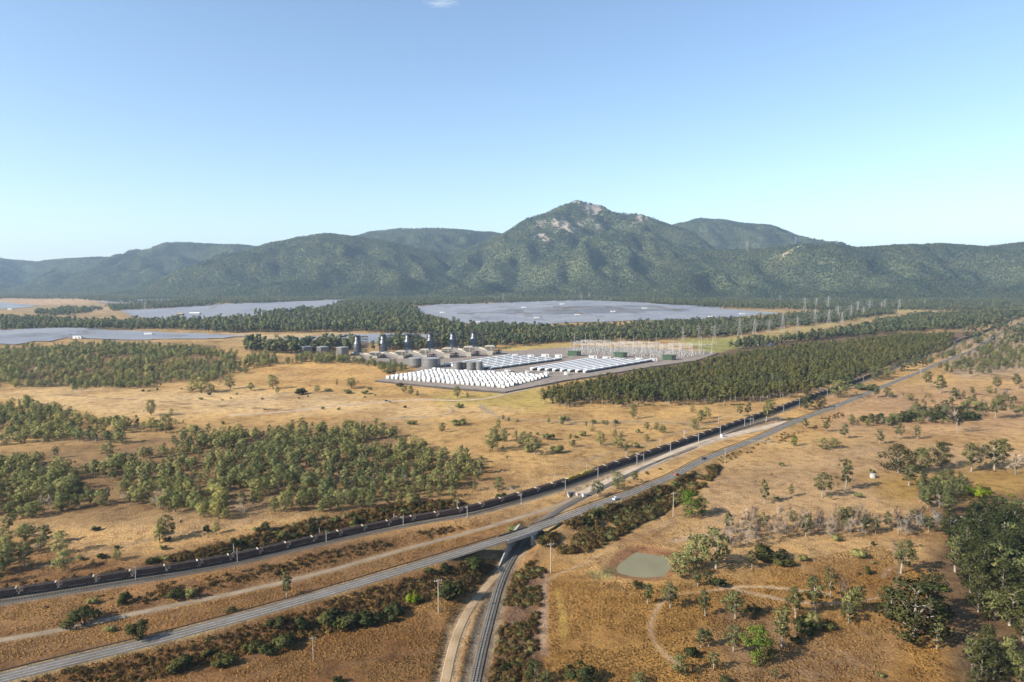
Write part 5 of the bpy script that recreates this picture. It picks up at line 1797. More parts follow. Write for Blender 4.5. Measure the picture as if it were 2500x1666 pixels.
# lightning masts, taller than the gantries
lm = MB(); lm.tube([(0, 0, 0), (0, 0, 14), (0, 0, 27)], [0.42, 0.32, 0.12], 5)
lm_me = lm.mesh('mast', M['galv'])
for i, (x, y) in enumerate([(680, 520), (770, 515), (925, 520), (1060, 530), (1165, 535), (1290, 545), (1350, 525), (1490, 560), (1570, 540), (1720, 555), (1700, 545), (1765, 552)]):
    p = P(*Z('C', x, y))
    link('lightning_mast', lm_me, None, tuple(p), label='thin steel lightning mast in the substation, %s from the left' % ORD[i], category='mast', group='lightning masts')

# ------------------------------------------------------------------ transmission towers
def tower_mesh():
    """lattice tower, 40 m"""
    mb = MB()
    lv = [(0, 4.6), (9, 3.5), (17, 2.5), (24, 1.6), (30, 1.25), (36, 1.0), (40, 0.15)]
    w = 0.22
    for (z0, a0), (z1, a1) in zip(lv[:-1], lv[1:]):
        C = [(-1, -1), (1, -1), (1, 1), (-1, 1)]
        for k in range(4):
            c0, c1 = C[k], C[(k + 1) % 4]
            mb.bar((c0[0] * a0, c0[1] * a0, z0), (c0[0] * a1, c0[1] * a1, z1), w)
            mb.bar((c0[0] * a0, c0[1] * a0, z0), (c1[0] * a1, c1[1] * a1, z1), w * 0.5)
            mb.bar((c1[0] * a0, c1[1] * a0, z0), (c0[0] * a1, c0[1] * a1, z1), w * 0.5)
            mb.bar((c0[0] * a1, c0[1] * a1, z1), (c1[0] * a1, c1[1] * a1, z1), w * 0.5)
    arms = MB()
    for z, L in ((24.5, 7.2), (30.2, 8.0), (35.8, 6.2)):
        for s in (-1, 1):
            arms.bar((s * 1.2, -1, z), (s * L, 0, z + 0.5), w * 0.7); arms.bar((s * 1.2, 1, z), (s * L, 0, z + 0.5), w * 0.7); arms.bar((s * 1.0, 0, z + 2.2), (s * L, 0, z + 0.6), w * 0.7)
            arms.bar((s * L, 0, z + 0.5), (s * L, 0, z - 1.6), 0.3)
    return mb.mesh('tower_body', M['galv']), arms.mesh('crossarm', M['galv'])


tw_b, tw_a = tower_mesh()
TW = [('E', 18, 790, 690), ('E', 128, 835, 690), ('E', 308, 770, 640), ('E', 415, 770, 645), ('E', 522, 752, 650), ('E', 618, 735, 600), ('E', 724, 730, 625), ('E', 850, 685, 570), ('E', 950, 690, 575), ('E', 1015, 645, 545), ('E', 1045, 690, 590),
      ('E', 1110, 650, 545), ('E', 1158, 612, 515), ('E', 1200, 640, 555), ('E', 1242, 600, 505), ('E', 945, 580, 480), ('E', 860, 578, 490), ('E', 778, 590, 490), ('E', 1330, 582, 520), ('E', 1352, 582, 503), ('E', 1457, 585, 500),
      ('C', 97, 135, 50), ('C', 733, 115, 40), ('C', 1460, 90, 10), ('C', 1570, 440, 330), ('E', 600, 530, 470), ('A', 928, 850, 752), ('A', 1785, 800, 730), ('E', 1640, 548, 500), ('C', 1340, 100, 20), ('C', 800, 110, 50)]
tws = []
for k, x, yb, yt in TW:
    sx, sb = Z(k, x, yb); _, st = Z(k, x, yt)
    p = g1(sx, sb)
    tws.append((sx, p, (sb - st) / px_per_m(p)))
tws.sort(key=lambda q: q[0])
ORD2 = ORD + ['twenty-first', 'twenty-second', 'twenty-third', 'twenty-fourth', 'twenty-fifth', 'twenty-sixth', 'twenty-seventh', 'twenty-eighth', 'twenty-ninth', 'thirtieth', 'thirty-first', 'thirty-second', 'thirty-third', 'thirty-fourth', 'thirty-fifth']
tower_objs = []
for i, (sx, p, H) in enumerate(tws):
    s = H / 40.0
    t = empty('transmission_tower', tuple(p), math.radians(TRNG.uniform(-25, 15)), 'lattice steel power tower on the plain, %s such tower from the left' % ORD2[i], 'power tower', 'transmission towers on the plain', (s, s, s))
    link('lattice', tw_b, t); link('crossarm', tw_a, t)
    tower_objs.append((p, H))
# towers on the hill crest, their feet on the hill sheet
bpy.context.view_layer.update()
_hill = [o for o in COL.objects if o.name.startswith(('hill', 'mountain')) and o.get('kind') == 'structure']


def on_hill(sx, sy):
    dx, dy, dz = ray(sx, sy)
    best = None
    for o in _hill:
        ok, loc, nrm, ix = o.ray_cast(Vector((0, 0, CAM_H)), Vector((float(dx), float(dy), float(dz))).normalized())
        if ok and (best is None or loc.y < best.y): best = loc
    return best


for i, (x, yb, yt) in enumerate([(362, 152, 78), (573, 195, 160), (688, 112, 88), (712, 103, 45), (1008, 112, 60)]):
    sx, sb = Z('E', x, yb); _, st = Z('E', x, yt)
    loc = on_hill(sx, sb + 3)
    if loc is None: continue
    H = (sb - st) / (FPX / loc.y)
    t = empty('transmission_tower', (loc.x, loc.y, loc.z - 1), 0, 'lattice steel power tower on the right-hand hill, %s on the hill from the left' % ORD[i], 'power tower', 'transmission towers on the hill', (H / 40,) * 3)
    link('lattice', tw_b, t); link('crossarm', tw_a, t)


def wires(order, label):
    t = empty('power_line', tuple(tws[order[0]][1]), label=label, category='power line', group='high voltage lines')
    b0 = np.array(tws[order[0]][1])
    for off, hf in ((-8, 0.73), (8, 0.73), (-6.2, 0.87), (6.2, 0.87)):
        mb = MB()
        for a, b in zip(order[:-1], order[1:]):
            pa, Ha = tws[a][1], tws[a][2]; pb, Hb = tws[b][1], tws[b][2]
            A = np.array([pa[0] + off * Ha / 40, pa[1], pa[2] + Ha * hf]); B = np.array([pb[0] + off * Hb / 40, pb[1], pb[2] + Hb * hf])
            q = [A + (B - A) * u - np.array([0, 0, 1]) * 4 * u * (1 - u) * np.linalg.norm(B - A) * 0.025 - b0 for u in np.linspace(0, 1, 9)]
            for c0, c1 in zip(q[:-1], q[1:]): mb.bar(c0, c1, 0.16)
        mb.build('conductor', M['galv'], t)


_ix = {round(Z('E', x, 0)[0]): None for x in (18,)}


def tw_near(k, x):
    sx = Z(k, x, 0)[0]
    return min(range(len(tws)), key=lambda i: abs(tws[i][0] - sx))


wires([tw_near('E', 18), tw_near('E', 308), tw_near('E', 522), tw_near('E', 724), tw_near('E', 950), tw_near('E', 1110), tw_near('E', 1242)], 'upper power line strung between the left row of lattice towers')
wires([tw_near('E', 128), tw_near('E', 415), tw_near('E', 618), tw_near('E', 850), tw_near('E', 1015), tw_near('E', 1158), tw_near('E', 1352)], 'lower power line strung between the right row of lattice towers')

# ------------------------------------------------------------------ coal train
M['wagon'] = plain('coal_wagon_paint', (0.105, 0.066, 0.054), 0.7, var=0.4, scale=0.5)
M['wagon_end'] = plain('pale_sunlit_wagon_end', (0.46, 0.41, 0.34), 0.6, var=0.4, scale=0.8)  # pale ends; on the sloped sheets the pale colour stands for sunlight
M['coal'] = gravel_mat('coal', (0.05, 0.045, 0.043))
M['loco_yellow'] = plain('locomotive_yellow', (0.36, 0.26, 0.045), 0.5, var=0.3, scale=0.6)
M['loco_maroon'] = plain('locomotive_maroon', (0.12, 0.05, 0.04), 0.6)
M['glass'] = plain('dark_glass', (0.03, 0.035, 0.04), 0.1, spec=0.6)


def wagon_parts():
    b = MB()
    # hopper body with sloping ends
    b.prism([(-7.0, 1.9), (-5.2, 1.25), (5.2, 1.25), (7.0, 1.9), (7.0, 3.9), (-7.0, 3.9)], -1.45, 1.45)
    for k in range(9):
        x = -6.6 + k * 1.65
        b.box((x - .08, -1.56, 1.9), (x + .08, -1.455, 3.85)); b.box((x - .08, 1.455, 1.9), (x + .08, 1.56, 3.85))
    b.box((-7.05, -1.6, 3.8), (7.05, -1.4, 4.0)); b.box((-7.05, 1.4, 3.8), (7.05, 1.6, 4.0))
    e = MB()
    e.box((-7.5, -1.3, 1.22), (-7.1, 1.3, 2.7)); e.prism([(7.03, 2.0), (7.35, 2.0), (7.35, 2.9), (7.03, 3.85)], -1.42, 1.42); e.prism([(6.3, 3.95), (7.06, 3.95), (7.06, 4.25), (6.7, 4.3)], -1.5, 1.5); e.box((-7.1, -1.5, 2.1), (-5.9, -1.462, 3.7))
    c = MB()
    n = 13; v = []; f = []
    rng = random.Random(4)
    for i in range(n):
        x = -6.8 + 13.6 * i / (n - 1)
        for y, z in ((-1.38, 3.75), (-0.6, 4.15), (0.6, 4.15), (1.38, 3.75)):
            v.append((x, y, z + rng.uniform(-.12, .2) * (abs(y) < 1) - (0.3 if i in (0, n - 1) else 0)))
    for i in range(n - 1):
        for k in range(3): f.append((i * 4 + k, i * 4 + k + 1, i * 4 + 5 + k, i * 4 + 4 + k))
    c.add(v, f)
    u = MB()
    u.box((-7.4, -1.2, 0.95), (7.4, 1.2, 1.22))
    g = MB()
    for x in (-5.6, -4.0, 4.0, 5.6):
        for y in (-0.62, 0.62):
            m4 = []
            for k in range(12):
                a = 2 * math.pi * k / 12
                m4.append((x + .46 * math.cos(a), .47 + .46 * math.sin(a)))
            g.prism(m4, y - .08, y + .08)
    return b.mesh('body', M['wagon']), e.mesh('end_platform', M['wagon_end']), c.mesh('coal_load', M['coal']), u.mesh('underframe', M['dark']), g.mesh('wheels', M['steel_rail'])


wg = wagon_parts()


def loco_parts():
    b = MB(); b.prism([(-9.4, 1.3), (9.4, 1.3), (9.4, 2.9), (9.0, 3.9), (-9.0, 3.9), (-9.4, 2.9)], -1.4, 1.4)
    r = MB(); r.box((-8.6, -1.2, 3.9), (8.2, 1.2, 4.15)); r.box((-5, -.8, 4.15), (-1, .8, 4.5)); r.box((2, -.9, 4.15), (6, .9, 4.4))
    s = MB(); s.box((-9.0, -1.46, 1.4), (9.0, -1.405, 2.2)); s.box((-9.0, 1.405, 1.4), (9.0, 1.46, 2.2))
    g = MB()
    for e in (-1, 1): g.box((e * 9.42 - .04, -1.1, 3.0), (e * 9.42 + .02, 1.1, 3.6)); g.box((e * 8.2 - .6, -1.43, 2.9), (e * 8.2 + .6, 1.43, 3.5))
    u = MB(); u.box((-8.5, -1.2, 0.4), (8.5, 1.2, 1.3))
    return [('body', b.mesh('body', M['loco_yellow'])), ('roof_gear', r.mesh('roof_gear', M['loco_yellow'])), ('side_stripe', s.mesh('side_stripe', M['loco_maroon'])), ('window', g.mesh('window', M['glass'])), ('bogies', u.mesh('bogies', M['dark']))]


lc = loco_parts()
# train axis: the far track
tt = np.gradient(rail_main, axis=0); tt[:, 2] = 0; tt /= np.linalg.norm(tt, axis=1)[:, None]
far_track = rail_main + np.stack([tt[:, 1], -tt[:, 0], 0 * tt[:, 0]], -1) * -1.9
seg = np.linalg.norm(np.diff(far_track, axis=0), axis=1); arc = np.concatenate([[0], np.cumsum(seg)])


def on_track(s):
    p = np.array([np.interp(s, arc, far_track[:, k]) for k in range(3)])
    q = np.array([np.interp(s + 1, arc, far_track[:, k]) for k in range(3)])
    return p, math.atan2(q[1] - p[1], q[0] - p[0]), math.atan2(q[2] - p[2], 1.0)


def word(n):
    t = ['', '', 'twenty', 'thirty', 'forty', 'fifty', 'sixty', 'seventy', 'eighty', 'ninety']
    if n <= 20: return ORD[n - 1]
    if n < 100: return (t[n // 10][:-1] + 'ieth') if n % 10 == 0 else t[n // 10] + '-' + ORD[n % 10 - 1]
    return 'hundredth' if n == 100 else 'hundred-and-' + word(n - 100)


s = 0.0; nw = 0; nl = 0; far_mb = MB()
# locomotives sit mid-train where the photograph shows yellow
_pl = project(far_track + np.array([0, 0, 2.0]))[0]
s_loco = float(np.interp(1368, _pl[:120 if len(_pl) > 120 else len(_pl)], arc[:120 if len(_pl) > 120 else len(_pl)])) if False else float(arc[np.argmin(np.abs(_pl - 1375))])
while s < arc[-1] - 20:
    loco = s_loco - 6 <= s < s_loco + 19
    L = 12.6 if loco else 12.0
    p, rz, pitch = on_track(s + L / 2)
    sx, sy, d = project(p)
    if -120 < sx[0] < 2560 and not (2135 < sx[0] < 2300):
        z = p[2] + 0.40
        if d[0] > 1000:            # too far off to tell its pieces apart
            q0, q1 = on_track(s + 0.5)[0], on_track(s + L - 0.5)[0]
            far_mb.bar(q0 + (0, 0, 2.0), q1 + (0, 0, 2.0), 2.4, 2.6); s += L
            continue
        if loco:
            nl += 1
            t = empty('locomotive', (p[0], p[1], z), rz, 'yellow mid-train locomotive in the coal train, %s from the left' % ORD[min(nl, 19) - 1], 'locomotive', 'mid-train locomotives')
            bo = None
            for nm, me in lc:
                q_ = link(nm, me, bo if nm in ('window', 'side_stripe', 'roof_gear') else t)
                if nm == 'body': bo = q_
        else:
            nw += 1
            t = empty('coal_wagon', (p[0], p[1], z), rz, 'loaded dark coal wagon, %s wagon from the left end of the visible train' % word(nw), 'wagon', 'coal wagons')
            wb = link('body', wg[0], t); link('end_platform', wg[1], t); link('coal_load', wg[2], wb); link('underframe', wg[3], t)
            if d[0] < 420: link('wheels', wg[4], t)
        t.rotation_euler = (0, -pitch, rz)
        t.scale = (0.65, 0.72, 0.72) if loco else (0.78, 0.76, 0.70)
    s += L

if far_mb.n: far_mb.build('distant_wagons', M['wagon'], kind='stuff')

# ------------------------------------------------------------------ railway masts, poles
def mast_parts():
    a = MB(); a.tube([(0, 0, -0.5), (0, 0, 4), (0, 0, 7.6)], [0.19, 0.17, 0.14], 6)
    b = MB(); b.bar((0, 0, 5.6), (0, 2.6, 5.9), 0.10); b.bar((0, 0, 6.9), (0, 2.5, 6.0), 0.09); b.bar((0, 2.5, 5.4), (0, 2.5, 6.05), 0.1); b.box((-.15, -.15, 6.9), (.15, .15, 7.3))
    c = MB(); c.box((-.35, -.35, -.5), (.35, .35, .3))
    return a.mesh('mast', M['galv']), b.mesh('cantilever', M['galv']), c.mesh('footing', M['concrete'])


mp = mast_parts()
MASTS = [(('I', 975, 640), 70), (('I', 1680, 470), 70), (('I', 1705, 510), 85), (('I', 2295, 350), 60), (('I', 2343, 370), 55), (('G', 423, 1000), 45), (('G', 483, 1010), 42), (('G', 827, 905), 42), (('G', 891, 950), 70), (('G', 1165, 820), 38), (('G', 1235, 865), 66),
         (('G', 1445, 732), 35), (('G', 1517, 775), 62), (('G', 1652, 666), 40), (('G', 1725, 695), 66), (('G', 1903, 580), 38), (('G', 1974, 612), 66), (('G', 2017, 598), 34), (('G', 2120, 500), 32), (('G', 2188, 532), 62), (('G', 2275, 450), 42),
         (('H', 275, 612), 66), (('H', 415, 552), 58), (('H', 403, 480), 38), (('H', 182, 570), 32), (('H', 570, 497), 56), (('H', 608, 490), 40), (('H', 624, 490), 42), (('H', 818, 405), 45), (('H', 920, 365), 36), (('H', 1050, 285), 24), (('H', 1098, 302), 36), (('H', 1284, 205), 24), (('H', 1328, 212), 28)]
mm = sorted([(Z(*k), h) for k, h in MASTS], key=lambda q: q[0][0])
for i, ((sx, sy), h) in enumerate(mm):
    p = g1(sx, sy)
    d, z, a = near_path(np.array([p[0]]), np.array([p[1]]), rail_main, 60)
    k = np.argmin(np.hypot(rail_main[:, 0] - p[0], rail_main[:, 1] - p[1])); v = rail_main[k] - p
    rz = math.atan2(v[1], v[0]) - math.pi / 2
    H = h * (900 if True else 800) / 2353.0 / px_per_m(p)
    sc_ = max(0.75, min(1.15, H / 7.6))
    t = empty('catenary_mast', tuple(p), rz, 'pale railway mast beside the coal train, %s mast from the left' % word(i + 1), 'mast', 'railway masts', (sc_, sc_, sc_))
    link('mast_pole', mp[0], t); link('cantilever', mp[1], t); link('footing', mp[2], t)


def pole_parts(L=11.5):
    a = MB(); a.tube([(0, 0, -.6), (0, 0, L * .5), (0, 0, L)], [0.17, 0.15, 0.12], 6)
    b = MB(); b.box((-1.25, -.07, L - .75), (1.25, .07, L - .55)); b.bar((-.7, 0, L - .7), (0, 0, L - 1.5), .06); b.bar((.7, 0, L - .7), (0, 0, L - 1.5), .06)
    i = MB()
    for x in (-1.15, -.45, .45, 1.15): i.lathe([(.05, 0), (.10, .1), (.07, .2), (.09, .3), (.03, .36)], 6, (x, 0, L - .549))
    return a.mesh('pole', M['pole_wood']), b.mesh('crossarm', M['pole_wood']), i.mesh('insulators', M['white'])


pq = pole_parts()
POLES = [(('J', 795, 872), 250, 'tall timber power pole below the highway left of the bridge'), (('J', 1600, 588), 225, 'timber power pole with crossarm right of the bridge mouth'), (('H', 113, 1078), 160, 'timber power pole beside the dense bank scrub below the white car'),
         (('H', 444, 752), 112, 'slim power pole on the near verge of the highway by the dark car'), (('I', 2250, 1215), 175, 'power pole with transformer arm low in the dark bank scrub'), (('H', 1693, 185), 55, 'thin power pole on the highway verge where it meets the trees'), (('H', 1155, 400), 40, 'short power pole on the near verge beyond the road bend'), (('H', 770, 500), 38, 'small pole on the pale gravel beside the highway')]
for (k, h, lb) in POLES:
    sx, sy = Z(*k); p = g1(sx, sy)
    H = h * ZOOM[k[0]][2] / 2353.0 / px_per_m(p); s = H / 11.5
    t = empty('power_pole', tuple(p), math.radians(20), lb, 'power pole', None, (max(s, .8), max(s, .8), s))
    link('pole', pq[0], t); ca = link('crossarm', pq[1], t); link('insulators', pq[2], ca)

# ------------------------------------------------------------------ cars
def car_parts(paint):
    b = MB()
    prof = [(-2.2, .35), (-2.25, .75), (-2.1, .95), (-1.2, 1.02), (1.0, 1.0), (2.0, .88), (2.25, .7), (2.25, .35)]
    b.prism(prof, -.88, .88)
    c = MB(); c.prism([(-1.95, 0.98), (-1.5, 1.5), (-.2, 1.55), (.35, 1.5), (1.15, .99)], -.74, .74)
    r = MB(); r.prism([(-1.45, 1.505), (-.2, 1.56), (.3, 1.51), (.3, 1.56), (-.2, 1.62), (-1.45, 1.57)], -.72, .72)
    w = []
    for x in (-1.4, 1.4):
        for y in (-.8, .8):
            m = MB(); m.prism([(x + .34 * math.cos(2 * math.pi * k / 12), .34 + .34 * math.sin(2 * math.pi * k / 12)) for k in range(12)], y - .11, y + .11); w.append(m.mesh('wheel', M['dark']))
    return [('body', b.mesh('body', paint)), ('window_band', c.mesh('window_band', M['glass'])), ('roof', r.mesh('roof', paint))] + [('wheel', x) for x in w]


def paint(n, col):
    m = plain(n, col, 0.3, var=0.05, spec=0.5)
    return m


for (sx, sy), col, side, lb, pl in [((1499, 1219), (0.9, 0.9, 0.9), 1.4, 'white car on the highway right of the bridge', highway), ((1720, 1119), (0.03, 0.035, 0.05), -0.2, 'dark car on the highway farthest up the road', highway), ((1648, 1160), (0.55, 0.13, 0.03), 1.4, 'orange car on the highway between the white and the dark car', highway), ((945, 980), (0.07, 0.14, 0.22), 0.0, 'blue ute on the pale access road before the battery block', access)]:
    xx = project(pl)[0]
    yy = project(pl)[1]
    k = int(np.argmin(np.hypot(xx - sx, yy - sy))); k = min(max(k, 1), len(pl) - 2)
    d = pl[k + 1] - pl[k - 1]; rz = math.atan2(d[1], d[0]); L = math.hypot(d[0], d[1])
    p = pl[k] + np.array([d[1], -d[0], 0]) / L * side + np.array([0, 0, .10 if pl is highway else .28])
    t = empty('car', tuple(p), rz if side >= 0 else rz + math.pi, lb, 'car', None, 0.85)
    for nm, me in car_parts(paint('car_paint', col)): link(nm, me, t)

# ------------------------------------------------------------------ small built things
# culvert head wall beside the branch line
p = g1(1396, 1211)
t = empty('culvert_headwall', tuple(p), math.radians(25), 'pale concrete culvert headwall beside the branch railway above the bridge', 'headwall')
mb = MB(); mb.box((-2.6, 0, -.5), (2.6, .5, 2.3)); mb.build('wall', M['concrete'], t)
for s in (-1, 1):
    mb = MB(); mb.prism([(0, -.5), (-2.2, -.5), (-2.2, .4), (0, 2.0)], s * 2.6 - .2, s * 2.6 + .2, axis='x'); mb.build('wing_wall', M['concrete'], t)
mb = MB(); mb.lathe([(.75, 0), (.75, .1)], 14); o = mb.build('pipe_mouth', M['dark'], t); o.rotation_euler = (math.pi / 2, 0, 0); o.location = (0, -.02, .9)
for (sx, sy), lb, sz in [((1426, 1214), 'white signal cabinet beside the branch railway near the headwall', 1.0), ((1764, 1069), 'white equipment hut on the gravel between railway and highway', 1.3)]:
    p = g1(sx, sy)
    t = empty('signal_cabinet', tuple(p), math.radians(30), lb, 'cabinet')
    mb = MB(); mb.box((-1 * sz, -.6 * sz, -.2), (1 * sz, .6 * sz, 1.9 * sz)); mb.build('case', M['white'], t)
    mb = MB(); mb.box((-1.1 * sz, -.7 * sz, 1.9 * sz), (1.1 * sz, .7 * sz, 2.05 * sz)); mb.build('lid', M['grey'], t)
# farm water tank
p = g1(*Z('H', 1388, 828))
t = empty('farm_water_tank', tuple(p), label='small round pale water tank in the right-hand paddock', category='tank')
mb = MB(); mb.lathe([(1.6, -.2), (1.6, 2.3), (1.66, 2.3), (1.66, 2.4)], 20, cap=False); mb.build('shell', M['concrete'], t)
mb = MB(); mb.lathe([(1.6, 2.36), (0.05, 2.7)], 20); mb.build('lid', M['grey'], t)
# stockyard rails
p = g1(*Z('H', 680, 605))
t = empty('stockyard', tuple(p), math.radians(5), 'low timber stockyard rails at the start of the paddock track', 'fence')
for k in range(9):
    mb = MB(); mb.bar((-9 + k * 2.2, (k % 3) * 1.5, -.3), (-9 + k * 2.2, (k % 3) * 1.5, 1.5), .16); mb.build('post', M['pole_wood'], t)
for zz in (.6, 1.2):
    mb = MB(); mb.bar((-9, 0, zz), (8.6, 0, zz), .12); mb.build('rail', M['pole_wood'], t)
    mb = MB(); mb.bar((-9, 3, zz), (8.6, 3, zz), .12); mb.build('rail', M['pole_wood'], t)


def house(name, p, L, W, H, rz, label, roof):
    t = empty(name, tuple(p), rz, label, 'house')
    mb = MB(); mb.box((-L / 2, -W / 2, -.5), (L / 2, W / 2, H)); mb.build('wall', M['white'], t)
    mb = MB(); mb.prism([(-W / 2 - .5, H), (0, H + W * .3), (W / 2 + .5, H), (W / 2 + .5, H + .15), (0, H + W * .3 + .2), (-W / 2 - .5, H + .15)], -L / 2 - .5, L / 2 + .5, axis='x'); mb.build('roof', roof, t)
    mb = MB(); mb.prism([(-W / 2, H), (0, H + W * .3), (W / 2, H)], -L / 2, L / 2, axis='x'); mb.build('gable', M['white'], t)
    for k in (-.3, .3):
        mb = MB(); mb.box((L * k - .6, -W / 2 - .06, 1.0), (L * k + .6, -W / 2 - .005, 2.1)); mb.build('window', M['glass'], t)
    mb = MB(); mb.box((-.5, -W / 2 - .06, 0), (.5, -W / 2 - .005, 2.1)); mb.build('door', M['grey'], t)


M['pinkroof'] = plain('pale_pink_roof', (0.60, 0.50, 0.46), 0.5, var=0.2)
house('farm_house', g1(2348, 1300), 12, 8, 3.0, math.radians(60), 'small farmhouse with pale pink roof among dark trees at the right', M['pinkroof'])
p = g1(1868, 843)
t = empty('long_shed', tuple(p), math.radians(12), 'long low white shed beyond the plantation by the power lines', 'shed')
mb = MB(); mb.box((-14, -5, -1), (14, 5, 3.6)); mb.build('wall', M['white'], t)
mb = MB(); mb.prism([(-5.6, 3.6), (0, 5.2), (5.6, 3.6), (5.6, 3.8), (0, 5.4), (-5.6, 3.8)], -14.6, 14.6, axis='x'); mb.build('roof', M['white'], t)
for i, (x, y, L, lb) in enumerate([(1245, 834, 16, 'white-roofed shed on the plain between the left solar farms'), (1150, 840, 10, 'low brown shed left of the white-roofed one on the plain')]):
    p = g1(*Z('A', x, y))
    t = empty('plain_shed', tuple(p), 0, lb, 'shed')
    mb = MB(); mb.box((-L, -6, -1), (L, 6, 5)); mb.build('wall', M['grey'] if i == 0 else M['bark_dark'], t)
    mb = MB(); mb.prism([(-6.6, 5), (0, 7.4), (6.6, 5), (6.6, 5.3), (0, 7.8), (-6.6, 5.3)], -L - .6, L + .6, axis='x'); mb.build('roof', M['white'] if i == 0 else M['dirt'], t)

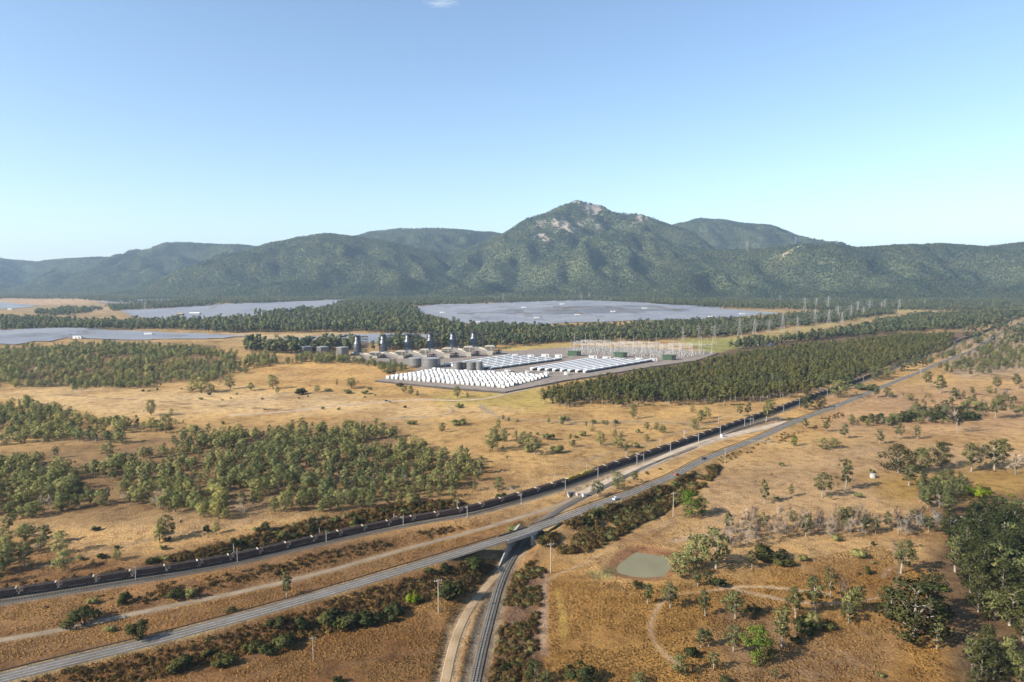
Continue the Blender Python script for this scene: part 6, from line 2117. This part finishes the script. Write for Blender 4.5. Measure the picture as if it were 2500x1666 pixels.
# ------------------------------------------------------------------ trees that stand apart, one by one
SOLO = [  # region, foot x, foot y, top y, kind, width, label
    ('K', 848, 985, 775, 'green', 0.85, 'bright leafy gum casting a long shadow, lowest tall tree in the right paddock'),
    ('K', 1726, 838, 525, 'darkgum', 1.25, 'largest spreading gum with pale forked trunk in the lower right paddock'),
    ('K', 1645, 470, 285, 'gum', 1.1, 'rounded dark gum above the curved bare patch of ground'),
    ('K', 380, 492, 355, 'wood', 1.1, 'leaning bushy tree at the right edge of the pond'),
    ('K', 470, 442, 255, 'wood', 0.95, 'tall olive tree right behind the pond'),
    ('K', 585, 445, 210, 'greygum', 1.1, 'thin grey gum behind the trees at the pond'),
    ('K', 190, 645, 530, 'gum', 1.0, 'small gum below the pond next to a round bush'),
    ('K', 130, 558, 503, 'round', 1.0, 'round green bush just below the pond'),
    ('K', 320, 668, 520, 'greygum', 0.9, 'thin grey gum where the two paddock tracks meet'),
    ('K', 520, 716, 565, 'gum', 0.8, 'slim bare-stemmed gum right of the track junction'),
    ('K', 695, 732, 565, 'gum', 1.2, 'broad open gum under the pale track, left of a dark bush'),
    ('K', 800, 705, 640, 'round', 1.0, 'dark low bush beside the broad open gum'),
    ('K', 595, 552, 495, 'bush', 1.1, 'small dark bush above the pale track near the pond'),
    ('K', 540, 535, 455, 'gum', 1.0, 'small olive gum above the pale track near the pond'),
    ('K', 478, 545, 455, 'gum', 1.1, 'leftmost small gum above the pale track near the pond'),
    ('K', 498, 895, 785, 'gum', 1.1, 'small gum pair member inside the curved track'),
    ('K', 540, 890, 795, 'gum', 1.0, 'small gum right of its twin inside the curved track'),
    ('K', 683, 922, 760, 'greygum', 0.9, 'grey upright gum left of the bright leafy gum'),
    ('K', 450, 948, 883, 'bush', 1.1, 'dark bush inside the bottom of the curved track'),
    ('K', 385, 1055, 938, 'wood', 0.9, 'dark bushy tree at the lower end of the curved track'),
    ('K', 570, 1022, 922, 'greygum', 1.1, 'thin grey gum at the bottom right of the curved track'),
    ('K', 1155, 692, 488, 'gum', 1.1, 'open gum with two pale stems above the second track'),
    ('K', 1040, 732, 568, 'gum', 1.0, 'olive gum left of the two-stemmed gum'),
    ('K', 963, 895, 670, 'gum', 0.9, 'tall dark gum right of the bright leafy gum'),
    ('K', 1145, 795, 700, 'wood', 1.1, 'bushy tree among the dark cluster in mid paddock'),
    ('K', 1075, 800, 720, 'bush', 1.4, 'left dark bush of the cluster in mid paddock'),
    ('K', 1235, 790, 735, 'bush', 1.2, 'right dark bush of the cluster in mid paddock'),
    ('K', 1240, 612, 438, 'greygum', 0.6, 'narrow upright gum beside a leafless tree in mid paddock'),
    ('K', 1300, 602, 450, 'bare', 0.8, 'leafless tree beside the narrow upright gum'),
    ('K', 1395, 692, 540, 'gum', 1.0, 'leafy gum above the right end of the second track'),
    ('K', 1350, 700, 570, 'wood', 0.8, 'dark low tree left of the leafy gum on the second track'),
    ('K', 1345, 758, 650, 'greygum', 1.3, 'broad grey gum under the second track'),
    ('K', 1590, 720, 560, 'darkgum', 1.1, 'dark gum touching the left side of the largest gum'),
    ('K', 1815, 706, 475, 'darkgum', 0.8, 'tall dark gum behind the largest gum'),
    ('K', 1850, 905, 755, 'greygum', 1.0, 'thin gum right of the foot of the largest gum'),
    ('K', 1880, 720, 660, 'bush', 1.2, 'dark bush right of the largest gum'),
    ('K', 2052, 1035, 830, 'gum', 1.0, 'tall thin gum near the lower right corner'),
    ('K', 1955, 462, 250, 'gum', 1.0, 'pale-trunked gum at the left edge of the dark grove'),
    ('K', 1890, 575, 525, 'bright', 0.8, 'yellow-green shrub above the largest gum'),
    ('K', 640, 1110, 1050, 'round', 1.0, 'green bush cut by the bottom edge of the picture'),
    ('K', 130, 1110, 1048, 'wood', 1.6, 'dark low tree in the bottom edge right of the railway cutting'),
    ('K', 1420, 375, 325, 'bright', 1.1, 'yellow-green low shrub in the middle of the right paddock'),
    ('K', 1080, 400, 360, 'bushlight', 1.1, 'small green shrub left of the yellow-green low shrub'),
    ('K', 1280, 285, 245, 'bushlight', 1.1, 'small green shrub under the leafless trees'),
    ('K', 915, 385, 320, 'bush', 1.6, 'dark shrub on the slope right of the pond trees'),
    ('K', 790, 445, 340, 'greygum', 0.8, 'thin gum right of the pond trees'),
    ('K', 850, 390, 300, 'bush', 1.2, 'upright dark shrub right of the pond trees'),
    ('K', 950, 425, 370, 'bush', 1.3, 'dark shrub below the slope right of the pond trees'),
    ('K', 1005, 430, 385, 'bush', 1.2, 'second dark shrub below the slope right of the pond trees'),
    ('H', 883, 627, 568, 'green', 0.85, 'single bright green round tree on the tan paddock near the road'),
    ('H', 1070, 645, 580, 'wood', 1.3, 'left dark rounded tree of the pair on the paddock track'),
    ('H', 1145, 640, 576, 'wood', 1.2, 'right dark rounded tree of the pair on the paddock track'),
    ('H', 1432, 612, 523, 'gum', 0.9, 'upright gum casting a shadow right of the rounded pair'),
    ('H', 1550, 582, 482, 'greygum', 0.8, 'tall narrow gum in the upper right paddock'),
    ('H', 1670, 584, 495, 'greygum', 0.8, 'slim gum right of the tall narrow one'),
    ('H', 1500, 517, 448, 'gum', 0.9, 'small gum above the tall narrow one'),
    ('H', 1090, 533, 464, 'gum', 1.0, 'small gum on the paddock just right of the highway bend'),
    ('H', 955, 512, 450, 'gum', 1.1, 'gum on the near verge at the highway bend'),
    ('H', 1200, 577, 487, 'gum', 1.1, 'rounded gum in open paddock left of the upright gum'),
    ('H', 1215, 907, 712, 'gum', 0.75, 'tallest slender gum in the middle of the tan paddock'),
    ('H', 1063, 952, 800, 'greygum', 1.1, 'thin grey gum left of the tallest slender gum'),
    ('H', 695, 998, 845, 'gum', 0.7, 'slim two-tier gum alone on the tan paddock'),
    ('H', 868, 948, 872, 'gum', 0.9, 'small umbrella gum alone on the tan paddock'),
    ('H', 1550, 795, 632, 'darkgum', 1.3, 'big dark spreading gum near the water tank'),
    ('H', 1690, 800, 645, 'wood', 1.0, 'brownish gum right of the big dark spreading gum'),
    ('H', 1618, 880, 745, 'greygum', 1.3, 'olive gum in front of the big dark spreading gum'),
    ('H', 1818, 765, 600, 'darkgum', 0.95, 'dark upright gum standing right of the big spreading gum'),
    ('H', 2018, 788, 605, 'greygum', 1.0, 'pale-trunked thin gum, leftmost of the right edge row'),
    ('H', 2070, 760, 590, 'bare', 0.9, 'leafless pale tree in the right edge row'),
    ('H', 2162, 778, 595, 'greygum', 1.1, 'pale-trunked thin gum in the middle of the right edge row'),
    ('H', 2215, 740, 585, 'gum', 1.0, 'leafy gum in the right edge row'),
    ('H', 2300, 808, 630, 'bare', 1.0, 'leafless white-limbed gum at the right edge'),
    ('H', 1928, 548, 325, 'bare', 0.6, 'tall dead white gum rising from the thicket'),
    ('H', 2170, 448, 300, 'gum', 1.0, 'gum with pale trunk in the upper right paddock'),
    ('H', 1815, 288, 178, 'gum', 1.1, 'rounded gum on the slope right of the highway'),
    ('H', 1745, 250, 150, 'gum', 0.9, 'gum left of the rounded one on the slope right of the highway'),
    ('H', 2190, 272, 183, 'gum', 1.0, 'dark gum on the far tan slope at the right'),
    ('H', 2312, 257, 168, 'gum', 1.1, 'gum at the right edge of the far tan slope'),
    ('H', 1912, 330, 255, 'gum', 1.1, 'bushy gum under the far tan slope'),
    ('H', 2022, 300, 248, 'gum', 1.0, 'small gum under the far tan slope'),
    ('H', 2242, 352, 300, 'gum', 1.0, 'small dark gum below the far tan slope at right'),
    ('H', 2040, 945, 848, 'bright', 1.15, 'large bright yellow-green bush at the right of the paddock'),
    ('H', 1945, 928, 820, 'greygum', 1.2, 'olive shrubby gum left of the bright yellow-green bush'),
    ('H', 2115, 925, 878, 'round', 1.0, 'dark bush right of the bright yellow-green bush'),
    ('H', 2265, 950, 930, 'bright', 1.6, 'low bright green patch of shrub at the right edge'),
    ('H', 235, 1078, 918, 'green', 1.0, 'leafy green tree by the track below the highway'),
    ('H', 290, 1068, 960, 'green', 0.9, 'smaller leafy green tree right of its neighbour by the track'),
    ('H', 707, 472, 328, 'gum', 0.9, 'tall gum between the coal train and the highway'),
    ('H', 588, 432, 353, 'gum', 1.0, 'rounded gum behind the coal train'),
    ('H', 540, 435, 360, 'greygum', 0.8, 'thin grey gum behind the coal train'),
    ('H', 437, 368, 278, 'plant', 1.3, 'lone tree just in front of the plantation edge'),
    ('H', 375, 368, 315, 'plant', 1.5, 'small lone tree in front of the plantation edge'),
    ('H', 250, 522, 455, 'wood', 0.8, 'lowest tree of the leaning string on the tan strip'),
    ('H', 290, 480, 400, 'wood', 0.7, 'middle tree of the leaning string on the tan strip'),
    ('H', 328, 452, 380, 'wood', 0.75, 'top tree of the leaning string on the tan strip'),
    ('H', 1165, 318, 208, 'wood', 1.1, 'large round tree between the train and the highway'),
    ('H', 1225, 262, 183, 'wood', 1.0, 'round tree behind the large one beside the train'),
    ('H', 968, 395, 288, 'darkgum', 1.0, 'dark tree in front of the train near the road bend'),
    ('H', 1055, 388, 300, 'darkgum', 0.8, 'smaller dark tree in front of the train near the road bend'),
    ('H', 1410, 190, 120, 'wood', 1.3, 'olive tree between rail and road where they near each other'),
    ('H', 1480, 190, 125, 'wood', 1.1, 'second olive tree between rail and road'),
    ('H', 1590, 150, 60, 'gum', 1.3, 'broad tree by the highway at the plantation end'),
    ('H', 1680, 120, 40, 'gum', 1.2, 'broad tree further along the highway past the plantation'),
    ('H', 1410, 318, 240, 'gum', 1.0, 'gum on the near verge above the road bend'),
    ('H', 1480, 315, 250, 'greygum', 1.2, 'brownish gum on the near verge above the road bend'),
    ('H', 1335, 265, 215, 'bushlight', 1.8, 'wide olive bush between rail and road'),
    ('C', 1165, 1085, 970, 'wood', 0.55, 'narrow leaning tree on the tan field before the plantation'),
    ('C', 1645, 1035, 965, 'wood', 0.6, 'small slim tree on the tan field right of centre'),
    ('G', 1850, 780, 670, 'wood', 0.95, 'rounded tree between branch railway and highway'),
    ('G', 1965, 735, 650, 'gum', 0.9, 'upright tree next to the highway above the orange car'),
    ('G', 1725, 820, 715, 'greygum', 1.2, 'thin dark tree beside the branch railway'),
    ('G', 1190, 1035, 1000, 'bushlight', 1.7, 'round green bush on the bank at the left bridge end'),
    ('G', 728, 408, 348, 'wood', 0.8, 'dense green tree alone on the golden field'),
    ('G', 540, 355, 325, 'bushlight', 1.6, 'low round bush on the golden field'),
    ('G', 845, 362, 318, 'bushlight', 1.6, 'wide dark bush on the golden field'),
    ('G', 1088, 390, 325, 'wood', 0.6, 'upright dark tree on the golden field'),
    ('G', 1050, 530, 400, 'wood', 0.9, 'large leafy tree with a shadow on the golden field'),
    ('G', 1130, 465, 390, 'wood', 0.9, 'leafy tree behind the large one on the golden field'),
    ('G', 1250, 500, 410, 'wood', 1.1, 'left grey-green tree of the cluster in the golden field'),
    ('G', 1325, 552, 435, 'greygum', 1.3, 'right grey-green tree of the cluster in the golden field'),
    ('G', 1405, 455, 405, 'bushlight', 1.0, 'small bush right of the grey-green cluster'),
    ('G', 1460, 535, 480, 'bushlight', 1.1, 'low bush right of the grey-green cluster'),
    ('G', 1740, 490, 410, 'wood', 0.9, 'left tree of the group near the coal train on the tan field'),
    ('G', 1850, 505, 440, 'wood', 1.3, 'broad tree of the group near the coal train'),
    ('G', 1830, 388, 320, 'bare', 1.1, 'leafless tree on the tan field before the train'),
    ('G', 2040, 390, 345, 'wood', 0.9, 'left tree of three in a line on the tan field'),
    ('G', 2097, 395, 345, 'wood', 0.8, 'middle tree of three in a line on the tan field'),
    ('G', 2138, 415, 365, 'wood', 1.0, 'right tree of three in a line on the tan field'),
    ('G', 2037, 465, 420, 'wood', 1.0, 'dark small tree beside the train on the tan field'),
    ('G', 1090, 775, 695, 'wood', 0.9, 'tree alone on the orange slope above the train'),
    ('G', 940, 782, 730, 'wood', 0.7, 'small dark tree on the orange slope above the train'),
    ('G', 1125, 830, 790, 'bush', 2.0, 'low dark bush right behind the train'),
    ('B', 1635, 830, 722, 'wood', 0.7, 'tree right in front of the nearest white battery block'),
    ('B', 1730, 832, 780, 'wood', 0.6, 'small tree right of the one before the battery block'),
    ('B', 1185, 805, 718, 'wood', 0.75, 'upright tree left of the access road bend before the batteries'),
    ('B', 1120, 780, 722, 'wood', 1.2, 'bushy tree left of the upright one before the batteries'),
    ('B', 1252, 820, 762, 'wood', 0.7, 'small tree right of the upright one before the batteries'),
    ('B', 1090, 722, 676, 'bush', 1.4, 'dark bush close under the left end of the battery block'),
    ('B', 620, 740, 640, 'wood', 1.1, 'tree clump leader on the golden slope below the square blocks'),
    ('B', 570, 790, 740, 'bushlight', 1.4, 'low tree below the clump on the golden slope'),
    ('B', 745, 795, 750, 'bushlight', 1.2, 'bush right of the clump on the golden slope'),
    ('B', 790, 755, 718, 'bushlight', 1.0, 'small bush upper right of the clump on the golden slope'),
    ('B', 480, 715, 655, 'wood', 0.5, 'thin small tree left of the clump on the golden slope'),
    ('B', 135, 795, 735, 'bush', 1.7, 'wide dark bush at the left of the golden slope'),
    ('B', 290, 775, 715, 'wood', 1.0, 'tree between two bushes on the golden slope'),
    ('B', 400, 770, 738, 'bushlight', 1.6, 'low bush right of the tree on the golden slope'),
    ('B', 975, 600, 552, 'bushlight', 1.6, 'bush just above the left corner of the battery pad'),
    ('B', 1655, 925, 880, 'bushlight', 1.4, 'bush beside the access road bend'),
    ('F', 965, 300, 205, 'wood', 0.7, 'tall dark tree of the pair on the open straw field'),
    ('F', 1090, 300, 258, 'wood', 0.8, 'small dark tree on the open straw field'),
    ('F', 1060, 415, 300, 'wood', 0.9, 'dense dark tree on the field above the woodland'),
    ('F', 965, 395, 320, 'wood', 1.0, 'lighter tree beside the dense dark one above the woodland'),
    ('F', 1235, 410, 360, 'wood', 1.4, 'broad low tree right of the dense dark one above the woodland'),
    ('F', 685, 560, 480, 'wood', 1.3, 'umbrella-shaped tree alone in the gap of the left woods'),
    ('F', 355, 572, 498, 'greygum', 1.0, 'thin grey tree at the edge of the left gap'),
    ('F', 745, 1225, 1160, 'wood', 1.1, 'rounded tree by the track above the train at left'),
    ('F', 415, 1290, 1165, 'wood', 1.0, 'brownish tree at the right end of the left edge grove'),
    ('F', 1060, 1105, 940, 'greygum', 1.0, 'tall sparse tree on the slope above the train'),
    ('F', 1020, 1110, 1005, 'wood', 0.8, 'dark stemmed tree left of the tall sparse one above the train'),
    ('F', 610, 1035, 1000, 'bush', 1.0, 'dark small bush alone on the orange slope'),
    ('F', 1285, 155, 60, 'wood', 1.1, 'dense dark tree left of centre at the edge of the straw field'),
    ('F', 1225, 150, 80, 'wood', 1.0, 'tree left of the dense dark one at the straw field'),
    ('F', 1350, 152, 105, 'wood', 1.1, 'low tree right of the dense dark one at the straw field'),
    ('F', 1470, 130, 45, 'wood', 0.9, 'tree in the loose row at the top of the straw field'),
    ('F', 1600, 140, 90, 'wood', 1.1, 'low tree in the loose row at the top of the straw field'),
    ('F', 1745, 130, 45, 'wood', 0.8, 'grey-green tree at the right end of the loose row'),
    ('F', 1770, 160, 120, 'wood', 0.8, 'small tree below the right end of the loose row'),
    ('I', 2060, 765, 578, 'gum', 0.8, 'lone gum with pale trunk between service track and highway at left'),
    ('I', 600, 965, 815, 'round', 1.25, 'big dark green bush above the service track at left'),
    ('I', 1000, 1055, 905, 'round', 0.9, 'dark green bush beside the highway at left'),
    ('I', 1665, 875, 822, 'round', 1.1, 'small dark bush on the highway verge at left'),
    ('I', 895, 800, 720, 'bush', 1.0, 'dark bush on the railway bank at left'),
    ('I', 670, 800, 752, 'bushlight', 1.1, 'small green bush above the big dark one'),
    ('I', 1260, 755, 690, 'bush', 1.3, 'dark bush on the bank right of centre between rails and track'),
    ('I', 1365, 765, 690, 'bushlight', 0.9, 'light green bush on the bank between rails and track'),
    ('I', 800, 1000, 955, 'bushlight', 1.2, 'light green shrub left of the dark bush beside the highway'),
    ('J', 1820, 1365, 1210, 'round', 1.15, 'round dark green bush at the bottom edge casting a shadow'),
    ('J', 1490, 1371, 1220, 'darkgum', 1.0, 'dark pointed tree at the bottom edge right of the cutting'),
    ('J', 1575, 1385, 1290, 'wood', 1.0, 'leafy tree at the bottom edge beside the dark pointed tree'),
    ('J', 1100, 1371, 1395 - 150, 'bush', 0.01, ''),
    ('J', 70, 1385, 1320, 'round', 1.2, 'green bush at the bottom edge left of the gravel track'),
    ('J', 1055, 555, 465, 'bush', 1.3, 'dark bush at the top of the near bank left of the bridge'),
    ('J', 730, 590, 545, 'bush', 1.5, 'dark flat bush under the highway left of the bridge'),
    ('J', 610, 800, 690, 'bright', 0.7, 'yellow-green bush on the near bank left of the bridge'),
    ('J', 450, 900, 800, 'bush', 1.4, 'dark bush at the foot of the near bank'),
    ('J', 300, 950, 850, 'bush', 1.4, 'large dark bush at the foot of the near bank left of another'),
    ('J', 160, 980, 880, 'bush', 1.4, 'dark bush at the foot of the near bank, second from left'),
    ('J', 40, 960, 830, 'bush', 1.2, 'dark bush at the foot of the near bank, leftmost of the row'),
    ('J', 890, 765, 640, 'bush', 1.2, 'tall dark bush left of the gravel track on the near bank'),
    ('J', 830, 570, 515, 'bush', 1.2, 'small dark bush right of the flat one under the highway'),
    ('I', 1990, 965, 885, 'bush', 1.2, 'dark round bush on the near bank right of the lone gum'),
    ('I', 2160, 985, 900, 'bush', 1.2, 'second dark round bush on the near bank right of the lone gum'),
    ('I', 2060, 1115, 1000, 'bush', 1.2, 'large dark bush left of the power pole on the bank'),
    ('I', 1820, 1145, 1060, 'bush', 1.2, 'dark bush mid bank below the highway'),
    ('I', 1925, 1165, 1085, 'bush', 1.2, 'dark bush mid bank next to its twin below the highway'),
    ('I', 1300, 1290, 1180, 'bush', 1.3, 'large dark bush low on the bank at bottom left'),
    ('I', 1490, 1190, 1130, 'bush', 1.1, 'small dark bush above the large one at bottom left'),
    ('I', 1620, 1240, 1160, 'bush', 1.6, 'wide dark bush low on the bank right of the large one'),
]
feet = ground_at([Z(s[0], s[1], s[2]) for s in SOLO])
for (k, x, yb, yt, kd, wd, lb), p in zip(SOLO, feet):
    if not lb: continue
    hpx = (yb - yt) * ZOOM[k][2] / 2353.0
    h = hpx / px_per_m(p) * 1.07; wd *= 1.22
    isb = kd in ('bush', 'bushlight', 'round', 'bright')
    plant_tree({'bare': 'leafless_tree', 'plant': 'lone_tree'}.get(kd, 'bush' if isb else ('gum_tree' if kd in ('gum', 'darkgum', 'greygum') else 'leafy_tree')), kd, p, h, lb, 'bush' if isb else 'tree', None, wd)

# -- groups that stand together
def copse(poly, sp, seed, keep, clump, kinds, hr, name, label, group, wide=(0.85, 1.2), cat='tree', cap=999):
    pp = scatter(poly, sp, seed, keep, clump, 30)
    for p, lb in zip(pp[:cap], placed_labels(label, pp[:cap])):
        plant_tree(name, TRNG.choice(kinds), p, TRNG.uniform(*hr), lb, cat, group, TRNG.uniform(*wide))
    return len(pp)


def kp(k, pts):
    return [Z(k, *q) for q in pts]


n1 = copse(kp('K', [(600, 230), (760, 170), (900, 160), (1100, 185), (1300, 160), (1500, 175), (1700, 180), (1850, 150), (1880, 235), (1700, 265), (1500, 250), (1380, 275), (1100, 265), (900, 300), (760, 350), (640, 330)]), 4.3, 801, 0.62, 0.0, ['bare', 'bare', 'bare', 'bare', 'bare', 'greygum'], (7, 10.5), 'leafless_tree', 'grey tree in long leafless thicket', 'leafless thicket trees')
n2 = copse(kp('K', [(1900, 260), (2000, 200), (2180, 170), (2353, 180), (2420, 300), (2420, 900), (2353, 880), (2200, 800), (2080, 700), (2010, 540), (1960, 380)]), 5.4, 802, 0.72, 0.0, ['darkgum', 'darkgum', 'darkgum', 'wood'], (5, 15), 'grove_tree', 'dark tree in right edge grove', 'dark grove trees', (1.0, 1.4))
n3 = copse(kp('K', [(2050, 900), (2353, 830), (2420, 1100), (2420, 1160), (1960, 1160), (1990, 1060)]), 5.6, 803, 0.8, 0.1, ['darkgum', 'darkgum', 'wood'], (5, 10), 'corner_tree', 'leafy tree in lower right corner', 'lower right corner trees')
n4 = copse(kp('H', [(1560, 440), (1750, 380), (2100, 390), (2120, 430), (2000, 470), (1750, 490), (1600, 480), (1450, 510), (1230, 500), (1220, 470), (1400, 450)]), 5.5, 804, 0.8, 0.15, ['bare', 'bush', 'wood', 'darkgum', 'bare'], (3, 8), 'thicket_tree', 'tree in upper right mixed thicket', 'upper thicket trees', (1, 1.5))
n5 = copse(kp('H', [(1700, 870), (1950, 850), (2000, 930), (1900, 1060), (1750, 1040), (1660, 960)]), 5.0, 805, 0.75, 0.1, ['greygum', 'wood', 'gum', 'bare'], (6, 9.5), 'slope_gum', 'olive gum above the dark grove', 'gums above the dark grove')
n6 = copse(kp('H', [(1650, 130), (1850, 60), (2060, 10), (2353, 0), (2420, 130), (2300, 160), (2100, 130), (1900, 140)]), 11, 806, 0.45, 0.35, ['gum', 'wood'], (8, 12), 'roadside_gum', 'far gum right of the highway', 'far gums right of the highway')
n7 = copse(kp('H', [(1450, 330), (1700, 260), (2353, 290), (2420, 440), (2200, 420), (1900, 380), (1600, 390)]), 9, 807, 0.5, 0.25, ['gum', 'greygum', 'bare', 'wood', 'bushlight'], (3, 9), 'paddock_gum', 'small gum on upper right paddock', 'scattered upper paddock gums')
n8 = copse(kp('K', [(600, 500), (900, 430), (1200, 320), (1600, 300), (1700, 420), (1500, 520), (1200, 480), (900, 480), (640, 480)]), 6.5, 808, 0.5, 0.25, ['bush', 'bushlight', 'bushlight', 'bare', 'greygum'], (1.2, 4.5), 'paddock_bush', 'small bush mid right paddock', 'scattered paddock bushes', cat='bush')
n9 = copse(dpoly([(1120, 965), (1300, 960), (1480, 980), (1460, 1060), (1300, 1070), (1120, 1060)]), 11, 809, 0.45, 0.25, ['bushlight', 'wood', 'greygum'], (2, 6), 'field_bush', 'small bush on golden field', 'golden field bushes', cat='bush')
n10 = copse(dpoly([(480, 870), (700, 880), (850, 900), (980, 960), (800, 950), (500, 940), (300, 930), (100, 905)]), 22, 810, 0.4, 0.2, ['bushlight', 'bush'], (1.5, 3.5), 'straw_bush', 'tiny bush on straw field', 'straw field bushes', cat='bush')
n11 = copse(dpoly([(150, 945), (320, 960), (500, 960), (700, 975), (520, 985), (330, 990), (180, 970)]), 18, 811, 0.4, 0.2, ['bushlight', 'wood'], (2, 4.5), 'edge_bush', 'small bush above left woodland', 'woodland edge bushes', cat='bush')
n12 = copse(dpoly([(2150, 800), (2250, 770), (2353, 760), (2400, 780), (2353, 850), (2200, 880), (2130, 850)]), 13, 812, 0.4, 0.3, ['gum', 'wood'], (7, 11), 'far_gum', 'gum in far right rail corridor', 'far right corridor gums')
n13 = copse(dpoly([(1850, 905), (2000, 860), (2100, 820), (2180, 800), (2130, 840), (1950, 895)]), 10, 813, 0.45, 0.25, ['wood', 'gum'], (5, 9), 'corridor_tree', 'tree between plantation and highway', 'corridor strip trees')
n14 = copse(kp('H', [(620, 700), (900, 680), (1300, 700), (1450, 800), (1350, 960), (1000, 1000), (640, 960)]), 14, 814, 0.35, 0.1, ['bushlight', 'greygum', 'bare'], (1.5, 5), 'dry_shrub', 'dry shrub on bare tan paddock', 'tan paddock shrubs', cat='bush')
n15 = copse(kp('K', [(420, 960), (1100, 860), (1700, 900), (1900, 1050), (1500, 1090), (500, 1090)]), 12, 815, 0.4, 0.1, ['bushlight', 'greygum', 'bush'], (1.2, 4), 'low_shrub', 'low shrub in lower right paddock', 'lower paddock shrubs', cat='bush')
n16 = copse(dpoly([(180, 1200), (600, 1210), (1050, 1160), (1080, 1180), (700, 1240), (300, 1300), (150, 1320)]), 9, 816, 0.5, 0.2, ['bushlight', 'wood', 'bush'], (1.5, 5.5), 'bank_shrub', 'shrub on slope above coal train', 'slope shrubs', cat='bush')
print('COPSES', n1, n2, n3, n4, n5, n6, n7, n8, n9, n10, n11, n12, n13, 'wagons', nw, nl)

# ------------------------------------------------------------------ haze
m = bpy.data.materials.new('haze_air'); m.use_nodes = True
nt = m.node_tree; nt.nodes.remove(nt.nodes['Principled BSDF'])
pv = nt.nodes.new('ShaderNodeVolumePrincipled')
pv.inputs['Color'].default_value = (0.52, 0.74, 1.0, 1)
pv.inputs['Density'].default_value = 5.4e-5
pv.inputs['Anisotropy'].default_value = 0.2
nt.links.new(pv.outputs[0], nt.nodes['Material Output'].inputs['Volume'])
mb = MB(); mb.box((-12000, -600, -30), (12000, 16500, 900))
mb.build('haze', m, kind='stuff')

# ------------------------------------------------------------------ one wisp of cloud above the plain
m = bpy.data.materials.new('cloud_vapour'); m.use_nodes = True
nt = m.node_tree; nt.nodes.remove(nt.nodes['Principled BSDF'])
pv = nt.nodes.new('ShaderNodeVolumePrincipled'); pv.inputs['Color'].default_value = (1, 1, 1, 1)
tc = nt.nodes.new('ShaderNodeTexCoord')
ln = nt.nodes.new('ShaderNodeVectorMath'); ln.operation = 'LENGTH'
nt.links.new(tc.outputs['Object'], ln.inputs[0])
fade = _ramp(nt, ln.outputs['Value'], [(0.25, 1.0), (0.95, 0.0)])
lump = _ramp(nt, _noise(nt, tc.outputs['Object'], 2.6, 5, 0.65), [(0.45, 0.0), (0.75, 1.0)])
mm_ = nt.nodes.new('ShaderNodeMath'); mm_.operation = 'MULTIPLY'
nt.links.new(fade, mm_.inputs[0]); nt.links.new(lump, mm_.inputs[1])
m2 = nt.nodes.new('ShaderNodeMath'); m2.operation = 'MULTIPLY'; m2.inputs[1].default_value = 0.012
nt.links.new(mm_.outputs[0], m2.inputs[0]); nt.links.new(m2.outputs[0], pv.inputs['Density'])
nt.links.new(pv.outputs[0], nt.nodes['Material Output'].inputs['Volume'])
bm = bmesh.new(); bmesh.ops.create_icosphere(bm, subdivisions=3, radius=1.0)
me = bpy.data.meshes.new('cloud'); bm.to_mesh(me); bm.free(); me.materials.append(m)
o = link('cloud', me, None, tuple(at_depth(np.array([1078.0]), np.array([6.0]), 6200)[0]), kind='stuff')
o.scale = (190, 120, 42)
